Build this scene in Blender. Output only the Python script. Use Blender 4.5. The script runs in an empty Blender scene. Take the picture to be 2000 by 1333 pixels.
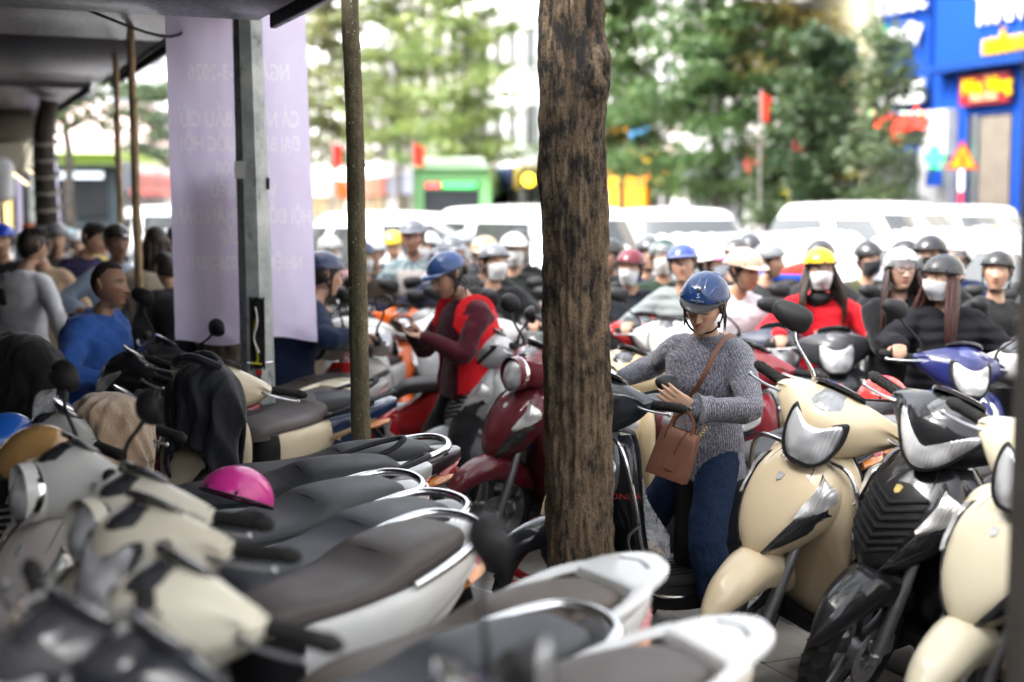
import bpy, bmesh, math, random
import numpy as np
from mathutils import Vector, Matrix, noise
from mathutils.bvhtree import BVHTree
from math import radians, sin, cos, pi

# ------------------------------------------------------------------ scene, camera, light
scene = bpy.context.scene
COL = scene.collection
FPX = 2778.0            # focal length in photo pixels (50 mm on 36 mm, 2000 px wide)
CAM_H = 1.75
PITCH = math.atan(251.0 / FPX)

cam_data = bpy.data.cameras.new('camera')
cam_data.lens = 50.0
cam_data.sensor_width = 36.0
cam_data.clip_start = 0.05
cam_data.clip_end = 600.0
cam_data.dof.use_dof = True
cam_data.dof.focus_distance = 5.55
cam_data.dof.aperture_fstop = 1.25
cam = bpy.data.objects.new('camera', cam_data)
COL.objects.link(cam)
cam.location = (0, 0, CAM_H)
cam.rotation_euler = (radians(90) - PITCH, 0, 0)
scene.camera = cam

world = bpy.data.worlds.new('World')
scene.world = world
world.use_nodes = True
wn = world.node_tree
for n in list(wn.nodes):
    wn.nodes.remove(n)
w_out = wn.nodes.new('ShaderNodeOutputWorld')
w_bg = wn.nodes.new('ShaderNodeBackground')
w_sky = wn.nodes.new('ShaderNodeTexSky')
w_sky.sky_type = 'NISHITA'
w_sky.sun_disc = False
w_sky.sun_elevation = radians(50)
w_sky.sun_rotation = radians(247)       # over the shop row on our left, so the near pavement lies in its shade
w_sky.dust_density = 6.0
w_sky.air_density = 1.0
w_hs = wn.nodes.new('ShaderNodeHueSaturation')
w_hs.inputs['Saturation'].default_value = 0.25      # overcast: the sky has lost its blue
wn.links.new(w_sky.outputs[0], w_hs.inputs['Color'])
wn.links.new(w_hs.outputs[0], w_bg.inputs['Color'])
w_bg.inputs['Strength'].default_value = 0.15
wn.links.new(w_bg.outputs[0], w_out.inputs['Surface'])

sun_d = bpy.data.lights.new('sun', 'SUN')
sun_d.energy = 0.5
sun_d.angle = radians(18)
sun_d.color = (1.0, 0.97, 0.92)
sun = bpy.data.objects.new('sun', sun_d)
COL.objects.link(sun)
sun.rotation_euler = Vector((0.592, 0.251, -0.766)).to_track_quat('-Z', 'Y').to_euler()

vs = scene.view_settings
vs.view_transform = 'Standard'
vs.look = 'None'
vs.exposure = 2.8
vs.gamma = 1.0
vs.use_curve_mapping = False

scene.render.engine = 'CYCLES'
cy = scene.cycles
cy.use_denoising = True
cy.use_adaptive_sampling = True
cy.adaptive_threshold = 0.03
cy.max_bounces = 4
cy.diffuse_bounces = 2
cy.glossy_bounces = 2
cy.transmission_bounces = 3
cy.transparent_max_bounces = 6
cy.sample_clamp_indirect = 6.0
cy.caustics_reflective = False
cy.caustics_refractive = False

TMP = bpy.data.scenes.new('workbench')      # modifiers and lettering are evaluated here, away from the full scene

def evaluated(o):
    TMP.collection.objects.link(o)
    with bpy.context.temp_override(scene=TMP, view_layer=TMP.view_layers[0]):
        dg = bpy.context.evaluated_depsgraph_get()
        me = bpy.data.meshes.new_from_object(o.evaluated_get(dg))
    TMP.collection.objects.unlink(o)
    return me

# ------------------------------------------------------------------ picture -> place
def at(u, v, d):
    """point of the place seen at photo pixel (u, v) at distance d ahead of the camera"""
    a = (u - 1000.0) / FPX
    b = (666.5 - v) / FPX
    dy = cos(PITCH) + sin(PITCH) * b
    dz = -sin(PITCH) + cos(PITCH) * b
    k = d / dy
    return Vector((a * k, d, CAM_H + dz * k))

def gx(u, d):
    return (u - 1000.0) / FPX * d * 1.0

# ------------------------------------------------------------------ materials
_M = {}
def _nodes(name):
    m = bpy.data.materials.new(name)
    m.use_nodes = True
    nt = m.node_tree
    b = nt.nodes['Principled BSDF']
    return m, nt, b

def _coords(nt, scale=1.0, kind='Object'):
    tc = nt.nodes.new('ShaderNodeTexCoord')
    mp = nt.nodes.new('ShaderNodeMapping')
    if isinstance(scale, (int, float)):
        scale = (scale,) * 3
    mp.inputs['Scale'].default_value = scale
    nt.links.new(tc.outputs[kind], mp.inputs['Vector'])
    return mp.outputs[0]

def _ramp(nt, src, stops):
    r = nt.nodes.new('ShaderNodeValToRGB')
    e = r.color_ramp.elements
    while len(e) < len(stops):
        e.new(0.5)
    for k, (p, c) in enumerate(stops):
        e[k].position = p
        e[k].color = (c[0], c[1], c[2], 1) if not isinstance(c, (int, float)) else (c, c, c, 1)
    nt.links.new(src, r.inputs[0])
    return r.outputs[0]

def _noise(nt, vec, scale, detail=3.0, rough=0.55):
    n = nt.nodes.new('ShaderNodeTexNoise')
    n.inputs['Scale'].default_value = scale
    n.inputs['Detail'].default_value = detail
    n.inputs['Roughness'].default_value = rough
    nt.links.new(vec, n.inputs['Vector'])
    return n.outputs[0]

def _mix(nt, fac, a, b, mode='MIX'):
    m = nt.nodes.new('ShaderNodeMix')
    m.data_type = 'RGBA'
    m.blend_type = mode
    for s, val in ((0, fac), (6, a), (7, b)):
        if isinstance(val, (int, float)):
            m.inputs[s].default_value = val if s == 0 else (val, val, val, 1)
        elif isinstance(val, (tuple, list)):
            m.inputs[s].default_value = (val[0], val[1], val[2], 1)
        else:
            nt.links.new(val, m.inputs[s])
    return m.outputs[2]

def _bump(nt, b, height, strength=0.3, dist=0.01):
    bp = nt.nodes.new('ShaderNodeBump')
    bp.inputs['Strength'].default_value = strength
    bp.inputs['Distance'].default_value = dist
    nt.links.new(height, bp.inputs['Height'])
    nt.links.new(bp.outputs[0], b.inputs['Normal'])
    return bp

def _dark(c, f):
    return tuple(x * f for x in c[:3])

def paint(c, rough=0.3, metal=0.0, dirt=0.25):
    """sprayed bodywork: clear coat, a little road dust and fading"""
    key = ('paint', c, rough, metal, dirt)
    if key in _M:
        return _M[key]
    m, nt, b = _nodes('body_paint')
    v = _coords(nt)
    n1 = _noise(nt, v, 5.0, 4)
    n2 = _noise(nt, v, 90.0, 2)
    dust = tuple(0.6 * x + 0.4 * y for x, y in zip(c, (0.32, 0.28, 0.23)))
    if max(c) < 0.06:
        dirt *= 0.15
    f = _ramp(nt, n1, [(0.42, 0.0), (0.78, dirt)])
    col = _mix(nt, f, c, dust)
    nt.links.new(col, b.inputs['Base Color'])
    rr = _ramp(nt, n2, [(0.3, rough), (0.75, min(1, rough + 0.18))])
    nt.links.new(rr, b.inputs['Roughness'])
    b.inputs['Metallic'].default_value = metal
    b.inputs['Coat Weight'].default_value = 0.7
    b.inputs['Coat Roughness'].default_value = 0.06
    b.inputs['Specular IOR Level'].default_value = 0.12
    _M[key] = m
    return m

def plastic(c=(0.011, 0.011, 0.012), rough=0.5):
    key = ('plastic', c, rough)
    if key in _M:
        return _M[key]
    m, nt, b = _nodes('moulded_plastic')
    v = _coords(nt)
    n1 = _noise(nt, v, 7.0, 4)
    n2 = _noise(nt, v, 420.0, 1)
    dust = tuple(x * 0.85 + 0.014 for x in c)
    nt.links.new(_mix(nt, _ramp(nt, n1, [(0.4, 0.0), (0.8, 0.6)]), c, dust), b.inputs['Base Color'])
    nt.links.new(_ramp(nt, n1, [(0.2, rough - 0.1), (0.8, rough + 0.2)]), b.inputs['Roughness'])
    _bump(nt, b, n2, 0.12, 0.001)
    b.inputs['Specular IOR Level'].default_value = 0.28
    _M[key] = m
    return m

def vinyl(c=(0.03, 0.03, 0.032), rough=0.5):
    key = ('vinyl', c, rough)
    if key in _M:
        return _M[key]
    m, nt, b = _nodes('seat_vinyl')
    v = _coords(nt)
    vo = nt.nodes.new('ShaderNodeTexVoronoi')
    vo.inputs['Scale'].default_value = 260.0
    nt.links.new(v, vo.inputs['Vector'])
    n1 = _noise(nt, v, 6.0, 5)
    nt.links.new(_mix(nt, _ramp(nt, n1, [(0.35, 0.0), (0.75, 0.5)]), c, tuple(x * 0.9 + 0.016 for x in c)), b.inputs['Base Color'])
    nt.links.new(_ramp(nt, n1, [(0.2, rough - 0.08), (0.8, rough + 0.14)]), b.inputs['Roughness'])
    _bump(nt, b, vo.outputs['Distance'], 0.25, 0.0015)
    b.inputs['Specular IOR Level'].default_value = 0.32
    _M[key] = m
    return m

def chrome(c=(0.82, 0.82, 0.84), rough=0.1):
    key = ('chrome', c, rough)
    if key in _M:
        return _M[key]
    m, nt, b = _nodes('bright_metal')
    v = _coords(nt)
    n1 = _noise(nt, v, 30.0, 5)
    b.inputs['Metallic'].default_value = 1.0
    nt.links.new(_ramp(nt, n1, [(0.3, c), (0.8, _dark(c, 0.72))]), b.inputs['Base Color'])
    nt.links.new(_ramp(nt, n1, [(0.3, rough), (0.8, rough + 0.2)]), b.inputs['Roughness'])
    _M[key] = m
    return m

def rubber(c=(0.016, 0.016, 0.016)):
    key = ('rubber', c)
    if key in _M:
        return _M[key]
    m, nt, b = _nodes('tyre_rubber')
    v = _coords(nt)
    n1 = _noise(nt, v, 14.0, 5)
    nt.links.new(_ramp(nt, n1, [(0.35, c), (0.8, (0.035, 0.032, 0.03))]), b.inputs['Base Color'])
    b.inputs['Roughness'].default_value = 0.85
    _bump(nt, b, _noise(nt, v, 220, 2), 0.2, 0.002)
    b.inputs['Specular IOR Level'].default_value = 0.15
    _M[key] = m
    return m

def lens(c=(0.78, 0.79, 0.81), scale=38.0):
    """lamp seen through its clear cover: fluted mirror bowl under a clear coat"""
    key = ('lens', c, scale)
    if key in _M:
        return _M[key]
    m, nt, b = _nodes('lamp_lens')
    v = _coords(nt)
    wv = nt.nodes.new('ShaderNodeTexWave')
    wv.bands_direction = 'Y'
    wv.inputs['Scale'].default_value = scale * 0.7
    wv.inputs['Distortion'].default_value = 0.6
    nt.links.new(v, wv.inputs['Vector'])
    big = _noise(nt, v, 11.0, 1)
    col = _mix(nt, _ramp(nt, big, [(0.42, 0.0), (0.60, 1.0)]), c, _dark(c, 0.5))
    nt.links.new(col, b.inputs['Base Color'])
    b.inputs['Metallic'].default_value = 0.4
    b.inputs['Roughness'].default_value = 0.15
    b.inputs['Coat Weight'].default_value = 1.0
    b.inputs['Coat Roughness'].default_value = 0.02
    _bump(nt, b, _mix(nt, 0.7, wv.outputs['Color'], big), 0.45, 0.010)
    _M[key] = m
    return m

def gloss(c, rough=0.08, coat=1.0):
    """tinted lens plastic, dark glass"""
    key = ('gloss', c, rough, coat)
    if key in _M:
        return _M[key]
    m, nt, b = _nodes('glossy_plastic')
    v = _coords(nt)
    n1 = _noise(nt, v, 60.0, 2)
    nt.links.new(_ramp(nt, n1, [(0.3, c), (0.8, _dark(c, 0.7))]), b.inputs['Base Color'])
    b.inputs['Roughness'].default_value = rough + 0.1
    b.inputs['Coat Weight'].default_value = coat
    b.inputs['Coat Roughness'].default_value = rough * 0.4
    _M[key] = m
    return m

def matte(c, rough=0.8, var=0.25, scale=4.0, bump=0.2, bscale=40.0):
    key = ('matte', c, rough, var, scale, bump, bscale)
    if key in _M:
        return _M[key]
    m, nt, b = _nodes('matte_surface')
    v = _coords(nt)
    n1 = _noise(nt, v, scale, 6)
    nt.links.new(_ramp(nt, n1, [(0.3, c), (0.75, _dark(c, 1 - var))]), b.inputs['Base Color'])
    b.inputs['Roughness'].default_value = rough
    if bump:
        _bump(nt, b, _noise(nt, v, bscale, 4), bump, 0.006)
    b.inputs['Specular IOR Level'].default_value = 0.25
    _M[key] = m
    return m

def cloth(c, kind='weave', rough=0.85, c2=None):
    key = ('cloth', c, kind, rough, c2)
    if key in _M:
        return _M[key]
    m, nt, b = _nodes(kind + '_cloth')
    v = _coords(nt)
    n1 = _noise(nt, v, 9.0, 5)
    base = _ramp(nt, n1, [(0.3, c), (0.8, _dark(c, 0.78))])
    b.inputs['Roughness'].default_value = rough
    if kind == 'knit':
        mv = _coords(nt, (1.0, 1.0, 0.42))
        sp = _noise(nt, mv, 190.0, 2, 0.7)
        wv = nt.nodes.new('ShaderNodeTexWave')
        wv.bands_direction = 'X'
        wv.inputs['Scale'].default_value = 34.0
        wv.inputs['Distortion'].default_value = 3.5
        wv.inputs['Detail'].default_value = 2.0
        wv.inputs['Detail Scale'].default_value = 6.0
        nt.links.new(v, wv.inputs['Vector'])
        f = _ramp(nt, sp, [(0.40, 0.0), (0.60, 1.0)])
        base = _mix(nt, f, c2 or _dark(c, 0.25), c)
        base = _mix(nt, _ramp(nt, wv.outputs['Color'], [(0.1, 0.45), (0.6, 0.0)]), base, _dark(c, 0.2))
        h = _mix(nt, 0.5, wv.outputs['Color'], sp)
        _bump(nt, b, h, 0.8, 0.006)
        b.inputs['Sheen Weight'].default_value = 0.3
    elif kind == 'denim':
        mv = _coords(nt, (1.0, 1.0, 0.12))
        st = _noise(nt, mv, 260.0, 2, 0.6)
        fade = _noise(nt, v, 4.0, 3)
        base = _mix(nt, _ramp(nt, st, [(0.42, 0.0), (0.68, 0.45)]), c, c2 or tuple(x * 2.2 + 0.03 for x in c))
        base = _mix(nt, _ramp(nt, fade, [(0.5, 0.0), (0.75, 0.35)]), base, tuple(x * 2.4 + 0.02 for x in c))
        wr = _noise(nt, _coords(nt, (1, 1, 0.6)), 14.0, 3)
        _bump(nt, b, _mix(nt, 0.15, wr, st), 0.55, 0.02)
    elif kind == 'print':
        n2 = _noise(nt, v, 26.0, 3, 0.7)
        base = _mix(nt, _ramp(nt, n2, [(0.47, 0.0), (0.53, 1.0)]), c, c2)
        _bump(nt, b, n1, 0.4, 0.02)
    elif kind == 'check':
        ck = nt.nodes.new('ShaderNodeTexChecker')
        ck.inputs['Scale'].default_value = 55.0
        nt.links.new(v, ck.inputs['Vector'])
        base = _mix(nt, ck.outputs['Fac'], base, c2)
        _bump(nt, b, n1, 0.4, 0.02)
    elif kind == 'quilt':
        wv = nt.nodes.new('ShaderNodeTexWave')
        wv.bands_direction = 'Z'
        wv.inputs['Scale'].default_value = 5.0
        wv.inputs['Distortion'].default_value = 2.0
        nt.links.new(v, wv.inputs['Vector'])
        _bump(nt, b, _mix(nt, 0.35, wv.outputs['Color'], _noise(nt, v, 30.0, 3)), 0.7, 0.02)
    elif kind == 'fur':
        n2 = _noise(nt, v, 120.0, 5, 0.75)
        base = _mix(nt, _ramp(nt, n2, [(0.3, 0.6), (0.7, 0.0)]), c, _dark(c, 0.55))
        b.inputs['Sheen Weight'].default_value = 0.8
        b.inputs['Sheen Roughness'].default_value = 0.6
        _bump(nt, b, n2, 1.0, 0.012)
    else:
        fine = _noise(nt, v, 320.0, 2)
        wr = _noise(nt, v, 17.0, 4)
        _bump(nt, b, _mix(nt, 0.12, wr, fine), 0.45, 0.02)
        b.inputs['Sheen Weight'].default_value = 0.15
    nt.links.new(base, b.inputs['Base Color'])
    b.inputs['Specular IOR Level'].default_value = 0.12
    _M[key] = m
    return m

def skin(c=(0.46, 0.28, 0.19)):
    key = ('skin', c)
    if key in _M:
        return _M[key]
    m, nt, b = _nodes('skin')
    v = _coords(nt)
    at_ = nt.nodes.new('ShaderNodeAttribute')
    at_.attribute_name = 'tint'
    n1 = _noise(nt, v, 22.0, 4)
    base = _ramp(nt, n1, [(0.3, c), (0.8, (c[0] * 0.93, c[1] * 0.84, c[2] * 0.8))])
    base = _mix(nt, 1.0, base, at_.outputs['Color'], 'MULTIPLY')
    nt.links.new(base, b.inputs['Base Color'])
    b.inputs['Roughness'].default_value = 0.48
    b.inputs['Subsurface Weight'].default_value = 0.12
    b.inputs['Subsurface Radius'].default_value = (0.012, 0.005, 0.003)
    b.inputs['Subsurface Scale'].default_value = 0.6
    _bump(nt, b, _noise(nt, v, 260, 2), 0.08, 0.001)
    _M[key] = m
    return m

def hairmat(c=(0.012, 0.009, 0.008)):
    key = ('hair', c)
    if key in _M:
        return _M[key]
    m, nt, b = _nodes('hair')
    v = _coords(nt, (1.0, 1.0, 0.06))
    n1 = _noise(nt, v, 240.0, 3, 0.7)
    nt.links.new(_ramp(nt, n1, [(0.35, c), (0.75, tuple(x * 3.2 for x in c))]), b.inputs['Base Color'])
    b.inputs['Roughness'].default_value = 0.36
    _bump(nt, b, n1, 0.8, 0.004)
    b.inputs['Specular IOR Level'].default_value = 0.3
    _M[key] = m
    return m

def emit(c, strength):
    key = ('emit', c, strength)
    if key in _M:
        return _M[key]
    m, nt, b = _nodes('lit_lamp')
    b.inputs['Base Color'].default_value = (*c, 1)
    b.inputs['Emission Color'].default_value = (*c, 1)
    b.inputs['Emission Strength'].default_value = strength * 0.16      # the exposure is set for the shade
    _M[key] = m
    return m

def film(c=(0.85, 0.87, 0.88), alpha=0.35, rough=0.2):
    """thin clear plastic"""
    key = ('film', c, alpha, rough)
    if key in _M:
        return _M[key]
    m, nt, b = _nodes('clear_film')
    v = _coords(nt)
    n1 = _noise(nt, v, 16.0, 5, 0.7)
    b.inputs['Base Color'].default_value = (*c, 1)
    b.inputs['Roughness'].default_value = rough
    nt.links.new(_ramp(nt, n1, [(0.35, alpha * 0.5), (0.7, min(1, alpha * 1.8))]), b.inputs['Alpha'])
    _bump(nt, b, n1, 0.8, 0.03)
    _M[key] = m
    return m

# ------------------------------------------------------------------ geometry kit
def cr(pts, n, closed=False):
    """Catmull-Rom resample along axis 0: n steps for each span"""
    p = np.asarray(pts, float)
    m = len(p)
    if n <= 1:
        return p
    out = []
    spans = m if closed else m - 1
    t = np.linspace(0, 1, n, endpoint=False)
    sh = (n,) + (1,) * (p.ndim - 1)
    t = t.reshape(sh)
    for i in range(spans):
        if closed:
            a, b_, c, d = p[(i - 1) % m], p[i], p[(i + 1) % m], p[(i + 2) % m]
        else:
            b_, c = p[i], p[i + 1]
            a = p[i - 1] if i > 0 else 2 * b_ - c
            d = p[i + 2] if i + 2 < m else 2 * c - b_
        out.append(0.5 * ((2 * b_) + (c - a) * t + (2 * a - 5 * b_ + 4 * c - d) * t ** 2 + (3 * b_ - a - 3 * c + d) * t ** 3))
    if not closed:
        out.append(p[-1][None])
    return np.concatenate(out, 0)

class MB:
    """collects shapes, becomes ONE mesh"""
    def __init__(self):
        self.v, self.f, self.m = [], [], []
        self.mi = 0
    def add(self, v, f, M=None):
        o = len(self.v)
        if M is not None:
            v = [tuple(M @ Vector(p)) for p in v]
        self.v.extend(tuple(p) for p in v)
        self.f.extend(tuple(i + o for i in q) for q in f)
        self.m.extend([self.mi] * len(f))
        return self
    def grid(self, g, closed_u=False, closed_v=False, cap0=False, cap1=False, flip=False, M=None):
        """g: (rows, cols, 3); closed_u joins the columns round"""
        g = np.asarray(g, float)
        R, C = g.shape[:2]
        f = []
        for r in range(R if closed_v else R - 1):
            for c in range(C if closed_u else C - 1):
                a, b_ = r * C + c, r * C + (c + 1) % C
                c2, d = ((r + 1) % R) * C + (c + 1) % C, ((r + 1) % R) * C + c
                f.append((a, b_, c2, d) if not flip else (d, c2, b_, a))
        v = [tuple(p) for p in g.reshape(-1, 3)]
        if cap0:
            q = tuple(range(C))
            f.append(q[::-1] if not flip else q)
        if cap1:
            q = tuple((R - 1) * C + i for i in range(C))
            f.append(q if not flip else q[::-1])
        return self.add(v, f, M)
    def loft(self, secs, nu=3, nv=4, closed=True, cap=True, flip=False, M=None):
        s = np.asarray(secs, float)
        s = cr(s, nv)
        s = np.transpose(cr(np.transpose(s, (1, 0, 2)), nu, closed), (1, 0, 2))
        return self.grid(s, closed_u=closed, cap0=cap, cap1=cap, flip=flip, M=M)
    def tube(self, path, rad, seg=10, n=1, up=None, rb=None, cap=True, round_=False, closed=False, M=None):
        p = cr(np.asarray(path, float), n, closed)
        rad = np.asarray(rad if hasattr(rad, '__len__') else [rad] * len(path), float)
        ra = cr(rad, n, closed)
        rbb = ra if rb is None else cr(np.asarray(rb if hasattr(rb, '__len__') else [rb] * len(path), float), n, closed)
        if closed:
            tg = np.roll(p, -1, 0) - np.roll(p, 1, 0)
        else:
            tg = np.gradient(p, axis=0)
        tg /= np.maximum(np.linalg.norm(tg, axis=1, keepdims=True), 1e-9)
        rows = []
        if up is None:
            t0 = tg[0]
            ref = np.array([0, 0, 1.0]) if abs(t0[2]) < 0.9 else np.array([1.0, 0, 0])
            side = np.cross(ref, t0)
            side /= np.linalg.norm(side)
        ang = np.linspace(0, 2 * pi, seg, endpoint=False)
        fr = []
        for i in range(len(p)):
            t = tg[i]
            if up is not None:
                side = np.cross(np.asarray(up, float), t)
                nrm = np.linalg.norm(side)
                side = side / nrm if nrm > 1e-6 else np.array([0, 1.0, 0])
            else:
                side = side - t * np.dot(side, t)
                side /= max(np.linalg.norm(side), 1e-9)
            upv = np.cross(t, side)
            fr.append((side, upv, t))
            rows.append(p[i] + np.outer(np.cos(ang), side) * ra[i] + np.outer(np.sin(ang), upv) * rbb[i])
        if round_ and not closed:
            pre, post = [], []
            for k in (80, 50, 25):
                k_ = radians(k)
                c0 = p[0] - fr[0][2] * sin(k_) * min(ra[0], rbb[0])
                pre.append(c0 + (rows[0] - p[0]) * cos(k_))
                c1 = p[-1] + fr[-1][2] * sin(k_) * min(ra[-1], rbb[-1])
                post.append(c1 + (rows[-1] - p[-1]) * cos(k_))
            rows = pre + rows + post[::-1]
        return self.grid(np.array(rows), closed_u=True, closed_v=closed, cap0=cap and not closed, cap1=cap and not closed, M=M)
    def lathe(self, prof, seg=24, axis='y', center=(0, 0, 0), closed=False, cap=False, M=None):
        """prof: list of (radius, along-axis)"""
        rows = []
        for r, h in prof:
            a = np.linspace(0, 2 * pi, seg, endpoint=False)
            if axis == 'y':
                rows.append(np.stack([center[0] + r * np.cos(a), np.full(seg, center[1] + h), center[2] + r * np.sin(a)], 1))
            elif axis == 'x':
                rows.append(np.stack([np.full(seg, center[0] + h), center[1] + r * np.cos(a), center[2] + r * np.sin(a)], 1))
            else:
                rows.append(np.stack([center[0] + r * np.cos(a), center[1] + r * np.sin(a), np.full(seg, center[2] + h)], 1))
        return self.grid(np.array(rows), closed_u=True, closed_v=closed, cap0=cap, cap1=cap, flip=(axis == 'y'), M=M)
    def box(self, c, s, M=None, bev=0.0):
        x, y, z = (q * 0.5 for q in s)
        if bev <= 0:
            v = [(c[0] + i * x, c[1] + j * y, c[2] + k * z) for k in (-1, 1) for j in (-1, 1) for i in (-1, 1)]
            f = [(0, 2, 3, 1), (4, 5, 7, 6), (0, 1, 5, 4), (2, 6, 7, 3), (0, 4, 6, 2), (1, 3, 7, 5)]
            return self.add(v, f, M)
        b = min(bev, x * 0.9, y * 0.9, z * 0.9)
        rows = []
        for k, ins in ((-z, b), (-z + b, 0), (z - b, 0), (z, b)):
            xx, yy = x - ins, y - ins
            loop = []
            for sx, sy in ((1, -1), (1, 1), (-1, 1), (-1, -1)):
                if sx * sy < 0:
                    loop += [(sx * (xx - b), sy * yy), (sx * xx, sy * (yy - b))] if sy < 0 and sx > 0 else [(sx * (xx - b), sy * yy), (sx * xx, sy * (yy - b))]
                else:
                    loop += [(sx * xx, sy * (yy - b)), (sx * (xx - b), sy * yy)]
            rows.append([(c[0] + p[0], c[1] + p[1], c[2] + k) for p in loop])
        return self.grid(np.array(rows), closed_u=True, cap0=True, cap1=True, M=M)
    def ball(self, c, r, seg=16, rings=10, M=None, R=None):
        r = r if hasattr(r, '__len__') else (r, r, r)
        rows = []
        for i in range(rings + 1):
            t = pi * i / rings
            st = max(sin(t), 1e-3)
            a = np.linspace(0, 2 * pi, seg, endpoint=False)
            q = np.stack([r[0] * st * np.cos(a), r[1] * st * np.sin(a), np.full(seg, -r[2] * cos(t))], 1)
            if R is not None:
                q = q @ np.array(R.to_3x3()).T
            rows.append(q + np.asarray(c, float))
        return self.grid(np.array(rows), closed_u=True, cap0=True, cap1=True, M=M)
    def poly(self, outline, ax='x', pos=0.0, thick=0.01, M=None):
        """flat outline of (a, b) pairs extruded along an axis, centred on pos"""
        n = len(outline)
        def put(a, b_, h):
            return {'x': (h, a, b_), 'y': (a, h, b_), 'z': (a, b_, h)}[ax]
        v = [put(a, b_, pos - thick / 2) for a, b_ in outline] + [put(a, b_, pos + thick / 2) for a, b_ in outline]
        f = [tuple(range(n))[::-1], tuple(range(n, 2 * n))] + [(i, (i + 1) % n, n + (i + 1) % n, n + i) for i in range(n)]
        return self.add(v, f, M)
    def mesh(self, name, sharp=38, smooth=True):
        me = bpy.data.meshes.new(name)
        me.from_pydata(self.v, [], self.f)
        if any(self.m):
            me.polygons.foreach_set('material_index', self.m)
        me.update()
        bm = bmesh.new()
        bm.from_mesh(me)
        bmesh.ops.recalc_face_normals(bm, faces=bm.faces)
        bm.to_mesh(me)
        bm.free()
        if smooth:
            me.polygons.foreach_set('use_smooth', [True] * len(me.polygons))
            me.set_sharp_from_angle(angle=radians(sharp))
        return me
    def build(self, name, mat, parent=None, sharp=38, smooth=True):
        me = self.mesh(name, sharp, smooth)
        for mm in (mat if isinstance(mat, (list, tuple)) else [mat]):
            me.materials.append(mm)
        return link(name, me, parent)

def link(name, me, parent=None):
    o = bpy.data.objects.new(name, me)
    COL.objects.link(o)
    if parent is not None:
        o.parent = parent
    return o

def tag(o, label=None, cat=None, group=None, kind=None):
    if label: o['label'] = label
    if cat: o['category'] = cat
    if group: o['group'] = group
    if kind: o['kind'] = kind
    return o

def empty(name, loc=(0, 0, 0), rz=0.0, label=None, cat=None, group=None, rx=0.0):
    o = bpy.data.objects.new(name, None)
    o.empty_display_size = 0.2
    COL.objects.link(o)
    o.location = loc
    o.rotation_euler = (rx, 0, rz)
    return tag(o, label, cat, group)

def ob_mat(o, m, slot=0):
    s = o.material_slots[slot]
    s.link = 'OBJECT'
    s.material = m

def text_mesh(txt, size, depth=0.0, align='CENTER', sx=1.0, bold=0.0):
    cu = bpy.data.curves.new('lettering', 'FONT')
    cu.body = txt
    cu.size = size
    cu.extrude = depth
    cu.offset = bold
    cu.align_x = align
    cu.align_y = 'CENTER'
    cu.resolution_u = 2
    o = bpy.data.objects.new('lettering', cu)
    me = evaluated(o)
    if sx != 1.0:
        me.transform(Matrix.Diagonal((sx, 1, 1, 1)))
    bpy.data.objects.remove(o)
    bpy.data.curves.remove(cu)
    return me

def put_text(txt, size, mat, parent, loc, rot, depth=0.002, sx=1.0, name='lettering', bold=0.0, align='CENTER'):
    me = text_mesh(txt, size, depth, align, sx, bold)
    me.materials.append(mat)
    o = link(name, me, parent)
    o.location = loc
    o.rotation_euler = rot
    return o
# ------------------------------------------------------------------ motor scooters
def sym(half):
    """half outline, y >= 0, from the front centre to the back centre -> closed loop"""
    return list(half) + [(x, -y, *r) for x, y, *r in reversed(half[1:-1])]

class Part:
    def __init__(self, name, mesh, mat, steer=False, parent=None):
        self.name, self.mesh, self.mat, self.steer, self.parent = name, mesh, mat, steer, parent

def _empty_mat(me):
    me.materials.append(None)
    return me

def P_(name, mb, mat, steer=False, parent=None, sharp=38):
    return Part(name, _empty_mat(mb.mesh(name, sharp)), mat, steer, parent)

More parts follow.
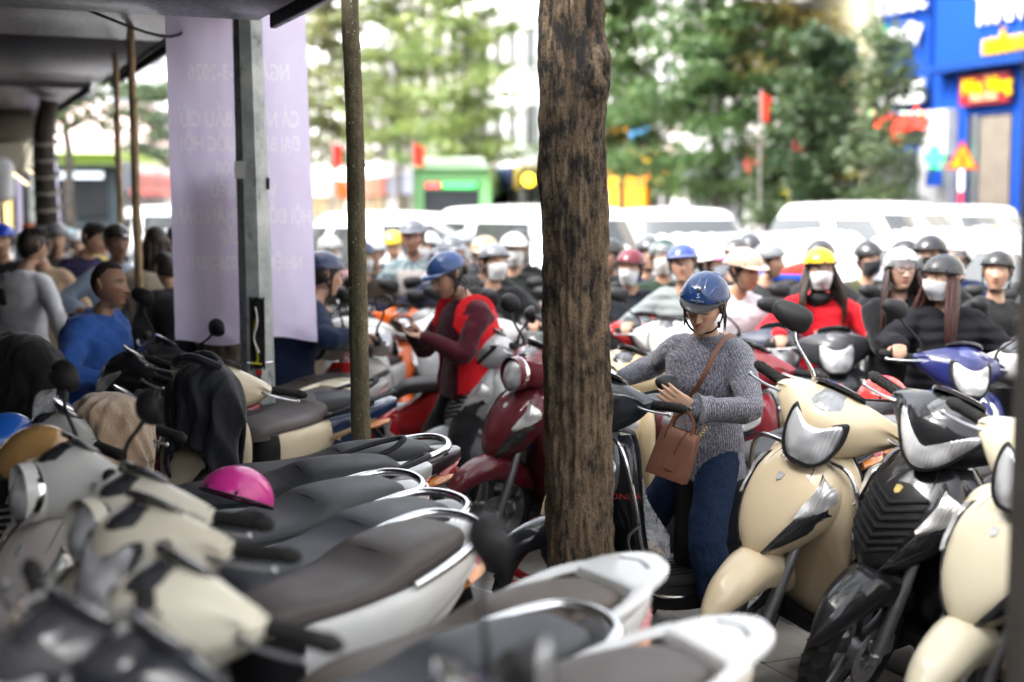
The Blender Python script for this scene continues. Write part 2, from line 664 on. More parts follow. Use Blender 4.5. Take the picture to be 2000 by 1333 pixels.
def wheel_parts(cx, r, w, spoke, steer):
    out = []
    t = MB()
    prof = []
    for k in range(0, 11):
        a = pi * k / 10
        prof.append((r - w * 0.95 + w * 0.95 * sin(a) ** 0.8, -w * cos(a)))
    prof += [(r - w * 1.15, w * 0.8), (r - w * 1.15, -w * 0.8)]
    t.lathe(prof, 44, 'y', (cx, 0, r), closed=True)
    # tread blocks cut as raised chevrons
    for k in range(30):
        a = 2 * pi * k / 30
        for s in (-1, 1):
            M = Matrix.Translation((cx, 0, r)) @ Matrix.Rotation(a, 4, 'Y') @ Matrix.Translation((0, s * w * 0.42, r - 0.006)) @ Matrix.Rotation(s * 0.6, 4, 'Z') @ Matrix.Rotation(s * -0.42, 4, 'X')
            t.box((0, 0, 0), (0.030, w * 0.7, 0.007), M)
    out.append(P_('tyre', t, 'tyre', steer))
    ty = out[-1]
    rm = MB()
    ri = r - w * 1.12
    rm.lathe([(ri + 0.012, -w * 0.72), (ri - 0.008, -w * 0.66), (ri - 0.012, -w * 0.2), (ri - 0.012, w * 0.2), (ri - 0.008, w * 0.66), (ri + 0.012, w * 0.72), (ri + 0.006, w * 0.5), (ri + 0.006, -w * 0.5)], 40, 'y', (cx, 0, r), closed=True)
    rm.lathe([(0.012, -0.055), (0.036, -0.05), (0.040, -0.02), (0.05, 0.0), (0.040, 0.02), (0.036, 0.05), (0.012, 0.055)], 20, 'y', (cx, 0, r), cap=True)
    if spoke == 'cast':
        for k in range(5):
            a = 2 * pi * k / 5 + 0.3
            for s in (-0.16, 0.16):
                p0 = (cx + 0.035 * cos(a + s * 2), 0, r + 0.035 * sin(a + s * 2))
                p1 = (cx + ri * 0.6 * cos(a + s * 0.6), 0, r + ri * 0.6 * sin(a + s * 0.6))
                p2 = (cx + ri * cos(a + s), 0, r + ri * sin(a + s))
                rm.tube([p0, p1, p2], [0.011, 0.009, 0.012], 8, 3, rb=[0.02, 0.015, 0.018])
    else:
        for k in range(32):
            a = 2 * pi * k / 32
            s = 1 if k % 2 else -1
            b_ = a + (0.5 if (k // 2) % 2 else -0.5)
            rm.tube([(cx + 0.04 * cos(b_), s * 0.025, r + 0.04 * sin(b_)), (cx + ri * cos(a), 0, r + ri * sin(a))], 0.0022, 5)
    out.append(P_('rim', rm, 'rim', steer, ty))
    d = MB()
    d.lathe([(0.055, 0.062), (0.095, 0.062), (0.095, 0.066), (0.055, 0.066)], 28, 'y', (cx, 0, r), closed=True)
    for k in range(5):
        a = 2 * pi * k / 5
        d.tube([(cx + 0.02 * cos(a), 0.062, r + 0.02 * sin(a)), (cx + 0.06 * cos(a), 0.064, r + 0.06 * sin(a))], 0.006, 6)
    out.append(P_('brake_disc', d, 'alloy', steer, ty))
    return out

def mirror_parts(side, bx, bz, rnd=False, by=0.2, h=0.19):
    s = side
    st = MB()
    top = (bx - 0.02, s * (by + 0.13), bz + h)
    st.tube([(bx, s * by, bz - 0.01), (bx, s * by, bz + 0.05), (bx + 0.005, s * (by + 0.05), bz + 0.10), (bx, s * (by + 0.10), bz + h - 0.05), top], [0.011, 0.0075, 0.006, 0.006, 0.007], 8, 4)
    st.lathe([(0.016, 0), (0.017, 0.02), (0.012, 0.03)], 12, 'z', (bx, s * by, bz - 0.005), cap=True)
    a = P_('mirror_stem', st, 'stem', True)
    hs = MB()
    hw, hh = (0.062, 0.052) if rnd else (0.074, 0.046)
    c = Vector((top[0], top[1] + s * 0.02, top[2] + 0.02))
    R = Matrix.Rotation(s * -0.25, 4, 'Z') @ Matrix.Rotation(0.1, 4, 'Y') @ Matrix.Rotation(s * 0.22, 4, 'X')
    M = Matrix.Translation(c) @ R
    rows = []
    pw = 2.0 if rnd else 2.7
    def ring(k, x):
        r_ = []
        for j in range(28):
            q = 2 * pi * j / 28
            cy_, sz = cos(q), sin(q)
            yy = math.copysign(abs(cy_) ** (2 / pw), cy_) * hw * k
            zz = math.copysign(abs(sz) ** (2 / pw), sz) * hh * k * (1 - (0.22 if not rnd else 0) * s * yy / hw)
            r_.append((x, yy, zz))
        return r_
    rows = [ring(0.02, 0.043), ring(0.4, 0.040), ring(0.75, 0.028), ring(0.96, 0.008), ring(1.0, -0.006), ring(0.98, -0.012), ring(0.9, -0.010)]
    hs.grid(np.array(rows), closed_u=True, cap0=True, cap1=False, M=M)
    b = P_('mirror_housing', hs, 'black', True, a)
    gl = MB()
    gl.add([tuple(M @ Vector(p)) for p in ring(0.915, -0.0095)], [tuple(range(28))])
    c_ = P_('mirror_glass', gl, 'mirror', True, b)
    return [a, b, c_]

def bar_parts(bx, bz, half=0.345, rnd=False, by=0.2, drop=0.0, mh=0.19, mirrors=(1, -1)):
    """grips, levers, switch boxes, mirrors"""
    out = []
    for s in (1, -1):
        back = 0.075
        def pt(y, dx=0.0, dz=0.0):
            k = (y - 0.16) / (half - 0.16)
            return (bx - back * k + dx, s * y, bz + 0.01 - drop * k + dz)
        g = MB()
        g.tube([pt(half - 0.125), pt(half - 0.06), pt(half)], [0.0175, 0.0165, 0.0175], 14, 2)
        for k in range(9):
            y = half - 0.115 + k * 0.012
            a, b_ = pt(y - 0.002), pt(y + 0.002)
            g.tube([a, b_], 0.0192, 14)
        g.tube([pt(half), pt(half + 0.006), pt(half + 0.022)], [0.02, 0.0205, 0.016], 14, 2, round_=True)
        gp = P_('grip', g, 'grip', True)
        out.append(gp)
        sw = MB()
        sw.tube([pt(half - 0.18), pt(half - 0.16), pt(half - 0.13)], [0.021, 0.027, 0.024], 12, 2)
        sw.box(pt(half - 0.15, -0.022, 0.0), (0.016, 0.03, 0.026), bev=0.004)
        out.append(P_('switch_box', sw, 'black', True))
        lv = MB()
        lv.tube([pt(half - 0.165, 0.028, -0.004), pt(half - 0.13, 0.055, -0.008), pt(half - 0.08, 0.066, -0.014), pt(half - 0.02, 0.060, -0.02), pt(half + 0.012, 0.052, -0.022)], [0.009, 0.008, 0.0065, 0.0065, 0.006], 8, 4, rb=[0.006, 0.006, 0.005, 0.005, 0.005])
        lv.ball(pt(half + 0.014, 0.051, -0.022), 0.0095, 10, 6)
        out.append(P_('brake_lever', lv, 'alloy', True))
        if s in mirrors:
            out += mirror_parts(s, bx - 0.02, bz + 0.03, rnd, by, mh)
    return out

def headlamp(outline, x0, bulge, rake, zc, n=26):
    """outline (y, z) pairs -> lens dome, rim ring"""
    o = cr([(0, y, z) for y, z in outline], 4, True)
    def put(k, x):
        q = o.copy()
        q[:, 1] *= k
        q[:, 2] = zc + (q[:, 2] - zc) * k
        q[:, 0] = x0 + x - rake * (q[:, 2] - zc) - 2.2 * q[:, 1] ** 2
        return q
    L = MB()
    L.grid(np.array([put(0.02, bulge), put(0.35, bulge * 0.93), put(0.7, bulge * 0.62), put(0.92, bulge * 0.2), put(1.0, -0.006)]), closed_u=True, cap0=True)
    Rm = MB()
    Rm.grid(np.array([put(0.985, -0.004), put(1.01, 0.007), put(1.07, 0.004), put(1.10, -0.014)]), closed_u=True)
    bowl = MB()
    return L, Rm

def make_scooter(style):
    """x forward, y left, z up; origin on the ground between the wheels"""
    S = dict(front='angular', grab='plate', grille=False, rear_r=0.25, front_r=0.262, spoke='cast', guard=False, two_tone=False)
    S.update(style)
    P = []
    fx, rx = 0.635, -0.615
    fr, rr = S['front_r'], S['rear_r']
    P += wheel_parts(fx, fr, 0.046, S['spoke'], True)
    P += wheel_parts(rx, rr, 0.052, S['spoke'], False)
    # front mudguard
    m = MB()
    secs = []
    for a, w, h, ro in ((-72, 0.012, 0.006, 0.050), (-60, 0.040, 0.022, 0.046), (-40, 0.062, 0.05, 0.040), (-10, 0.075, 0.07, 0.036), (18, 0.080, 0.085, 0.036), (42, 0.078, 0.08, 0.034), (62, 0.066, 0.045, 0.032)):
        a_ = radians(a)
        base = np.array([fx - sin(a_) * 0, 0, fr])
        d = np.array([-sin(a_), 0, cos(a_)])          # negative angle: towards the front
        R = fr + ro
        loop = []
        for y, k in ((0, 0.0), (w * 0.55, -0.006), (w, -0.030 - h * 0.15), (w * 1.04, -0.03 - h * 0.7), (w * 1.0, -0.034 - h), (w * 0.9, -0.03 - h), (w * 0.86, -0.04), (0, -0.014)):
            loop.append((y, k))
        pts = [base + d * (R + k) + np.array([0, y, 0]) for y, k in loop]
        pts += [base + d * (R + k) + np.array([0, -y, 0]) for y, k in reversed(loop[1:-1])]
        secs.append(pts)
    m.loft(secs, 2, 4)
    P.append(P_('front_mudguard', m, 'paint', True))
    # fork
    f = MB()
    for s in (-1, 1):
        f.tube([(fx, s * 0.085, fr), (fx - 0.03, s * 0.085, fr + 0.10), (fx - 0.11, s * 0.075, fr + 0.36), (fx - 0.135, s * 0.05, fr + 0.42)], [0.02, 0.024, 0.019, 0.018], 10, 2)
        f.box((fx - 0.0, s * 0.085, fr), (0.05, 0.035, 0.05), bev=0.01)
    f.box((fx - 0.06, 0.083, fr + 0.035), (0.05, 0.03, 0.075), bev=0.008)
    f.tube([(fx - 0.13, 0, fr + 0.40), (fx - 0.2, 0, 0.86)], 0.03, 10)
    P.append(P_('fork', f, 'fork', True))
    # leg shield with its two side wings
    LS = [(0.262, 0.155, 0.300, 0.335), (0.32, 0.178, 0.325, 0.365), (0.42, 0.205, 0.360, 0.395), (0.54, 0.232, 0.395, 0.435),
          (0.66, 0.246, 0.415, 0.475), (0.76, 0.240, 0.420, 0.485), (0.84, 0.205, 0.415, 0.470), (0.885, 0.140, 0.405, 0.445)]
    LS = [(z, w * 0.90, xe, xf) for z, w, xe, xf in LS]
    m = MB()
    secs = []
    for z, w, xe, xf in LS:
        half = [(xf, 0, z), (xf - 0.004, w * 0.45, z), (xe + (xf - xe) * 0.72, w * 0.78, z), (xe + 0.012, w * 0.985, z), (xe - 0.012, w, z),
                (xe - 0.028, w * 0.975, z), (xe - 0.03, w * 0.8, z), (xe - 0.015, w * 0.4, z), (xe - 0.005, 0, z)]
        secs.append(sym(half))
    m.loft(secs, 2, 4)
    P.append(P_('leg_shield', m, 'paint'))
    # dark inner panel
    m = MB()
    secs = []
    for z, w, xe, xf in LS:
        xe2 = xe - 0.034
        secs.append(sym([(xe2, 0, z - 0.003), (xe2, w * 0.5, z - 0.003), (xe2 - 0.004, w * 0.93, z - 0.003), (xe2 - 0.022, w * 0.88, z - 0.003), (xe2 - 0.05, w * 0.45, z - 0.003), (xe2 - 0.06, 0, z - 0.003)]))
    m.loft(secs, 2, 3)
    P.append(P_('inner_panel', m, 'trim'))
    # beak
    BK = [(0.505, 0.020, 0.645, 0.60), (0.535, 0.062, 0.668, 0.565), (0.585, 0.118, 0.670, 0.525), (0.65, 0.168, 0.650, 0.485), (0.72, 0.198, 0.615, 0.455), (0.79, 0.196, 0.572, 0.440), (0.85, 0.160, 0.525, 0.430), (0.895, 0.105, 0.480, 0.425)]
    BK = [(z, w * 0.90, xf, xb) for z, w, xf, xb in BK]
    m = MB()
    secs = []
    for z, w, xf, xb in BK:
        half = [(xf, 0, z), (xf - 0.006, w * 0.34, z), (xf - 0.026, w * 0.68, z), (xb + (xf - xb) * 0.45, w * 0.93, z), (xb + 0.015, w, z), (xb - 0.012, w * 0.96, z), (xb - 0.02, w * 0.5, z), (xb - 0.02, 0, z)]
        secs.append(sym(half))
    m.loft(secs, 3, 4)
    P.append(P_('front_cover', m, 'cover'))
    def bk(z, k, off=0.004):
        zs = [b[0] for b in BK]
        z = min(max(z, zs[0]), zs[-1])
        w, xf, xb = (np.interp(z, zs, [b[i] for b in BK]) for i in (1, 2, 3))
        ks = [0, 0.34, 0.68, 0.93, 1.0]
        x = np.interp(k, ks, [xf, xf - 0.006, xf - 0.026, xb + (xf - xb) * 0.45, xb + 0.015])
        return np.array([x + off, w * k + off * 0.6 * (k > 0.6), z])
    # slanted indicator and its gloss strip
    for s in (1, -1):
        m = MB()
        rows = []
        for t in np.linspace(0, 1, 9):
            z = 0.545 + t * 0.285
            k0 = 0.60 + 0.28 * t - 0.1 * t * t
            wd = 0.30 * sin(pi * (0.12 + 0.8 * t)) * 0.75 + 0.05
            a, b_, c = bk(z - 0.012, min(0.99, k0 + wd)), bk(z, k0 + wd * 0.5, 0.012), bk(z + 0.012, k0)
            e = bk(z + 0.012, k0, -0.01)
            g = bk(z - 0.012, min(0.99, k0 + wd), -0.012)
            rows.append([q * np.array([1, s, 1]) for q in (g, a, b_, c, e)])
        m.loft(rows, 3, 2, closed=False, cap=False)
        P.append(P_('indicator_strip', m, 'gloss'))
        m = MB()
        rows = []
        for t in np.linspace(0, 1, 7):
            z = 0.70 + t * 0.125
            k0 = 0.66 + 0.15 * t
            wd = 0.26 * sin(pi * (0.06 + 0.86 * t)) ** 0.7
            a, b_, c = bk(z - 0.008, min(0.99, k0 + wd), 0.010), bk(z, k0 + wd * 0.5, 0.019), bk(z + 0.008, k0, 0.010)
            rows.append([q * np.array([1, s, 1]) for q in (a, b_, c)])
        m.loft(rows, 3, 3, closed=False, cap=False)
        P.append(P_('indicator_lamp', m, 'lens', parent=P[-1]))
    if S['grille']:
        for k in range(7):
            z = 0.60 + k * 0.026
            m = MB()
            rows = []
            for kk in np.linspace(-0.62, 0.62, 13):
                p = bk(z + 0.06 * abs(kk), abs(kk), 0.006)
                p[1] *= math.copysign(1, kk) if kk else 1
                rows.append(p)
            m.tube(rows, 0.005, 6, 2, up=(0, 0, 1), rb=0.008)
            P.append(P_('grille_bar', m, 'black'))
    for s in (1, -1):          # joint between the nose panel and its flanks
        m = MB()
        m.tube([bk(z, 0.50 + 0.10 * (z - 0.55) / 0.3, 0.0008) * np.array([1, s, 1]) for z in np.linspace(0.56, 0.885, 9)], 0.0022, 6, 3)
        P.append(P_('panel_gap', m, 'black', parent=None))
    m = MB()          # badge
    c = bk(0.80, 0.0, 0.003)
    m.poly([(-0.011, -0.012), (0.0, -0.02), (0.011, -0.012), (0.013, 0.01), (0, 0.014), (-0.013, 0.01)], 'x', 0, 0.004, M=Matrix.Translation(c) @ Matrix.Rotation(-0.65, 4, 'Y'))
    P.append(P_('badge', m, 'badge'))
    if S['guard']:
        for s in (1, -1):
            m = MB()
            m.tube([(0.47, s * 0.10, 0.875), (0.475, s * 0.205, 0.865), (0.46, s * 0.250, 0.78), (0.42, s * 0.256, 0.60), (0.375, s * 0.245, 0.42), (0.33, s * 0.215, 0.28), (0.22, s * 0.215, 0.235), (0.02, s * 0.215, 0.235)], 0.0085, 8, 5)
            m.tube([(0.41, s * 0.268, 0.56), (0.45, s * 0.245, 0.5), (0.40, s * 0.235, 0.38), (0.345, s * 0.215, 0.29)], 0.007, 8, 4)
            P.append(P_('crash_bar', m, 'chrome'))
    n_cowl = len(P)
    # handlebar cowl
    m = MB()
    secs = []
    for y, x0, x1, z0, z1 in ((-0.235, 0.385, 0.425, 0.972, 1.008), (-0.20, 0.375, 0.455, 0.945, 1.025), (-0.15, 0.37, 0.505, 0.912, 1.045), (-0.09, 0.365, 0.56, 0.885, 1.065), (-0.03, 0.362, 0.59, 0.87, 1.078),
                              (0.03, 0.362, 0.59, 0.87, 1.078), (0.09, 0.365, 0.56, 0.885, 1.065), (0.15, 0.37, 0.505, 0.912, 1.045), (0.20, 0.375, 0.455, 0.945, 1.025), (0.235, 0.385, 0.425, 0.972, 1.008)):
        zc = (z0 + z1) / 2
        xc = (x0 + x1) / 2
        secs.append([(x1, y, zc - 0.2 * (z1 - z0)), (x1 - 0.016, y, zc + 0.2 * (z1 - z0)), (xc + 0.02, y, z1 - 0.008), (xc - 0.03, y, z1), (x0 + 0.01, y, zc + 0.25 * (z1 - z0)), (x0, y, zc), (x0 + 0.02, y, z0 + 0.25 * (z1 - z0)), (xc, y, z0), (x1 - 0.02, y, z0 + 0.04 * (z1 - z0))])
    m.loft(secs, 3, 4)
    P.append(P_('handlebar_cowl', m, 'cowl', True))
    cowl = P[-1]
    if S['front'] == 'angular':
        out = [(0, 0.856), (0.044, 0.860), (0.074, 0.886), (0.094, 0.935), (0.097, 0.988), (0.086, 1.010), (0.052, 0.998), (0.026, 0.990), (0, 0.988), (-0.026, 0.990), (-0.052, 0.998), (-0.086, 1.010), (-0.097, 0.988), (-0.094, 0.935), (-0.074, 0.886), (-0.044, 0.860)]
        L, Rm = headlamp(out, 0.590, 0.022, 0.34, 0.945)
    elif S['front'] == 'vee':
        out = [(0, 0.868), (0.05, 0.885), (0.10, 0.935), (0.145, 1.005), (0.125, 1.015), (0.07, 0.965), (0.03, 0.945), (0, 0.94), (-0.03, 0.945), (-0.07, 0.965), (-0.125, 1.015), (-0.145, 1.005), (-0.10, 0.935), (-0.05, 0.885)]
        L, Rm = headlamp(out, 0.590, 0.022, 0.34, 0.94)
    else:
        out = [(0.082 * cos(a), 0.945 + 0.08 * sin(a)) for a in np.linspace(0, 2 * pi, 12, endpoint=False)]
        L, Rm = headlamp(out, 0.606, 0.036, 0.20, 0.945)
        m = MB()
        m.lathe([(0.0855, 0.02), (0.088, -0.02), (0.075, -0.08), (0.05, -0.14)], 26, 'x', (0.60, 0, 0.945))
        P.append(P_('headlamp_shell', m, 'cowl', True, cowl))
    P.append(P_('headlamp', L, 'headlens', True, cowl))
    P.append(P_('headlamp_rim', Rm, 'black' if S['front'] != 'round' else 'chrome', True, P[-1]))
    m = MB()           # smoked screen above the lamp
    rows = []
    for t in np.linspace(-1, 1, 9):
        rows.append([(0.577 - 0.05 * t * t, t * 0.10, 1.008 - 0.02 * t * t), (0.545 - 0.045 * t * t, t * 0.095, 1.052 - 0.022 * t * t), (0.485 - 0.03 * t * t, t * 0.075, 1.083 - 0.02 * t * t)])
    m.loft(rows, 3, 2, closed=False, cap=False)
    P.append(P_('lamp_visor', m, 'visor', True, cowl))
    m = MB()           # dial
    m.loft([[(0.44 + 0.05 * cos(a) * k, 0.095 * sin(a) * k, z + 0.03 * cos(a) * k) for a in np.linspace(0, 2 * pi, 10, endpoint=False)] for k, z in ((1.0, 1.068), (0.98, 1.082), (0.8, 1.086))], 2, 2)
    P.append(P_('dial', m, 'dial', True, cowl))
    P += bar_parts(0.405, 0.985, rnd=S['front'] == 'round', mirrors=S.get('mirrors', (1, -1)), mh=S.get('mh', 0.19), by=S.get('by', 0.2))
    back = Matrix.Translation((-0.06, 0, 0.012))        # the bar stands well behind the nose
    for q in P[n_cowl:]:
        q.mesh.transform(back)
    # floor
    m = MB()
    secs = []
    for x, w, z0, z1 in ((0.40, 0.13, 0.24, 0.285), (0.33, 0.17, 0.225, 0.285), (0.22, 0.20, 0.215, 0.288), (0.05, 0.205, 0.215, 0.290), (-0.08, 0.18, 0.22, 0.295), (-0.16, 0.15, 0.23, 0.30)):
        secs.append([(x, 0, z1), (x, w * 0.6, z1), (x, w * 0.95, z1 - 0.004), (x, w, z1 - 0.02), (x, w * 0.95, z0 + 0.01), (x, w * 0.6, z0), (x, 0, z0), (x, -w * 0.6, z0), (x, -w * 0.95, z0 + 0.01), (x, -w, z1 - 0.02), (x, -w * 0.95, z1 - 0.004), (x, -w * 0.6, z1)])
    m.loft(secs, 2, 3)
    P.append(P_('floorboard', m, 'trim'))
    m = MB()
    for k in range(6):
        m.box((0.10 + 0.0 * k, -0.10 + k * 0.04, 0.292), (0.22, 0.012, 0.006), bev=0.002)
    P.append(P_('floor_mat', m, 'black', parent=P[-1]))
    # lower skirt, body-coloured
    for s in (1, -1):
        m = MB()
        m.loft([[(x, s * (w), z1), (x, s * (w + 0.012), (z0 + z1) / 2), (x, s * w, z0), (x, s * (w - 0.03), z0 + 0.01), (x, s * (w - 0.03), z1 - 0.006)] for x, w, z0, z1 in ((0.36, 0.165, 0.20, 0.275), (0.2, 0.204, 0.175, 0.268), (0.0, 0.21, 0.18, 0.268), (-0.18, 0.185, 0.22, 0.30), (-0.28, 0.165, 0.27, 0.34))], 2, 3)
        P.append(P_('side_skirt', m, 'trim'))
    # tail body
    TB = [(0.02, 0.105, 0.30, 0.70), (-0.06, 0.150, 0.31, 0.715), (-0.20, 0.178, 0.36, 0.72), (-0.36, 0.190, 0.43, 0.728), (-0.52, 0.186, 0.505, 0.738), (-0.68, 0.168, 0.58, 0.758), (-0.82, 0.128, 0.65, 0.775), (-0.93, 0.07, 0.715, 0.79), (-0.965, 0.03, 0.745, 0.79)]
    TB = [(x, w * 0.92, z0, z1) for x, w, z0, z1 in TB]
    m = MB()
    secs = []
    for x, w, z0, z1 in TB:
        h = z1 - z0
        secs.append([(x, 0, z1), (x, w * 0.72, z1), (x, w * 0.93, z1 - h * 0.06), (x, w, z1 - h * 0.28), (x, w * 0.95, z1 - h * 0.5), (x, w * 0.90, z0 + h * 0.22), (x, w * 0.72, z0 + h * 0.02), (x, 0, z0),
                     (x, -w * 0.72, z0 + h * 0.02), (x, -w * 0.90, z0 + h * 0.22), (x, -w * 0.95, z1 - h * 0.5), (x, -w, z1 - h * 0.28), (x, -w * 0.93, z1 - h * 0.06), (x, -w * 0.72, z1)])
    m.loft(secs, 2, 4)
    P.append(P_('tail_body', m, 'tail'))
    # front of the seat pedestal
    m = MB()
    m.loft([[(0.055, 0, z), (0.045, w * 0.6, z), (0.0, w, z), (-0.05, w * 1.02, z), (-0.05, -w * 1.02, z), (0.0, -w, z), (0.045, -w * 0.6, z)] for z, w in ((0.292, 0.12), (0.4, 0.125), (0.55, 0.12), (0.66, 0.112), (0.71, 0.10))], 2, 3)
    P.append(P_('pedestal', m, 'trim'))
    # accent strip on the side panel
    for s in (1, -1):
        m = MB()
        m.loft([[(x, s * (w * 0.92 + 0.003), z + h), (x, s * (w * 0.92 + 0.008), z), (x, s * (w * 0.92 + 0.002), z - h)] for x, w, z, h in ((-0.16, 0.172, 0.50, 0.004), (-0.3, 0.184, 0.56, 0.02), (-0.5, 0.182, 0.62, 0.02), (-0.7, 0.158, 0.68, 0.012), (-0.82, 0.122, 0.715, 0.003))], 2, 3, closed=False, cap=False)
        P.append(P_('side_strip', m, 'accent'))
    # seat
    ST = [(0.095, 0.055, 0.685, 0.715), (0.05, 0.095, 0.690, 0.752), (-0.06, 0.125, 0.70, 0.772), (-0.20, 0.148, 0.708, 0.768), (-0.33, 0.160, 0.715, 0.775), (-0.41, 0.162, 0.72, 0.795), (-0.48, 0.158, 0.725, 0.822), (-0.60, 0.148, 0.738, 0.832), (-0.72, 0.128, 0.752, 0.832), (-0.80, 0.095, 0.765, 0.822), (-0.835, 0.05, 0.775, 0.80)]
    ST = [(x, w * 0.86, z0, z1) for x, w, z0, z1 in ST]
    m = MB()
    secs = []
    for x, w, z0, z1 in ST:
        h = z1 - z0
        secs.append([(x, 0, z1), (x, w * 0.5, z1 - h * 0.02), (x, w * 0.82, z1 - h * 0.12), (x, w * 0.98, z1 - h * 0.40), (x, w, z0 + h * 0.15), (x, w * 0.95, z0), (x, 0, z0), (x, -w * 0.95, z0), (x, -w, z0 + h * 0.15), (x, -w * 0.98, z1 - h * 0.40), (x, -w * 0.82, z1 - h * 0.12), (x, -w * 0.5, z1 - h * 0.02)])
    m.loft(secs, 2, 4)
    P.append(P_('seat', m, 'seat', sharp=60))
    seat = P[-1]
    m = MB()           # welt along the seat edge
    for s in (1, -1):
        m.tube([(x, s * (w * 1.005), z0 + (z1 - z0) * 0.45) for x, w, z0, z1 in ST[1:-1]], 0.0028, 6, 3)
    m.tube([(-0.445, y, 0.812 - 2.2 * y * y) for y in np.linspace(-0.115, 0.115, 9)], 0.003, 6, 2)
    P.append(P_('piping', m, 'piping', parent=seat))
    # grab rail
    m = MB()
    if S['grab'] == 'plate':
        for s in (1, -1):          # two slim arms run into a solid shelf behind the seat
            m.tube([(-0.48, s * 0.142, 0.752), (-0.62, s * 0.150, 0.786), (-0.76, s * 0.136, 0.815), (-0.85, s * 0.105, 0.832)], [0.010, 0.014, 0.020, 0.026], 10, 4, up=(0, 0, 1), rb=0.011)
        m.loft([[(x, 0, z + 0.014), (x, w * 0.6, z + 0.013), (x, w * 0.94, z + 0.007), (x, w, z), (x, w * 0.9, z - 0.012), (x, 0, z - 0.016), (x, -w * 0.9, z - 0.012), (x, -w, z), (x, -w * 0.94, z + 0.007), (x, -w * 0.6, z + 0.013)] for x, w, z in ((-0.815, 0.105, 0.824), (-0.83, 0.122, 0.829), (-0.89, 0.114, 0.838), (-0.95, 0.092, 0.846), (-0.995, 0.058, 0.850), (-1.01, 0.022, 0.850))], 2, 4)
        P.append(P_('grab_rail', m, 'rail'))
        m = MB()
        m.tube([(-0.925, 0.05, 0.8555), (-0.945, 0.0, 0.8575), (-0.925, -0.05, 0.8555)], 0.006, 8, 4, up=(0, 0, 1), rb=0.003)
        P.append(P_('rail_slot', m, 'black', parent=P[-1]))
    elif S['grab'] == 'tube':
        path = [(-0.46, 0.150, 0.735), (-0.60, 0.160, 0.765), (-0.76, 0.145, 0.795), (-0.87, 0.098, 0.815), (-0.905, 0.0, 0.822)]
        path += [(x, -y, z) for x, y, z in path[-2::-1]]
        m.tube(path, 0.0145, 10, 5)
        P.append(P_('grab_rail', m, 'chrome'))
    else:
        for s in (1, -1):
            m = MB()
            m.tube([(-0.52, s * 0.165, 0.745), (-0.62, s * 0.182, 0.785), (-0.76, s * 0.178, 0.825), (-0.88, s * 0.155, 0.855), (-0.90, s * 0.12, 0.858), (-0.84, s * 0.10, 0.825), (-0.74, s * 0.12, 0.785)], [0.012, 0.016, 0.018, 0.016, 0.014, 0.014, 0.012], 10, 4, up=(0, 0, 1), rb=[0.01] * 7)
            P.append(P_('grab_rail', m, 'black'))
    # lamps at the back
    m = MB()
    m.loft([[(-0.90 - dx, 0, z + 0.028), (-0.90 - dx, w * 0.7, z + 0.025), (-0.885 - dx * 0.8, w, z), (-0.90 - dx, w * 0.7, z - 0.025), (-0.90 - dx, 0, z - 0.03), (-0.90 - dx, -w * 0.7, z - 0.025), (-0.885 - dx * 0.8, -w, z), (-0.90 - dx, -w * 0.7, z + 0.025)] for dx, w, z in ((-0.06, 0.115, 0.70), (0.0, 0.105, 0.712), (0.05, 0.07, 0.722), (0.066, 0.03, 0.725))], 2, 3)
    P.append(P_('tail_lamp', m, 'red'))
    for s in (1, -1):
        m = MB()
        m.loft([[(-0.80 - dx, s * (w - 0.03), z + 0.022), (-0.80 - dx, s * w, z), (-0.80 - dx, s * (w - 0.03), z - 0.024), (-0.80 - dx, s * (w - 0.07), z)] for dx, w, z in ((-0.04, 0.145, 0.672), (0.02, 0.140, 0.682), (0.08, 0.118, 0.692), (0.11, 0.085, 0.70))], 2, 3)
        P.append(P_('rear_indicator', m, 'amber'))
    m = MB()           # rear mudguard and plate
    m.loft([[(x, w, z), (x - 0.012, w * 0.7, z + 0.004), (x - 0.016, 0, z + 0.006), (x - 0.012, -w * 0.7, z + 0.004), (x, -w, z), (x + 0.012, -w * 0.8, z - 0.004), (x + 0.012, 0, z - 0.004), (x + 0.012, w * 0.8, z - 0.004)] for x, w, z in ((-0.80, 0.10, 0.68), (-0.87, 0.085, 0.60), (-0.925, 0.075, 0.50), (-0.955, 0.065, 0.40), (-0.97, 0.055, 0.33))], 2, 3)
    P.append(P_('rear_mudguard', m, 'black'))
    m = MB()
    Mp = Matrix.Translation((-0.945, 0, 0.52)) @ Matrix.Rotation(radians(-14), 4, 'Y')
    m.box((0, 0, 0), (0.003, 0.19, 0.14), Mp, bev=0.001)
    P.append(P_('number_plate', m, 'plate'))
    # engine and transmission case on the left
    m = MB()
    m.loft([[(x, 0.06, zc + h), (x, 0.13, zc + h * 0.85), (x, 0.165, zc + h * 0.2), (x, 0.16, zc - h * 0.5), (x, 0.12, zc - h), (x, 0.06, zc - h)] for x, zc, h in ((-0.05, 0.27, 0.045), (-0.12, 0.265, 0.085), (-0.25, 0.26, 0.10), (-0.42, 0.26, 0.085), (-0.58, 0.265, 0.095), (-0.68, 0.265, 0.075), (-0.72, 0.265, 0.03))], 2, 3)
    m.box((-0.20, 0.0, 0.30), (0.3, 0.2, 0.16), bev=0.03)
    m.lathe([(0.07, 0.0), (0.065, 0.02), (0.03, 0.026)], 18, 'y', (-0.22, 0.158, 0.26), cap=True)
    m.lathe([(0.06, 0.0), (0.055, 0.018), (0.02, 0.022)], 18, 'y', (-0.58, 0.155, 0.265), cap=True)
    P.append(P_('engine_case', m, 'alloy'))
    m = MB()
    m.loft([[(x, 0.10, z + 0.04), (x, 0.165, z + 0.03), (x, 0.17, z - 0.03), (x, 0.10, z - 0.04)] for x, z in ((-0.34, 0.42), (-0.40, 0.43), (-0.56, 0.44), (-0.66, 0.43))], 2, 2)
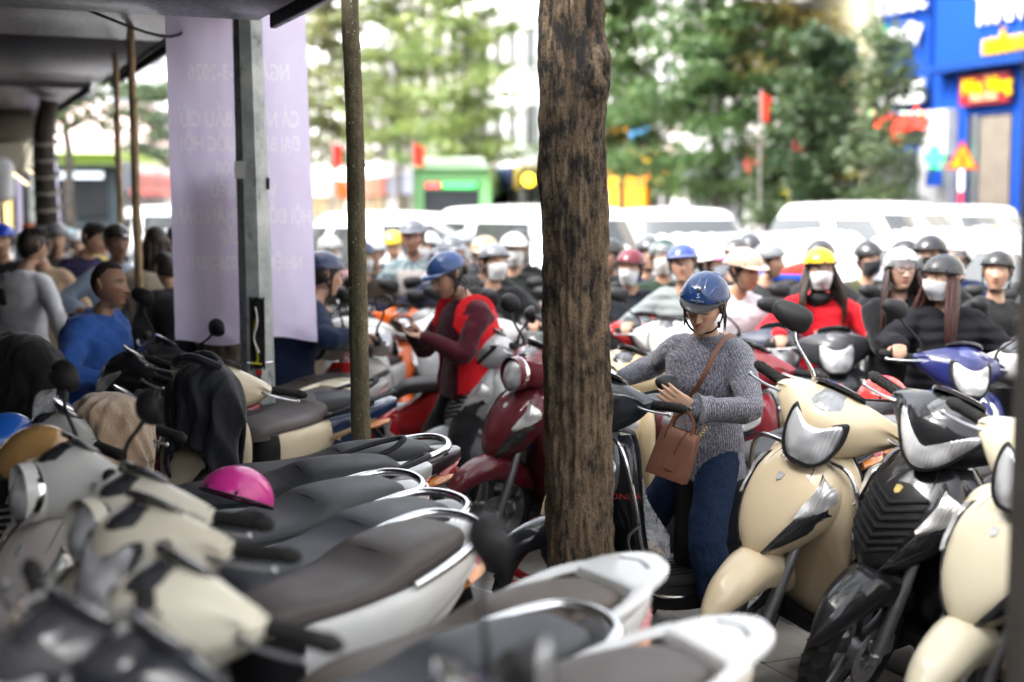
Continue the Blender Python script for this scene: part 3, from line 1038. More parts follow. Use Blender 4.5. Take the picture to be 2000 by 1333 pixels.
    P.append(P_('air_box', m, 'black'))
    m = MB()
    m.tube([(-0.08, -0.08, 0.22), (-0.18, -0.13, 0.17), (-0.34, -0.155, 0.20)], 0.016, 8, 4)
    m.tube([(-0.34, -0.155, 0.20), (-0.40, -0.16, 0.215), (-0.62, -0.175, 0.265), (-0.84, -0.18, 0.315), (-0.87, -0.18, 0.322)], [0.018, 0.042, 0.052, 0.05, 0.035], 14, 3, rb=[0.018, 0.055, 0.065, 0.06, 0.04])
    P.append(P_('exhaust', m, 'black'))
    m = MB()
    m.loft([[(x, -0.205 + 0.02 * abs(t), z + t * 0.045) for t in (-1, -0.4, 0.4, 1)] for x, z in ((-0.42, 0.225), (-0.5, 0.24), (-0.66, 0.276), (-0.78, 0.30))], 2, 2, closed=False, cap=False)
    for q in range(0):
        pass
    P.append(P_('heat_shield', m, 'chrome', parent=P[-1]))
    m = MB()
    m.tube([(-0.60, 0.14, 0.33), (-0.555, 0.125, 0.60)], 0.013, 8)
    hx = [(-0.595 + 0.035 * t + 0.026 * cos(t * 44), 0.137 - 0.012 * t + 0.026 * sin(t * 44), 0.36 + 0.19 * t) for t in np.linspace(0, 1, 70)]
    m.tube(hx, 0.0055, 6)
    P.append(P_('shock_absorber', m, 'coil'))
    m = MB()
    m.tube([(-0.05, 0.12, 0.22), (-0.09, 0.2, 0.1), (-0.14, 0.26, 0.012)], 0.010, 8, 3)
    m.ball((-0.145, 0.265, 0.010), (0.03, 0.02, 0.008), 8, 6)
    P.append(P_('side_stand', m, 'black'))
    return P

def make_moped(style):
    """slim underbone with spoked wheels"""
    P = []
    fx, rx, r = 0.62, -0.60, 0.285
    P += wheel_parts(fx, r, 0.036, 'wire', True)
    P += wheel_parts(rx, r, 0.040, 'wire', False)
    m = MB()
    secs = []
    for a, w, h, ro in ((-38, 0.02, 0.008, 0.03), (-28, 0.046, 0.02, 0.030), (0, 0.055, 0.035, 0.03), (30, 0.055, 0.04, 0.03), (60, 0.052, 0.03, 0.03), (88, 0.045, 0.02, 0.03)):
        a_ = radians(a)
        d = np.array([-sin(a_), 0, cos(a_)])
        base = np.array([fx, 0, r])
        loop = [(0, 0), (w * 0.6, -0.004), (w, -0.014 - h * 0.3), (w, -0.018 - h), (w * 0.9, -0.018 - h), (w * 0.85, -0.022), (0, -0.012)]
        pts = [base + d * (r + ro + k) + np.array([0, y, 0]) for y, k in loop]
        pts += [base + d * (r + ro + k) + np.array([0, -y, 0]) for y, k in reversed(loop[1:-1])]
        secs.append(pts)
    m.loft(secs, 2, 4)
    P.append(P_('front_mudguard', m, 'paint', True))
    f = MB()
    for s in (-1, 1):
        f.tube([(fx, s * 0.075, r), (fx - 0.05, s * 0.075, r + 0.14), (fx - 0.16, s * 0.07, r + 0.45)], [0.018, 0.021, 0.017], 10, 2)
    f.tube([(fx - 0.15, 0, r + 0.42), (fx - 0.23, 0, 0.90)], 0.028, 10)
    P.append(P_('fork', f, 'fork', True))
    # leg shields: nose and two swept wings
    m = MB()
    m.loft([[(xf, 0, z), (xf - 0.03, w * 0.6, z), (xb, w, z), (xb - 0.03, w * 0.7, z), (xb - 0.03, -w * 0.7, z), (xb, -w, z), (xf - 0.03, -w * 0.6, z)] for z, w, xf, xb in ((0.60, 0.05, 0.52, 0.42), (0.66, 0.095, 0.545, 0.40), (0.74, 0.12, 0.535, 0.38), (0.82, 0.115, 0.505, 0.37), (0.88, 0.07, 0.46, 0.37))], 2, 4)
    P.append(P_('front_cover', m, 'paint'))
    for s in (1, -1):
        m = MB()
        m.loft([[(x0, s * w, z), (x0 - 0.02, s * (w + 0.012), z), (x1, s * (w + 0.03), z), (x1 - 0.01, s * (w + 0.018), z), (x0 - 0.02, s * (w - 0.01), z)] for z, w, x0, x1 in ((0.80, 0.11, 0.46, 0.34), (0.68, 0.13, 0.46, 0.25), (0.56, 0.145, 0.42, 0.16), (0.44, 0.15, 0.36, 0.12), (0.34, 0.14, 0.31, 0.14), (0.27, 0.12, 0.27, 0.16))], 2, 4)
        P.append(P_('leg_shield', m, 'paint'))
        m = MB()
        m.loft([[(x, s * (w + 0.006), z + h), (x, s * (w + 0.012), z), (x, s * (w + 0.005), z - h)] for x, w, z, h in ((0.40, 0.155, 0.74, 0.005), (0.34, 0.165, 0.66, 0.02), (0.26, 0.172, 0.58, 0.024), (0.18, 0.172, 0.52, 0.006))], 2, 3, closed=False, cap=False)
        P.append(P_('side_strip', m, 'accent'))
        m = MB()
        m.loft([[(0.49 - 0.04 * t, s * (0.07 + 0.05 * t), 0.70 + 0.08 * t + 0.022 * q) for q in (-1, 0, 1)] for t in np.linspace(0, 1, 5)], 2, 2, closed=False, cap=False)
        P.append(P_('indicator_lamp', m, 'lens'))
    # cowl and lamp
    m = MB()
    secs = []
    for y, x0, x1, z0, z1 in ((-0.21, 0.37, 0.41, 0.985, 1.02), (-0.14, 0.36, 0.47, 0.945, 1.045), (-0.07, 0.355, 0.53, 0.90, 1.06), (0, 0.355, 0.555, 0.885, 1.065), (0.07, 0.355, 0.53, 0.90, 1.06), (0.14, 0.36, 0.47, 0.945, 1.045), (0.21, 0.37, 0.41, 0.985, 1.02)):
        zc, xc, h = (z0 + z1) / 2, (x0 + x1) / 2, z1 - z0
        secs.append([(x1, y, zc - 0.1 * h), (x1 - 0.02, y, zc + 0.25 * h), (xc, y, z1), (x0 + 0.01, y, zc + 0.3 * h), (x0, y, zc), (x0 + 0.02, y, z0 + 0.2 * h), (xc, y, z0), (x1 - 0.015, y, z0 + 0.1 * h)])
    m.loft(secs, 3, 4)
    P.append(P_('handlebar_cowl', m, 'cowl', True))
    cowl = P[-1]
    out = [(0, 0.895), (0.05, 0.905), (0.085, 0.945), (0.085, 0.99), (0.045, 1.012), (0, 1.016), (-0.045, 1.012), (-0.085, 0.99), (-0.085, 0.945), (-0.05, 0.905)]
    L, Rm = headlamp(out, 0.556, 0.024, 0.28, 0.95)
    P.append(P_('headlamp', L, 'headlens', True, cowl))
    P.append(P_('headlamp_rim', Rm, 'black', True, P[-1]))
    P += bar_parts(0.39, 0.995, 0.34)
    # spine, under-seat body and tail
    m = MB()
    m.loft([[(x, 0, z1), (x, w, z1 - 0.03), (x, w, z0 + 0.03), (x, 0, z0), (x, -w, z0 + 0.03), (x, -w, z1 - 0.03)] for x, w, z0, z1 in ((0.36, 0.05, 0.66, 0.82), (0.22, 0.05, 0.48, 0.66), (0.10, 0.055, 0.42, 0.58), (-0.02, 0.08, 0.42, 0.63), (-0.12, 0.11, 0.44, 0.70), (-0.30, 0.125, 0.52, 0.725), (-0.52, 0.12, 0.60, 0.745), (-0.74, 0.09, 0.68, 0.765), (-0.88, 0.045, 0.725, 0.78))], 3, 4)
    P.append(P_('tail_body', m, 'tail'))
    m = MB()
    ST = [(0.10, 0.06, 0.64, 0.69), (0.03, 0.09, 0.68, 0.745), (-0.10, 0.115, 0.70, 0.768), (-0.26, 0.13, 0.715, 0.772), (-0.42, 0.132, 0.725, 0.79), (-0.50, 0.13, 0.735, 0.812), (-0.66, 0.118, 0.75, 0.822), (-0.78, 0.09, 0.765, 0.818), (-0.83, 0.05, 0.775, 0.80)]
    secs = []
    for x, w, z0, z1 in ST:
        h = z1 - z0
        secs.append([(x, 0, z1), (x, w * 0.6, z1 - h * 0.03), (x, w * 0.92, z1 - h * 0.2), (x, w, z0 + h * 0.3), (x, w * 0.95, z0), (x, 0, z0), (x, -w * 0.95, z0), (x, -w, z0 + h * 0.3), (x, -w * 0.92, z1 - h * 0.2), (x, -w * 0.6, z1 - h * 0.03)])
    m.loft(secs, 2, 4)
    P.append(P_('seat', m, 'seat', sharp=60))
    seat = P[-1]
    m = MB()
    for s in (1, -1):
        m.tube([(x, s * w * 1.004, z0 + (z1 - z0) * 0.4) for x, w, z0, z1 in ST[1:-1]], 0.0028, 6, 3)
    P.append(P_('piping', m, 'piping', parent=seat))
    m = MB()
    path = [(-0.48, 0.14, 0.735), (-0.62, 0.15, 0.77), (-0.80, 0.14, 0.825), (-0.92, 0.10, 0.86), (-0.95, 0, 0.868)]
    path += [(x, -y, z) for x, y, z in path[-2::-1]]
    m.tube(path, 0.0115, 10, 5)
    P.append(P_('grab_rail', m, 'chrome'))
    m = MB()
    m.loft([[(-0.88 - dx, 0, z + 0.03), (-0.88 - dx, w, z), (-0.88 - dx, 0, z - 0.035), (-0.88 - dx, -w, z)] for dx, w, z in ((-0.05, 0.09, 0.72), (0.0, 0.08, 0.73), (0.05, 0.04, 0.74))], 3, 3)
    P.append(P_('tail_lamp', m, 'red'))
    for s in (1, -1):
        m = MB()
        m.ball((-0.84, s * 0.115, 0.70), (0.04, 0.028, 0.026), 12, 8)
        P.append(P_('rear_indicator', m, 'amber'))
    m = MB()
    secs = []
    for a in (10, -20, -50, -80, -100):
        a_ = radians(a)
        d = np.array([sin(a_), 0, cos(a_)])
        base = np.array([rx, 0, r])
        loop = [(0, 0.045), (0.05, 0.04), (0.062, 0.01), (0.055, 0.008), (0, 0.035)]
        pts = [base + d * (r + k) + np.array([0, y, 0]) for y, k in loop] + [base + d * (r + k) + np.array([0, -y, 0]) for y, k in reversed(loop[1:-1])]
        secs.append(pts)
    m.loft(secs, 2, 4)
    P.append(P_('rear_mudguard', m, 'black'))
    m = MB()
    Mp = Matrix.Translation((-0.93, 0, 0.54)) @ Matrix.Rotation(radians(-16), 4, 'Y')
    m.box((0, 0, 0), (0.003, 0.19, 0.14), Mp, bev=0.001)
    P.append(P_('number_plate', m, 'plate'))
    m = MB()
    m.tube([(-0.12, 0, 0.32), (0.02, 0, 0.33), (0.16, 0, 0.36), (0.26, 0, 0.385)], [0.10, 0.095, 0.06, 0.065], 14, 3, rb=[0.09, 0.085, 0.06, 0.065])
    for k in range(7):
        m.lathe([(0.05, -0.003), (0.078, -0.003), (0.078, 0.003), (0.05, 0.003)], 18, 'x', (0.12 + 0.02 * k, 0, 0.35 + 0.005 * k), closed=True)
    m.lathe([(0.09, 0), (0.085, 0.03), (0.04, 0.04)], 20, 'y', (-0.10, 0.08, 0.31), cap=True)
    m.box((-0.36, 0.10, 0.30), (0.48, 0.02, 0.09), bev=0.008)
    P.append(P_('engine_case', m, 'alloy'))
    m = MB()
    m.tube([(0.22, -0.05, 0.32), (0.16, -0.11, 0.24), (-0.1, -0.14, 0.21), (-0.3, -0.145, 0.225)], 0.016, 8, 4)
    m.tube([(-0.3, -0.145, 0.225), (-0.36, -0.148, 0.235), (-0.62, -0.16, 0.28), (-0.86, -0.165, 0.32)], [0.018, 0.036, 0.044, 0.04], 14, 3)
    P.append(P_('exhaust', m, 'chrome'))
    m = MB()
    for s in (1, -1):
        m.tube([(-0.60, s * 0.10, 0.30), (-0.50, s * 0.11, 0.64)], 0.012, 8)
        m.tube([(-0.59 + 0.085 * t + 0.024 * cos(t * 40), s * 0.105 + 0.024 * sin(t * 40), 0.34 + 0.26 * t) for t in np.linspace(0, 1, 60)], 0.005, 6)
    P.append(P_('shock_absorber', m, 'chrome'))
    m = MB()
    m.tube([(-0.05, 0.12, 0.25), (-0.08, 0.2, 0.12), (-0.12, 0.25, 0.01)], 0.010, 8, 3)
    m.tube([(0.0, 0.2, 0.25), (0.0, -0.2, 0.25)], 0.012, 8)
    P.append(P_('side_stand', m, 'black'))
    return P

_STY = {}
def bike_parts(style):
    if style not in _STY:
        _STY[style] = {
            'lead': lambda: make_scooter(dict(front='angular', grab='plate', guard=True, mirrors=(-1,), by=0.13)),
            'lead_plain': lambda: make_scooter(dict(front='angular', grab='plate')),
            'tube': lambda: make_scooter(dict(front='angular', grab='tube')),
            'sh': lambda: make_scooter(dict(front='vee', grab='split', grille=True)),
            'ride': lambda: make_scooter(dict(front='angular', grab='split', grille=True)),
            'retro': lambda: make_scooter(dict(front='round', grab='tube', guard=False)),
            'wife': lambda: make_scooter(dict(front='vee', grab='tube', guard=True, mirrors=())),
            'moped': lambda: make_moped({}),
        }[style]()
    return _STY[style]

def palette(body, seat=(0.018, 0.018, 0.02), trim=(0.010, 0.010, 0.011), cover=None, cowl=None, accent=None, tail=None, rim=None, metal=0.0, rail=None, visor=None, piping=None, stem=None, badge=None, grip=None):
    p = dict(
        paint=paint(body, metal=metal), cover=paint(cover or body, metal=metal), cowl=paint(cowl or body, metal=metal), tail=paint(tail or body, metal=metal),
        accent=paint(accent or _dark(body, 0.6)), rail=paint(rail or body, metal=metal), seat=vinyl(seat), trim=plastic(trim), black=plastic(),
        tyre=rubber(), rim=paint(rim, 0.35) if rim else chrome((0.35, 0.35, 0.36), 0.35), alloy=chrome((0.55, 0.55, 0.56), 0.32), chrome=chrome(),
        fork=chrome((0.4, 0.4, 0.41), 0.4), lens=lens((0.75, 0.74, 0.72), 60.0), headlens=lens(), gloss=gloss((0.03, 0.03, 0.034)),
        visor=gloss(visor or (0.05, 0.05, 0.055)), dial=gloss((0.04, 0.04, 0.045)), red=gloss((0.45, 0.02, 0.02)), amber=gloss((0.7, 0.22, 0.02)),
        plate=matte((0.72, 0.72, 0.70), 0.5, 0.1), piping=matte(piping or _dark(seat, 1.6), 0.7, 0.1), coil=matte((0.5, 0.5, 0.5), 0.4, 0.1),
        mirror=chrome((0.9, 0.9, 0.92), 0.02), stem=chrome((0.6, 0.6, 0.6), 0.2) if stem else plastic(), grip=rubber((0.02, 0.02, 0.02)), badge=gloss(badge or (0.5, 0.5, 0.5)))
    return p

STEER_P = Vector((0.50, 0, 0.66))
STEER_A = Vector((-sin(radians(26)), 0, cos(radians(26))))

def bike(style, name, loc, heading, pal, label, group=None, steer=0.0, lean=0.0, cat='motor scooter', parts_off=(), scale=1.0):
    root = empty(name, (loc[0], loc[1], loc[2] if len(loc) > 2 else 0.0), radians(heading), label, cat, group, rx=radians(lean))
    root.scale = (scale,) * 3
    SM = Matrix.Translation(STEER_P) @ Matrix.Rotation(radians(steer), 4, STEER_A) @ Matrix.Translation(-STEER_P)
    made = {}
    for p in bike_parts(style):
        if p.name in parts_off:
            continue
        o = bpy.data.objects.new(p.name, p.mesh)
        COL.objects.link(o)
        lvl = p.parent
        # no deeper than thing > part > sub-part
        while lvl is not None and lvl.parent is not None:
            lvl = lvl.parent
        if lvl is not None and id(lvl) in made:
            o.parent = made[id(lvl)]
            if p.steer and not lvl.steer:
                o.matrix_local = SM
        else:
            o.parent = root
            if p.steer:
                o.matrix_local = SM
        ob_mat(o, pal[p.mat])
        made[id(p)] = o
    root['_steer'] = steer
    return root

def bike_world(root, p, steer=False):
    """a point of the bike, in world space"""
    M = Matrix.Translation(root.location) @ root.rotation_euler.to_matrix().to_4x4() @ Matrix.Diagonal((*root.scale, 1))
    v = Vector(p)
    if steer:
        SM = Matrix.Translation(STEER_P) @ Matrix.Rotation(radians(root['_steer']), 4, STEER_A) @ Matrix.Translation(-STEER_P)
        v = SM @ v
    return M @ v
# ------------------------------------------------------------------ people
V = Vector
def Rz(d): return Matrix.Rotation(radians(d), 4, 'Z')
def Ry(d): return Matrix.Rotation(radians(d), 4, 'Y')
def Rx(d): return Matrix.Rotation(radians(d), 4, 'X')

def ik(a, c, l1, l2, pole):
    """middle joint of a two-bone chain"""
    d = c - a
    L = d.length
    if L > (l1 + l2) * 0.995:
        d = d * ((l1 + l2) * 0.995 / L)
        c = a + d
        L = d.length
    n = d.normalized()
    x = (l1 * l1 - l2 * l2 + L * L) / (2 * L)
    h = math.sqrt(max(l1 * l1 - x * x, 0))
    p = pole - n * pole.dot(n)
    p = p.normalized() if p.length > 1e-5 else V((1, 0, 0))
    return a + n * x + p * h, c

_HG = {}
def head_grid(nz=52, na=64, female=True, gaze=0.0):
    """head and neck as one surface; faces +x, origin mid-head. returns points, tints"""
    if (nz, na, female, gaze) not in _HG:
        _HG[(nz, na, female, gaze)] = _head_grid(nz, na, female, gaze)
    return _HG[(nz, na, female, gaze)]

def _head_grid(nz, na, female, gaze):
    c = 0.112
    E = np.exp
    t = np.linspace(0.0, 1.0, nz)[:, None]
    u = (2 * pi * np.arange(na) / na - pi)[None, :]
    a = u - 0.55 * np.sin(u)                     # closer columns across the face; 0 = front
    ca, sa = np.cos(a), np.sin(a)
    split = 0.76
    hd = np.minimum(t / split, 1.0)
    ph = hd * 0.80 * pi + 0.002
    z = c * np.cos(ph) + 0 * a
    k = np.sin(ph)
    x = 0.094 * k * ca
    y = 0.0745 * k * sa
    q = np.clip((0.02 - z) / 0.115, 0, 1)
    y = y * (1 - (0.12 if female else 0.05) * q ** 1.6)
    x = np.where(ca < 0, x * (1 - 0.40 * q ** 1.2), x * (1 + 0.10 * q) + 0.020 * q * np.maximum(ca, 0) ** 0.7)
    z = z - 0.024 * np.clip((q - 0.6) / 0.4, 0, 1) ** 1.5 * np.maximum(ca, 0) ** 1.5
    fr = np.clip(ca * 3, 0, 1)
    ay = np.abs(y)
    g = lambda y0, z0, sy, sz: E(-((ay - y0) / sy) ** 2 - ((z - z0) / sz) ** 2)
    d = -0.0085 * g(0.031, 0.008, 0.017, 0.012)                     # eye sockets
    d = d + 0.0055 * g(0.028, 0.027, 0.022, 0.008)                    # brow
    d = d + 0.0060 * g(0.032, 0.006, 0.0125, 0.0075)                  # eyeball under the lids
    un = np.clip((0.020 - z) / 0.056, 0, 1)
    foot = np.clip((z + 0.046) / 0.010, 0, 1)
    d = d + E(-(y / (0.0075 + 0.004 * un)) ** 2) * 0.0225 * un ** 1.25 * foot                 # nose
    d = d + 0.0085 * E(-((ay - 0.0135) / 0.0065) ** 2 - ((z + 0.034) / 0.0075) ** 2)          # its wings
    d = d - 0.004 * E(-(y / 0.006) ** 2 - ((z + 0.049) / 0.005) ** 2)
    d = d + 0.0075 * E(-(y / 0.019) ** 2 - ((z + 0.0565) / 0.0052) ** 2)                      # lips
    d = d + 0.0080 * E(-(y / 0.017) ** 2 - ((z + 0.0680) / 0.0060) ** 2)
    d = d - 0.0045 * E(-(y / 0.022) ** 2 - ((z + 0.0622) / 0.0024) ** 2)
    d = d - 0.0030 * E(-(y / 0.020) ** 2 - ((z + 0.079) / 0.0055) ** 2)
    d = d + 0.0075 * E(-(y / 0.021) ** 2 - ((z + 0.098) / 0.013) ** 2)                        # chin
    d = d + 0.0045 * g(0.047, -0.016, 0.018, 0.016)                   # cheekbone
    x = x + d * fr * (t < split)
    # tints, multiplied on the skin
    lip = E(-(y / 0.0205) ** 4 - ((z + 0.0625) / 0.0098) ** 4) * fr
    line = E(-(y / 0.0205) ** 4 - ((z + 0.0622) / 0.0020) ** 2) * fr
    brow = E(-((ay - 0.033) / 0.0165) ** 4 - ((z - 0.0290 + 7.0 * (ay - 0.030) ** 2) / 0.0042) ** 2) * fr
    ez = 0.006 - gaze
    T = np.ones(x.shape + (3,))
    def mul(mask, col):
        nonlocal T
        T = T * (1 + mask[..., None] * (np.array(col) - 1))
    mul(lip, (0.86, 0.52, 0.56)); mul(line, (0.5, 0.4, 0.4))
    mul(brow, (0.16, 0.16, 0.17))
    if gaze == 0:
        mul(E(-((ay - 0.0315) / 0.0135) ** 4 - ((z - ez) / 0.0048) ** 4) * fr, (1.35, 1.75, 2.1))
        mul(E(-((ay - 0.0315) / 0.0058) ** 4 - ((z - ez) / 0.0056) ** 4) * fr, (0.06, 0.045, 0.04))
        mul(E(-((ay - 0.0320) / 0.0155) ** 4 - ((z - ez - 0.0058 + 6.0 * (ay - 0.0315) ** 2) / 0.0024) ** 2) * fr, (0.10, 0.10, 0.11))
    else:
        mul(E(-((ay - 0.0320) / 0.0155) ** 4 - ((z - ez + 0.0022 - 5.0 * (ay - 0.0315) ** 2) / 0.0024) ** 2) * fr, (0.09, 0.08, 0.08))
        mul(E(-((ay - 0.0320) / 0.0165) ** 4 - ((z - ez - 0.0085) / 0.0018) ** 2) * fr, (0.72, 0.66, 0.64))
    mul(E(-((ay - 0.007) / 0.0035) ** 2 - ((z + 0.0445) / 0.0025) ** 2) * fr, (0.35, 0.3, 0.3))
    mul(g(0.043, -0.022, 0.02, 0.018) * fr, (1.0, 0.92, 0.94))
    # neck: from the jaw line back under the chin, then down
    qn = np.clip((t - split) / (1 - split), 0, 1)
    j = int(np.argmax(t[:, 0] >= split)) - 1
    w = np.clip(qn / 0.45, 0, 1)
    w = w * w * (3 - 2 * w)
    kr = 0.047 + 0.013 * qn ** 2
    nx = -0.018 - 0.012 * qn + kr * 1.05 * ca
    ny = kr * sa
    zj = z[j][None, :]
    x = np.where(t >= split, x[j][None, :] * (1 - w) + nx * w, x)
    y = np.where(t >= split, y[j][None, :] * (1 - w) + ny * w, y)
    z = np.where(t >= split, zj * (1 - w) + (-0.105) * w - 0.085 * qn ** 1.3 - 0.010 * np.sin(pi * w) * np.maximum(ca, 0) * 0, z)
    return np.stack([x, y, z], 2), T

def helmet_objs(root, H, style, col, peak=None, s=1.0, trim=(0.02, 0.02, 0.02), strap=True, rough=0.3):
    """half-shell helmet worn on the head frame H"""
    def rim(a):
        c = cos(a)
        if style == 'open':
            return radians(74 + 52 * (1 - c) / 2 ** 0.0 * 0.5 * 1.35 if c < 0.55 else 74 + 8 * (1 - c))
        return radians(78 + 10 * (1 - c))
    rx_, ry_, rz_ = 0.124 * s, 0.103 * s, 0.104 * s
    cz = 0.029
    def shell(k, n=18, na=40, cut=1.0):
        rows = []
        for i in range(n + 1):
            row = []
            for j in range(na):
                a = 2 * pi * j / na
                t = rim(a) * cut * i / n
                st, ct = sin(t), cos(t)
                row.append((rx_ * k * st * cos(a) - 0.006, ry_ * k * st * sin(a), cz + rz_ * k * (ct if ct > 0 else ct * 1.05)))
            rows.append(row)
        return np.array(rows)
    m = MB()
    o = shell(1.0)
    o[0] = o[0].mean(0) + (o[0] - o[0].mean(0)) * 0.01
    i_ = shell(0.90)
    rows = np.concatenate([o, i_[::-1]], 0)
    m.grid(rows, closed_u=True, M=H)
    sh = m.build('helmet', paint(col, rough, dirt=0.1), root)
    m = MB()      # rim bead and rivets
    edge = shell(1.0)[-1]
    m.tube(edge, 0.0042, 6, 1, closed=True, M=H)
    for a in (0, 0.95, -0.95):
        e = V((rx_ * sin(rim(a) * 0.93) * cos(a) - 0.004, ry_ * sin(rim(a) * 0.93) * sin(a) * 1.01, cz + rz_ * cos(rim(a) * 0.93)))
        m.ball(e, 0.0065, 8, 6, M=H)
    m.build('helmet_trim', plastic(trim, 0.4), sh)
    if peak is not None:
        m = MB()
        rows = []
        for q in np.linspace(-1, 1, 17):
            a = q * 1.12
            t = rim(a) * 0.955
            e = np.array([rx_ * 1.012 * sin(t) * cos(a) - 0.006, ry_ * 1.012 * sin(t) * sin(a), cz + rz_ * cos(t)])
            L = 0.052 * s * cos(q * 1.45)
            d = np.array([cos(a * 0.6), sin(a * 0.6) * 0.5, -0.22])
            rows.append([e, e + d * L * 0.5 + np.array([0, 0, 0.008 * cos(q * 1.4)]), e + d * L, e + d * L + np.array([0, 0, -0.004]), e + d * L * 0.5 + np.array([0, 0, 0.003 * cos(q * 1.4)]), e + np.array([-0.004, 0, -0.006])])
        m.loft(rows, 2, 2, closed=True, cap=True, M=H)
        m.build('peak', peak if not isinstance(peak, tuple) else gloss(peak, 0.15), sh)
    if style == 'open':
        m = MB()
        rows = []
        for q in np.linspace(-1, 1, 15):
            a = q * 1.3
            r_ = []
            for t in (1.0, 1.25, 1.5, 1.75):
                r_.append((0.136 * s * sin(min(t, 1.57)) * cos(a) + 0.004, 0.118 * s * sin(min(t, 1.57)) * sin(a), cz + 0.115 * s * cos(t) + 0.01))
            rows.append(r_)
        m.loft(rows, 2, 2, closed=False, cap=False, M=H)
        m.build('visor', film((0.6, 0.62, 0.65), 0.22, 0.05), sh)
    if strap:
        m = MB()
        for sgn in (1, -1):
            m.tube([(0.022, sgn * 0.092 * s, 0.015), (0.02, sgn * 0.086, -0.03), (0.03, sgn * 0.076, -0.075), (0.045, sgn * 0.045, -0.112), (0.055, 0, -0.121)], 0.0035, 6, 4, up=(1, 0, 0), rb=0.008, M=H)
            m.tube([(-0.06, sgn * 0.085 * s, 0.0), (-0.02, sgn * 0.084, -0.035), (0.022, sgn * 0.078, -0.07)], 0.003, 6, 3, up=(1, 0, 0), rb=0.007, M=H)
        m.box((0.032, 0.074, -0.078), (0.012, 0.012, 0.03), M=H, bev=0.003)
        m.build('chin_strap', plastic((0.012, 0.012, 0.013), 0.6), sh)
    return sh

def mask_obj(root, H, col=(0.8, 0.81, 0.82), big=1.0):
    m = MB()
    rows = []
    for q in np.linspace(-1, 1, 17):
        a = q * 1.22
        row = []
        for t in np.linspace(0, 1, 9):
            z = -0.010 - 0.102 * t
            k = math.sqrt(max(0.05, 1 - (max(z, -0.09) / 0.112) ** 2))
            b = sin(pi * (0.14 + 0.72 * t))
            x = (0.094 * k * 1.12 + 0.014) * cos(a) + 0.022 * b * cos(a) ** 2 * big
            y = 0.076 * (1 - 0.16 * t) * sin(a)
            if t > 0.75:
                x -= 0.03 * (t - 0.75)
            row.append((x + 0.004, y, z + 0.016 * (1 - abs(q)) * (1 - t)))
        rows.append(row)
    m.loft(rows, 2, 1, closed=False, cap=False, M=H)
    for s in (1, -1):
        for z in (-0.02, -0.075):
            m.tube([(0.035, s * 0.076, z), (0.0, s * 0.080, z * 0.6), (-0.022, s * 0.079, -0.01)], 0.0016, 5, 3, M=H)
    return m.build('face_mask', cloth(col, 'weave', 0.9), root)

def glasses_obj(root, H, col=(0.01, 0.01, 0.012), r=0.024):
    m = MB()
    for s in (1, -1):
        m.tube([(0.100 - 0.16 * abs(0.034 + r * cos(a)) ** 1.6, s * (0.033 + r * cos(a)), 0.004 + r * 0.82 * sin(a)) for a in np.linspace(0, 2 * pi, 16, endpoint=False)], 0.0022, 6, 1, closed=True, M=H)
        m.tube([(0.094, s * 0.057, 0.012), (0.05, s * 0.076, 0.012), (-0.01, s * 0.079, 0.006)], 0.002, 5, 3, M=H)
    m.tube([(0.103, -0.010, 0.008), (0.106, 0, 0.011), (0.103, 0.010, 0.008)], 0.002, 5, 2, M=H)
    return m.build('glasses', gloss(col), root)

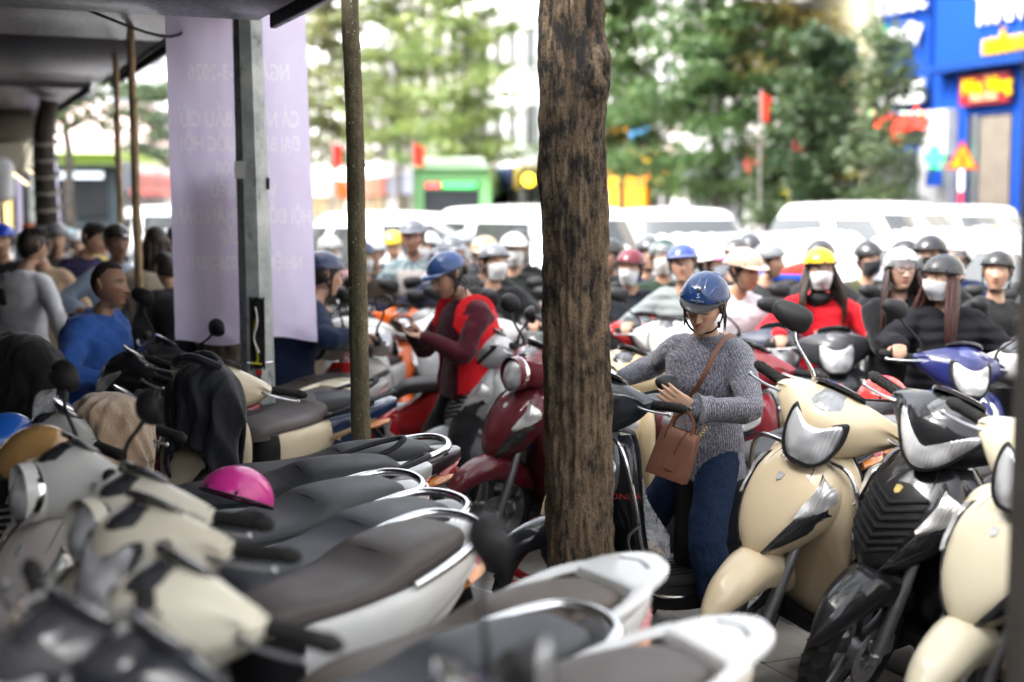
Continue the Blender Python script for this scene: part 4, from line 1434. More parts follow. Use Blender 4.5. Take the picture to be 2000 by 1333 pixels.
def hair_obj(root, H, kind='short', col=(0.012, 0.009, 0.008), length=0.4, T=None, seed=1, front=False, helmet=False):
    rnd = random.Random(seed)
    m = MB()
    n, na = 16, 44
    rows = []
    for i in range(n + 1):
        row = []
        for j in range(na):
            a = 2 * pi * j / na
            c = cos(a)
            lim = radians(62 if c > 0.75 else (62 + (0.75 - c) / 0.75 * 50 if c > 0 else 112 + 26 * -c))
            if kind == 'bald':
                lim = radians(44 if c > 0.3 else (44 + (0.3 - c) / 1.3 * 92))
            t = lim * i / n
            jit = 1 + 0.02 * noise.noise(V((a * 3, t * 4, seed))) + (0.012 if kind != 'bald' else 0.006)
            z = 0.114 * cos(t) * jit
            x = 0.100 * sin(t) * cos(a) * jit
            y = 0.081 * sin(t) * sin(a) * jit
            if z < 0 and c < 0:
                x *= 1 - 0.30 * min(1, -z / 0.1)
            row.append((x, y, z + 0.002))
        rows.append(row)
    inner = [[(x * 0.9, y * 0.9, z * 0.9) for x, y, z in r] for r in rows[::-1]]
    if kind != 'bald':
        m.grid(np.array(rows + inner), closed_u=True, M=H)
    else:
        m.grid(np.array(rows), closed_u=True, M=H)
    if kind == 'short' and not helmet:
        for k in range(70):          # tufts break the outline
            a = rnd.uniform(-2.6, 2.6)
            t = rnd.uniform(0.2, 1.0)
            p = V((0.100 * sin(t) * cos(a), 0.081 * sin(t) * sin(a), 0.116 * cos(t)))
            d = V((cos(a) * 0.3 + 0.4, sin(a) * 0.6, rnd.uniform(-0.5, 0.2))).normalized()
            m.tube([p, p + d * 0.02 + V((0, 0, 0.004)), p + d * 0.042 - V((0, 0, 0.008))], [0.009, 0.007, 0.001], 5, 2, M=H)
    if kind == 'long':
        # locks hang from behind the ears and fall over back or shoulders
        Hi = H.to_3x3()
        down = Hi.inverted() @ V((0, 0, -1))
        for k in range(130):
            side = 1 if k % 2 else -1
            a = rnd.uniform(1.55, pi) if not front else rnd.uniform(1.25, 2.6)
            p0 = V((0.088 * cos(a) + 0.004, side * 0.080 * sin(a), rnd.uniform(-0.05, 0.03)))
            out = V((cos(a) * 0.35, side * sin(a) * 0.5, 0))
            L = length * rnd.uniform(0.8, 1.08)
            fwd = V((0.085 if front else -0.05, side * (0.025 if front else 0.0), 0))
            pts = [p0]
            for q, kk in ((0.15, 0.25), (0.4, 0.7), (0.7, 1.0), (1.0, 0.85)):
                pts.append(p0 + down * (L * q) + out * 0.06 * kk + fwd * kk + V((rnd.uniform(-.008, .008), rnd.uniform(-.008, .008), 0)))
            w = rnd.uniform(0.006, 0.012)
            m.tube(pts, [w * 0.7, w, w, w * 0.7, w * 0.1], 5, 2, M=H)
    if kind == 'bun':
        m.ball((-0.105, 0, -0.02), (0.035, 0.045, 0.04), 14, 8, M=H)
        for k in range(24):
            s = 1 if k % 2 else -1
            a = rnd.uniform(1.4, 2.2)
            p0 = V((0.085 * cos(a), s * 0.079 * sin(a), -0.02))
            m.tube([p0, p0 + V((-0.02, s * 0.008, -0.05)), p0 + V((0.0, s * 0.012, -0.10 - rnd.random() * 0.03))], [0.004, 0.004, 0.0006], 4, 3, M=H)
    return m.build('hair', hairmat(col) if kind != 'bald' else matte((0.03, 0.024, 0.02), 0.85, 0.3, 60.0), root, sharp=80)

def hand_mb(mb, W, f, n, side, curl=(60, 60, 60, 60), thumb=(0.5, 0.35), s=1.0, spread=0.0):
    """W wrist, f along the hand, n palm normal (out of the palm)"""
    f = f.normalized()
    n = (n - f * n.dot(f)).normalized()
    l = n.cross(f) * side          # towards the thumb
    A = lambda v: tuple(v)
    mb.tube([A(W - f * 0.05 * s), A(W), A(W + f * 0.03 * s), A(W + f * 0.065 * s), A(W + f * 0.09 * s)], [0.023 * s, 0.023 * s, 0.033 * s, 0.038 * s, 0.035 * s], 14, 2, up=A(n), rb=[0.019 * s, 0.017 * s, 0.015 * s, 0.0135 * s, 0.011 * s], round_=True)
    for i, (off, L) in enumerate(((0.028, 0.92), (0.0095, 1.05), (-0.0095, 1.0), (-0.027, 0.8))):
        p = W + f * 0.082 * s + l * off * s
        d = (f + l * off * spread).normalized()
        pts = [p - d * 0.012 * s, p]
        c = radians(curl[i])
        ang = 0.0
        for j, seg in enumerate((0.043, 0.027, 0.022)):
            ang += c * (0.34, 0.36, 0.30)[j]
            dd = d * cos(ang) + n * sin(ang)
            p = p + dd * seg * L * s
            pts.append(p)
        mb.tube([A(q) for q in pts], [0.0095 * s, 0.0098 * s, 0.0088 * s, 0.0078 * s, 0.0062 * s], 10, 3, round_=True)
    p = W + f * 0.018 * s + l * 0.022 * s
    d1 = (f * 0.65 + l * 0.75 + n * thumb[0]).normalized()
    d2 = (f * 0.9 + l * 0.25 + n * (thumb[0] + thumb[1])).normalized()
    mb.tube([A(p), A(p + d1 * 0.038 * s), A(p + d1 * 0.038 * s + d2 * 0.03 * s), A(p + d1 * 0.038 * s + d2 * 0.054 * s)], [0.013 * s, 0.0115 * s, 0.0098 * s, 0.0072 * s], 10, 3, round_=True)

def voxel(mb, size, smooth_it=2):
    me = mb.mesh('raw', smooth=False)
    o = bpy.data.objects.new('raw', me)
    r = o.modifiers.new('r', 'REMESH')
    r.mode = 'VOXEL'
    r.voxel_size = size
    r.adaptivity = 0.0
    if smooth_it:
        sm = o.modifiers.new('s', 'SMOOTH')
        sm.iterations = smooth_it
        sm.factor = 0.5
    out = evaluated(o)
    n = len(out.vertices)
    v = np.zeros(n * 3)
    out.vertices.foreach_get('co', v)
    v = v.reshape(-1, 3)
    li = np.zeros(len(out.loops), dtype=np.int32)
    out.loops.foreach_get('vertex_index', li)
    f = li.reshape(-1, 4)              # the voxel skin is all quads
    # region of every face from the nearest source face
    bvh = BVHTree.FromPolygons(mb.v, mb.f)
    reg = []
    cen = ((v[f[:, 0]] + v[f[:, 2]]) / 2).tolist()
    near, src = bvh.find_nearest, mb.m
    reg = [src[near(c)[2]] for c in cen]
    f = [tuple(q) for q in f.tolist()]
    bpy.data.objects.remove(o)
    bpy.data.meshes.remove(me)
    bpy.data.meshes.remove(out)
    return v, f, reg

SKIN, TOP, PANTS, SHOE, EXTRA = 0, 1, 2, 3, 4

def person(label, loc, facing, group=None, cat='person', h=1.62, pelvis=None, lean=6, twist=0, roll=0, headrot=(0, 8, 0), female=True,
           lh=None, rh=None, lf=None, rf=None, lgrip=None, rgrip=None, lpole=None, rpole=None, kpole=(1, 0, 0),
           top=None, pants=None, shoe=None, extra=None, skin_c=(0.46, 0.28, 0.19), thick=0.012, sleeve=0.014, baggy=0.006, flare=0.0,
           hair='short', hair_c=(0.012, 0.009, 0.008), hair_len=0.4, hair_front=False, helmet=None, mask=None, glasses=False,
           vox=0.012, hood=False, collar=False, vest=False, panel=None, gaze=0.0, head_n=(52, 64), seed=0, long_coat=False, lcurl=None, rcurl=None, hem=0.0, tuck=False,
           lthumb=(0.5, 0.35), lspread=0.0, wave=0.010, name='person'):
    k = h / 1.62
    ks = k * 0.93
    root = empty(name, loc, radians(facing), label, cat, group)
    P0 = V(pelvis) if pelvis is not None else V((0, 0, 0.905 * k))
    T = Rz(twist) @ Ry(lean) @ Rx(roll)
    Tm = Rz(twist * 0.5) @ Ry(lean * 0.5) @ Rx(roll * 0.5)
    T0 = Rz(0) @ Ry(lean * 0.15)
    def spine(t):
        """t along the back in metres (k-scaled), bends half-way"""
        if t <= 0.12:
            return P0 + T0 @ V((0, 0, t * ks)), T0
        p1 = P0 + T0 @ V((0, 0, 0.12 * ks))
        if t <= 0.28:
            return p1 + Tm @ V((0, 0, (t - 0.12) * ks)), Tm
        p2 = p1 + Tm @ V((0, 0, 0.16 * ks))
        return p2 + T @ V((0, 0, (t - 0.28) * ks)), T
    mb = MB()
    mb.mi = TOP
    c = thick
    # torso
    secs = []
    lo = -0.10 - hem
    prof = [(lo, 0.172 + 0.1 * hem, 0.132 + 0.1 * hem), (-0.06, 0.170, 0.128), (0.02, 0.166, 0.122), (0.10, 0.150, 0.112), (0.19, 0.146, 0.110), (0.29, 0.160, 0.122), (0.37, 0.172, 0.118), (0.43, 0.166, 0.098), (0.475, 0.120, 0.078), (0.50, 0.075, 0.066), (0.515, 0.058, 0.060)]
    for t, w, d in prof:
        p, F = spine(t)
        if not female:
            w *= 1.06 if t > 0.25 else 0.96
        if t > 0.47:
            cc = 0.006
        else:
            cc = c + baggy * (1 if t < 0.4 else 0.4)
        w, d = (w * 0.93 + cc) * k, (d * 0.95 + cc) * k
        loop = []
        for j in range(16):
            a = 2 * pi * j / 16
            ca, sa = cos(a), sin(a)
            x = math.copysign(abs(ca) ** 0.85, ca) * d
            if female and 0.25 < t < 0.36 and ca > 0.2:
                x += 0.014 * k
            y = math.copysign(abs(sa) ** 0.85, sa) * w
            loop.append(tuple(p + F @ V((x, y, 0))))
        secs.append(loop)
    mb.loft(secs, 2, 3)
    # arms
    sc, F = spine(0.432)
    hands = MB()
    hands.mi = SKIN
    HW = {}
    for s, hand, grip, pole in ((1, lh, lgrip, lpole), (-1, rh, rgrip, rpole)):
        sh = sc + F @ V((0.0, s * 0.152 * k, -0.004))
        if hand is None:
            hand = P0 + V((0.06, s * 0.27, -0.06))
        hand = V(hand)
        pole = V(pole) if pole is not None else F @ V((-0.6, s * 0.8, -0.6))
        el, wr = ik(sh, hand, 0.272 * k, 0.242 * k, pole)
        inn = sc + F @ V((0.0, s * 0.09 * k, -0.01))
        e = sleeve
        mb.mi = TOP
        mid1, mid2 = sh.lerp(el, 0.5), el.lerp(wr, 0.45)
        mb.tube([tuple(inn), tuple(sh + F @ V((0, -s * 0.012, -0.006))), tuple(mid1), tuple(el), tuple(mid2), tuple(el.lerp(wr, 0.97))], [(r + e) * k for r in (0.062, 0.060, 0.047, 0.043, 0.039, 0.030)], 14, 3, round_=True)
        f = (wr - el).normalized()
        nrm = V((0, 0, -1))
        if grip is not None:
            f2, nrm = V(grip[0]), V(grip[1])
            f = f2.normalized()
        cu = (lcurl if s > 0 else rcurl) or (35, 38, 42, 48)
        hand_mb(hands, wr, f, nrm, -s, cu, s=k * 0.98, thumb=lthumb if s > 0 else (0.5, 0.35), spread=lspread if s > 0 else 0)
        HW[s] = (wr, f, el)
    # legs
    for s, foot in ((1, lf), (-1, rf)):
        hp = P0 + T0 @ V((0.0, s * 0.088 * k, -0.045 * k))
        if foot is None:
            foot = V((P0.x, s * 0.12, 0.0))
        foot = V(foot)
        ank = foot + V((-0.04, 0, 0.085 * k))
        kn, ank = ik(hp, ank, 0.395 * k, 0.385 * k, V(kpole) + V((0, s * 0.35, 0)))
        mb.mi = PANTS
        fl = flare
        mb.tube([tuple(hp + V((0, -s * 0.02, 0.03))), tuple(hp), tuple(hp.lerp(kn, 0.5)), tuple(kn), tuple(kn.lerp(ank, 0.45)), tuple(kn.lerp(ank, 0.92))],
                [(r + 0.012) * k for r in (0.085, 0.088, 0.076, 0.058 + fl * 0.5, 0.053 + fl, 0.042 + fl * 1.2)], 16, 3, round_=False)
        mb.mi = SHOE
        mb.tube([tuple(ank + V((-0.045, 0, -0.045))), tuple(ank + V((0.0, 0, -0.045))), tuple(ank + V((0.09, s * 0.01, -0.052))), tuple(ank + V((0.17, s * 0.015, -0.062)))], [0.036, 0.043, 0.045, 0.034], 12, 3, up=(0, 0, 1), rb=[0.038, 0.045, 0.032, 0.02], round_=True)
        mb.tube([tuple(ank + V((0, 0, 0.03))), tuple(ank + V((0, 0, -0.05)))], [0.036, 0.04], 10)
    # seat of the trousers
    mb.mi = PANTS
    mb.tube([tuple(P0 + V((0, -0.085 * k, -0.05 * k))), tuple(P0 + V((0, 0, -0.055 * k))), tuple(P0 + V((0, 0.085 * k, -0.05 * k)))], [0.095 * k, 0.10 * k, 0.095 * k], 16, 3, round_=True)
    if long_coat:
        mb.mi = TOP
        secs = []
        for z, w, d in ((0.0, 0.19, 0.14), (-0.2, 0.21, 0.16), (-0.42, 0.235, 0.18), (-0.5, 0.24, 0.185)):
            secs.append([tuple(P0 + V((cos(a) * d * k, sin(a) * w * k, z * k))) for a in np.linspace(0, 2 * pi, 14, endpoint=False)])
        mb.loft(secs, 2, 3)
    nb, FT = spine(0.505)
    Hr = T @ Rz(headrot[0]) @ Ry(headrot[1] - lean * 0.9) @ Rx(headrot[2])
    hc = nb + (FT.to_3x3() @ V((0.028, 0, 0.02))) * k + Hr.to_3x3() @ V((0.012, 0, 0.150 * k))
    H = Matrix.Translation(hc) @ Hr @ Matrix.Scale(k * 0.985, 4)
    if hood:
        mb.mi = TOP
        p, F2 = spine(0.47)
        q = np.linspace(-2.3, 2.3, 11)
        mb.tube([tuple(p + F2 @ V((-0.02 - 0.075 * cos(a) , 0.092 * sin(a), 0.012 + 0.012 * cos(a)))) for a in q], [0.02] + [0.036] * 9 + [0.02], 10, 2, round_=True)
    if collar:
        mb.mi = TOP
        p, F2 = spine(0.488)
        mb.tube([tuple(p + F2 @ V((0.068 * cos(a), 0.074 * sin(a), 0.012))) for a in np.linspace(0, 2 * pi, 14, endpoint=False)], 0.012, 8, 1, up=tuple(F2 @ V((0, 0, 1))), rb=0.028, closed=True)
    v, f, reg = voxel(mb, vox, 3)
    # creases: displaced along a rough normal, stronger where cloth bunches
    if wave:
        cen = v.mean(0)
        nrm = np.zeros_like(v)
        fa = np.array([q[:4] if len(q) >= 4 else (*q, q[-1]) for q in f])
        e1, e2 = v[fa[:, 2]] - v[fa[:, 0]], v[fa[:, 3]] - v[fa[:, 1]]
        fn = np.cross(e1, e2)
        for q in range(4):
            np.add.at(nrm, fa[:, q], fn)
        nrm /= np.maximum(np.linalg.norm(nrm, axis=1, keepdims=True), 1e-12)
        ampl = np.array([noise.noise(V((p[0] * 9 + seed, p[1] * 9, p[2] * 15))) * 0.7 + noise.noise(V((p[0] * 24, p[1] * 24 + seed, p[2] * 34))) * 0.3 for p in v])
        v = v + nrm * (ampl * wave)[:, None]
    # hands, finer
    hv, hf, hr_ = voxel(hands, 0.0045 if vox <= 0.007 else (0.006 if vox <= 0.0105 else 0.008), 1)
    pts, tint = head_grid(*head_n, female, gaze)
    R_, C_ = pts.shape[:2]
    hp = np.array([tuple(H @ V(p)) for p in pts.reshape(-1, 3)])
    hfaces = []
    for r in range(R_ - 1):
        for q in range(C_):
            hfaces.append((r * C_ + q, (r + 1) * C_ + q, (r + 1) * C_ + (q + 1) % C_, r * C_ + (q + 1) % C_))
    em = MB()
    for s in (1, -1):            # ears
        em.tube([(-0.008, s * 0.071, -0.026), (-0.004, s * 0.079, -0.012), (-0.010, s * 0.085, 0.008), (-0.018, s * 0.084, 0.022), (-0.026, s * 0.078, 0.012), (-0.022, s * 0.074, -0.008)], [0.007, 0.008, 0.009, 0.008, 0.007, 0.005], 8, 3, round_=True)
    ev = np.array([tuple(H @ V(p)) for p in em.v])
    n0, n1, n2 = len(v), len(v) + len(hv), len(v) + len(hv) + len(hp)
    allv = np.concatenate([v, hv, hp, ev], 0)
    faces = list(f) + [tuple(i + n0 for i in q) for q in hf] + [tuple(i + n1 for i in q) for q in hfaces] + [tuple(i + n2 for i in q) for q in em.f]
    mi = list(reg) + [SKIN] * (len(hf) + len(hfaces) + len(em.f))
    me = bpy.data.meshes.new('body')
    me.from_pydata(allv.tolist(), [], faces)
    me.polygons.foreach_set('material_index', mi)
    me.polygons.foreach_set('use_smooth', [True] * len(faces))
    ca = me.attributes.new('tint', 'FLOAT_COLOR', 'POINT')
    tt = np.ones((len(allv), 4))
    tt[n1:n2, :3] = tint.reshape(-1, 3)
    ca.data.foreach_set('color', tt.ravel())
    for mm in (skin(skin_c), top or cloth((0.05, 0.05, 0.05)), pants or cloth((0.02, 0.02, 0.025)), shoe or plastic((0.03, 0.03, 0.03)), extra or cloth((0.5, 0.02, 0.02))):
        me.materials.append(mm)
    me.update()
    link('body', me, root)
    if vest:
        vm = MB()
        secs = []
        for t, w, d in [q for q in prof if -0.09 < q[0] < 0.45]:
            p, F = spine(t)
            cc = c + baggy + 0.014
            angs = list(np.linspace(0.7 if t < 0.3 else 0.5, 2 * pi - (0.7 if t < 0.3 else 0.5), 15))
            w2 = w * (0.82 if t > 0.33 else 1.0)
            ex = lambda a, g: tuple(p + F @ V((math.copysign(abs(cos(a)) ** .85, cos(a)) * (d + g) * k, math.copysign(abs(sin(a)) ** .85, sin(a)) * (w2 + g) * k, 0)))
            secs.append([ex(a, cc) for a in angs] + [ex(a, cc - 0.006) for a in angs[::-1]])
        vm.loft(secs, 1, 3)
        for s in (1, -1):
            pa, Fa = spine(0.42)
            vm.tube([tuple(pa + Fa @ V((0.125 * k, s * 0.105 * k, -0.06))), tuple(pa + Fa @ V((0.085 * k, s * 0.105 * k, 0.045))), tuple(pa + Fa @ V((0.0, s * 0.105 * k, 0.078))), tuple(pa + Fa @ V((-0.09 * k, s * 0.10 * k, 0.04))), tuple(pa + Fa @ V((-0.125 * k, s * 0.10 * k, -0.05)))], 0.032, 8, 4, up=(0, 1, 0), rb=0.008)
        vm.build('vest', extra or cloth((0.5, 0.02, 0.02)), root)
    if panel:
        vm = MB()
        secs = []
        for t, w, d in [q for q in prof if -0.09 < q[0] < 0.44]:
            p, F = spine(t)
            cc = c + baggy + 0.008
            secs.append([tuple(p + F @ V((abs(cos(a)) ** .85 * (d * 0.95 + g) * k, math.copysign(abs(sin(a)) ** .85, sin(a)) * (w * 0.93 + g) * k, 0))) for aa, g in ((np.linspace(-0.62, 0.62, 9), cc), (np.linspace(0.62, -0.62, 9), cc - 0.012)) for a in aa])
        vm.loft(secs, 1, 3)
        vm.build('undershirt', panel, root)
    if hair:
        hair_obj(root, H, hair, hair_c, hair_len, None, seed + 3, hair_front, helmet is not None)
    if helmet:
        hk = dict(helmet)
        helmet_objs(root, H, hk.pop('style', 'half'), hk.pop('col'), **hk)
    if mask:
        mask_obj(root, H, mask)
    if glasses:
        glasses_obj(root, H)
    return root, dict(H=H, hands=HW, spine=spine, k=k)

def t_lim(t):
    return t

def rider(label, bk, group=None, feet='ground', lean=8, twist=0, px=-0.14, **kw):
    """sits on bike bk holding both grips"""
    st = radians(bk['_steer'])
    def grip(s):
        SM = Matrix.Translation(STEER_P) @ Matrix.Rotation(st, 4, STEER_A) @ Matrix.Translation(-STEER_P)
        return SM @ V((0.285, s * 0.285, 1.012))
    h = kw.get('h', 1.62)
    d = dict(pelvis=(px, 0, 0.785), lean=lean, twist=twist)
    off = V((-0.085, 0, 0.032))
    gr = ((0.95, 0, 0.05), (0.15, 0, -1))
    if 'lh' not in kw:
        d.update(lh=grip(1) + off, lgrip=gr, lcurl=(105, 110, 112, 115))
    if 'rh' not in kw:
        d.update(rh=grip(-1) + off, rgrip=gr, rcurl=(105, 110, 112, 115))
    if feet == 'ground':
        d.update(lf=(0.08, 0.30, 0.0), rf=(0.08, -0.30, 0.0), kpole=(1, 0, 0.1))
    else:
        d.update(lf=(0.20, 0.12, 0.295), rf=(0.20, -0.12, 0.295), kpole=(1, 0, 0.6))
    d.update(kw)
    return person(label, bk.location, math.degrees(bk.rotation_euler.z), group, **d)
# ------------------------------------------------------------------ the street
SD = V((-0.391, 0.920, 0)).normalized()      # along the street, away from us
ND = V((0.920, 0.391, 0)).normalized()       # across it, towards the far pavement
ST_ANG = math.atan2(SD.y, SD.x)
def sn(s, n, z=0.0):
    return SD * s + ND * n + V((0, 0, z))
def su(u, n):
    """street coordinate s where the sight line of column u meets the line n"""
    a = (u - 1000) / FPX
    d = n / (ND.x * a + ND.y)
    return d * (SD.x * a + SD.y), d

FRAME = Matrix.Rotation(ST_ANG - pi / 2, 4, 'Z')      # local x = across (ND), local y = along (SD)
def street_obj(mb, name, mat, parent=None, **kw):
    o = mb.build(name, mat, parent, **kw)
    if parent is None:
        o.matrix_world = FRAME
    return o

def paving_mat():
    m, nt, b = _nodes('paving')
    v = _coords(nt)
    n1 = _noise(nt, v, 1.3, 6)
    n2 = _noise(nt, v, 40, 4)
    c = _mix(nt, _ramp(nt, n1, [(0.35, 0.0), (0.7, 1.0)]), (0.20, 0.185, 0.165), (0.33, 0.31, 0.285))
    c = _mix(nt, _ramp(nt, n2, [(0.4, 0.0), (0.8, 0.35)]), c, (0.12, 0.11, 0.10))
    nt.links.new(c, b.inputs['Base Color'])
    b.inputs['Roughness'].default_value = 0.8
    _bump(nt, b, n2, 0.3, 0.006)
    return m

def asphalt_mat():
    m, nt, b = _nodes('asphalt')
    v = _coords(nt)
    n1 = _noise(nt, v, 0.8, 5)
    n2 = _noise(nt, v, 120, 3)
    c = _mix(nt, _ramp(nt, n1, [(0.35, 0.0), (0.7, 1.0)]), (0.05, 0.05, 0.052), (0.085, 0.083, 0.08))
    nt.links.new(c, b.inputs['Base Color'])
    b.inputs['Roughness'].default_value = 0.85
    _bump(nt, b, n2, 0.5, 0.008)
    return m

PAVE = paving_mat()
m = MB(); m.box((0, 100, -0.20), (900, 900, 0.1))
tag(street_obj(m, 'ground', matte((0.22, 0.21, 0.2))), kind='structure')
m = MB(); m.box((10.1, 90, -0.135), (12.2, 260, 0.03))
tag(street_obj(m, 'road', asphalt_mat()), kind='structure')
m = MB(); m.box((-3.0, 90, -0.075), (13.7, 260, 0.14))
pavement = tag(street_obj(m, 'pavement', matte((0.10, 0.095, 0.09))), kind='structure')
m = MB(); m.box((25.2, 90, -0.075), (18.0, 260, 0.14))
tag(street_obj(m, 'far_pavement', PAVE), kind='structure')
for nm, n_ in (('kerb', 3.94), ('kerb', 16.12)):
    m = MB(); m.box((n_, 90, -0.066), (0.18, 260, 0.152), bev=0.012)
    tag(street_obj(m, nm, matte((0.32, 0.31, 0.3))), kind='structure')
# paving slabs, each a piece
slab_meshes = []
rnd = random.Random(4)
for k in range(4):
    q = MB(); q.box((0, 0, 0.0), (0.392, 0.392, 0.03), bev=0.004)
    me = q.mesh('paving_slab'); me.materials.append(PAVE); slab_meshes.append(me)
for i in range(-1, 10):
    for j in range(8, 30):
        o = link('paving_slab', rnd.choice(slab_meshes), pavement)
        o.location = (0.02 + i * 0.4, j * 0.4, -0.0155 + rnd.uniform(-0.002, 0.002))
        o.rotation_euler = (rnd.uniform(-.006, .006), rnd.uniform(-.006, .006), rnd.choice((0, pi / 2, pi)))
m = MB()
for k in range(14):
    m.box((10.1, 4 + k * 7.0, -0.114), (0.14, 3.0, 0.006))
tag(street_obj(m, 'lane_marking', matte((0.7, 0.7, 0.68), 0.6)), kind='structure')

# ------------------------------------------------------------------ awnings at the left
def awning(label, s0, s1, n0, n1, z, mat_panel, mat_edge, np_, across=True, thick=0.28):
    r = empty('awning', (0, 0, 0), ST_ANG - pi / 2, label, 'awning', 'awnings along the shop fronts')
    w = (s1 - s0) / np_
    for k in range(np_):
        q = MB(); q.box(((n0 + n1) / 2 - 0.03, s0 + w * (k + 0.5), z + 0.012 + 0.0015 * (k % 2)), (n1 - n0 - 0.08, w - 0.005, 0.02), bev=0.003)
        q.build('soffit_panel', mat_panel, r)
    q = MB(); q.box(((n0 + n1) / 2, (s0 + s1) / 2, z + 0.03 + thick / 2), (n1 - n0 - 0.04, s1 - s0 - 0.01, thick), bev=0.004)
    q.build('slab', matte((0.12, 0.12, 0.125), 0.6), r)
    q = MB(); q.box((n1 - 0.005, (s0 + s1) / 2, z + thick / 2 + 0.0), (0.03, s1 - s0, thick + 0.06), bev=0.004)
    q.build('fascia', mat_edge, r)
    return r
a1 = awning('near steel-lined awning over the parked scooters, with a dark slot in its underside', 2.2, 6.37, -2.6, 1.55, 2.60, chrome((0.085, 0.105, 0.12), 0.32), chrome((0.06, 0.065, 0.07), 0.35), 5)
q = MB(); q.box((0.15, 5.75, 2.604), (0.9, 0.10, 0.012))
q.build('slot', matte((0.006, 0.006, 0.006)), a1)
a2 = awning('dark panelled awning behind the near one, with a loose cable under it', 6.40, 13.4, -2.6, 1.76, 2.90, chrome((0.10, 0.09, 0.103), 0.34), chrome((0.05, 0.05, 0.055), 0.4), 2)
q = MB(); q.tube([(0.55, 7.1, 2.90), (0.75, 7.0, 2.80), (1.05, 7.1, 2.74), (1.35, 7.6, 2.80), (1.6, 8.2, 2.90), (1.64, 9.5, 2.895), (1.65, 11.5, 2.893), (1.66, 13.2, 2.89)], 0.012, 6, 5)
q.build('cable', plastic(), a2)
q = MB(); q.tube([(0.5, 7.4, 2.90), (0.9, 7.2, 2.70), (1.3, 7.6, 2.66), (1.62, 8.4, 2.89)], 0.008, 6, 5)
q.build('cable', plastic(), a2)
a3 = awning('far awning with a crinkled shiny ceiling', 13.45, 18.8, -2.6, 1.58, 2.86, None or chrome((0.26, 0.235, 0.26), 0.2), chrome((0.10, 0.10, 0.11), 0.4), 14)

# the shop row the awnings belong to, along the pavement's inner edge
r = empty('shop_row', (0, 0, 0), ST_ANG - pi / 2, 'rendered shop row that carries the awnings at the left', 'building')
m = MB(); m.box((-5.6, 10, 3.3), (6.0, 90, 6.8)); m.build('wall', matte((0.42, 0.40, 0.37), 0.8, 0.3, 0.6), r)
for k in range(14):
    y = -32 + k * 6.0
    m = MB(); m.box((-2.56, y, 1.35), (0.12, 4.6, 2.7), bev=0.01); m.build('shop_front', gloss((0.05, 0.05, 0.055), 0.1), r)
    for zc in (5.0,):
        m = MB(); m.box((-2.56, y, zc), (0.12, 2.6, 1.7), bev=0.01); m.build('window', gloss((0.06, 0.065, 0.07), 0.1), r)

# things hung under the far awning
p = at(20, 290, 16.0)
r = empty('hanging_sign', (p.x, 16.0, p.z - 0.2), 0, 'cream sign box hung below the far awning at the left edge', 'sign')
q = MB(); q.box((-0.1, 0, 0.10), (0.62, 0.25, 0.34), bev=0.02); q.build('sign_panel', matte((0.72, 0.66, 0.52)), r)
q = MB(); q.tube([(-0.6, 0, 0.42), (0.0, 0, 0.46), (0.38, 0, 0.42)], [0.16, 0.2, 0.10], 14, 3, up=(0, 1, 0), rb=[0.3, 0.3, 0.2], round_=True); q.build('hood', matte((0.20, 0.18, 0.14)), r)
q = MB(); q.box((-0.3, 0, -0.16), (0.4, 0.3, 0.05), bev=0.01); q.build('base', matte((0.25, 0.19, 0.1)), r)
for (u, v_, rr, lab) in ((40, 350, 38, 'brighter lit tube lamp below the cream sign box'), (68, 342, 36, 'thinner lit tube lamp beside the striped tree')):
    p = at(u, v_, 14.6)
    r = empty('tube_lamp', p, 0, lab, 'lamp', 'lit tube lamps')
    r.rotation_euler = (0, radians(rr), 0)
    q = MB(); q.tube([(-0.085, 0, 0), (0.085, 0, 0)], 0.016 if u == 40 else 0.011, 10, round_=True); q.build('tube', emit((1.0, 0.80, 0.50), 2.6), r)
    q = MB(); q.box((0, 0, 0.03), (0.2, 0.03, 0.02), bev=0.004); q.tube([(-0.04, 0, 0.03), (-0.16, 0, 0.45)], 0.008, 6); q.build('holder', plastic(), r)
p = at(0, 345, 15.5)
r = empty('round_sign', (p.x, 15.5, 0), 0, 'rounded pale grey light box at the left edge under the awning', 'sign')
q = MB(); q.tube([(0.0, 0, 1.95), (0.0, 0, 2.25)], 0.15, 20, up=(0, 1, 0), rb=0.10, round_=True); q.build('box_body', matte((0.62, 0.64, 0.68)), r)
q = MB(); q.tube([(0.0, 0, 0), (0.0, 0, 1.85)], 0.03, 10); q.build('post', plastic(), r)

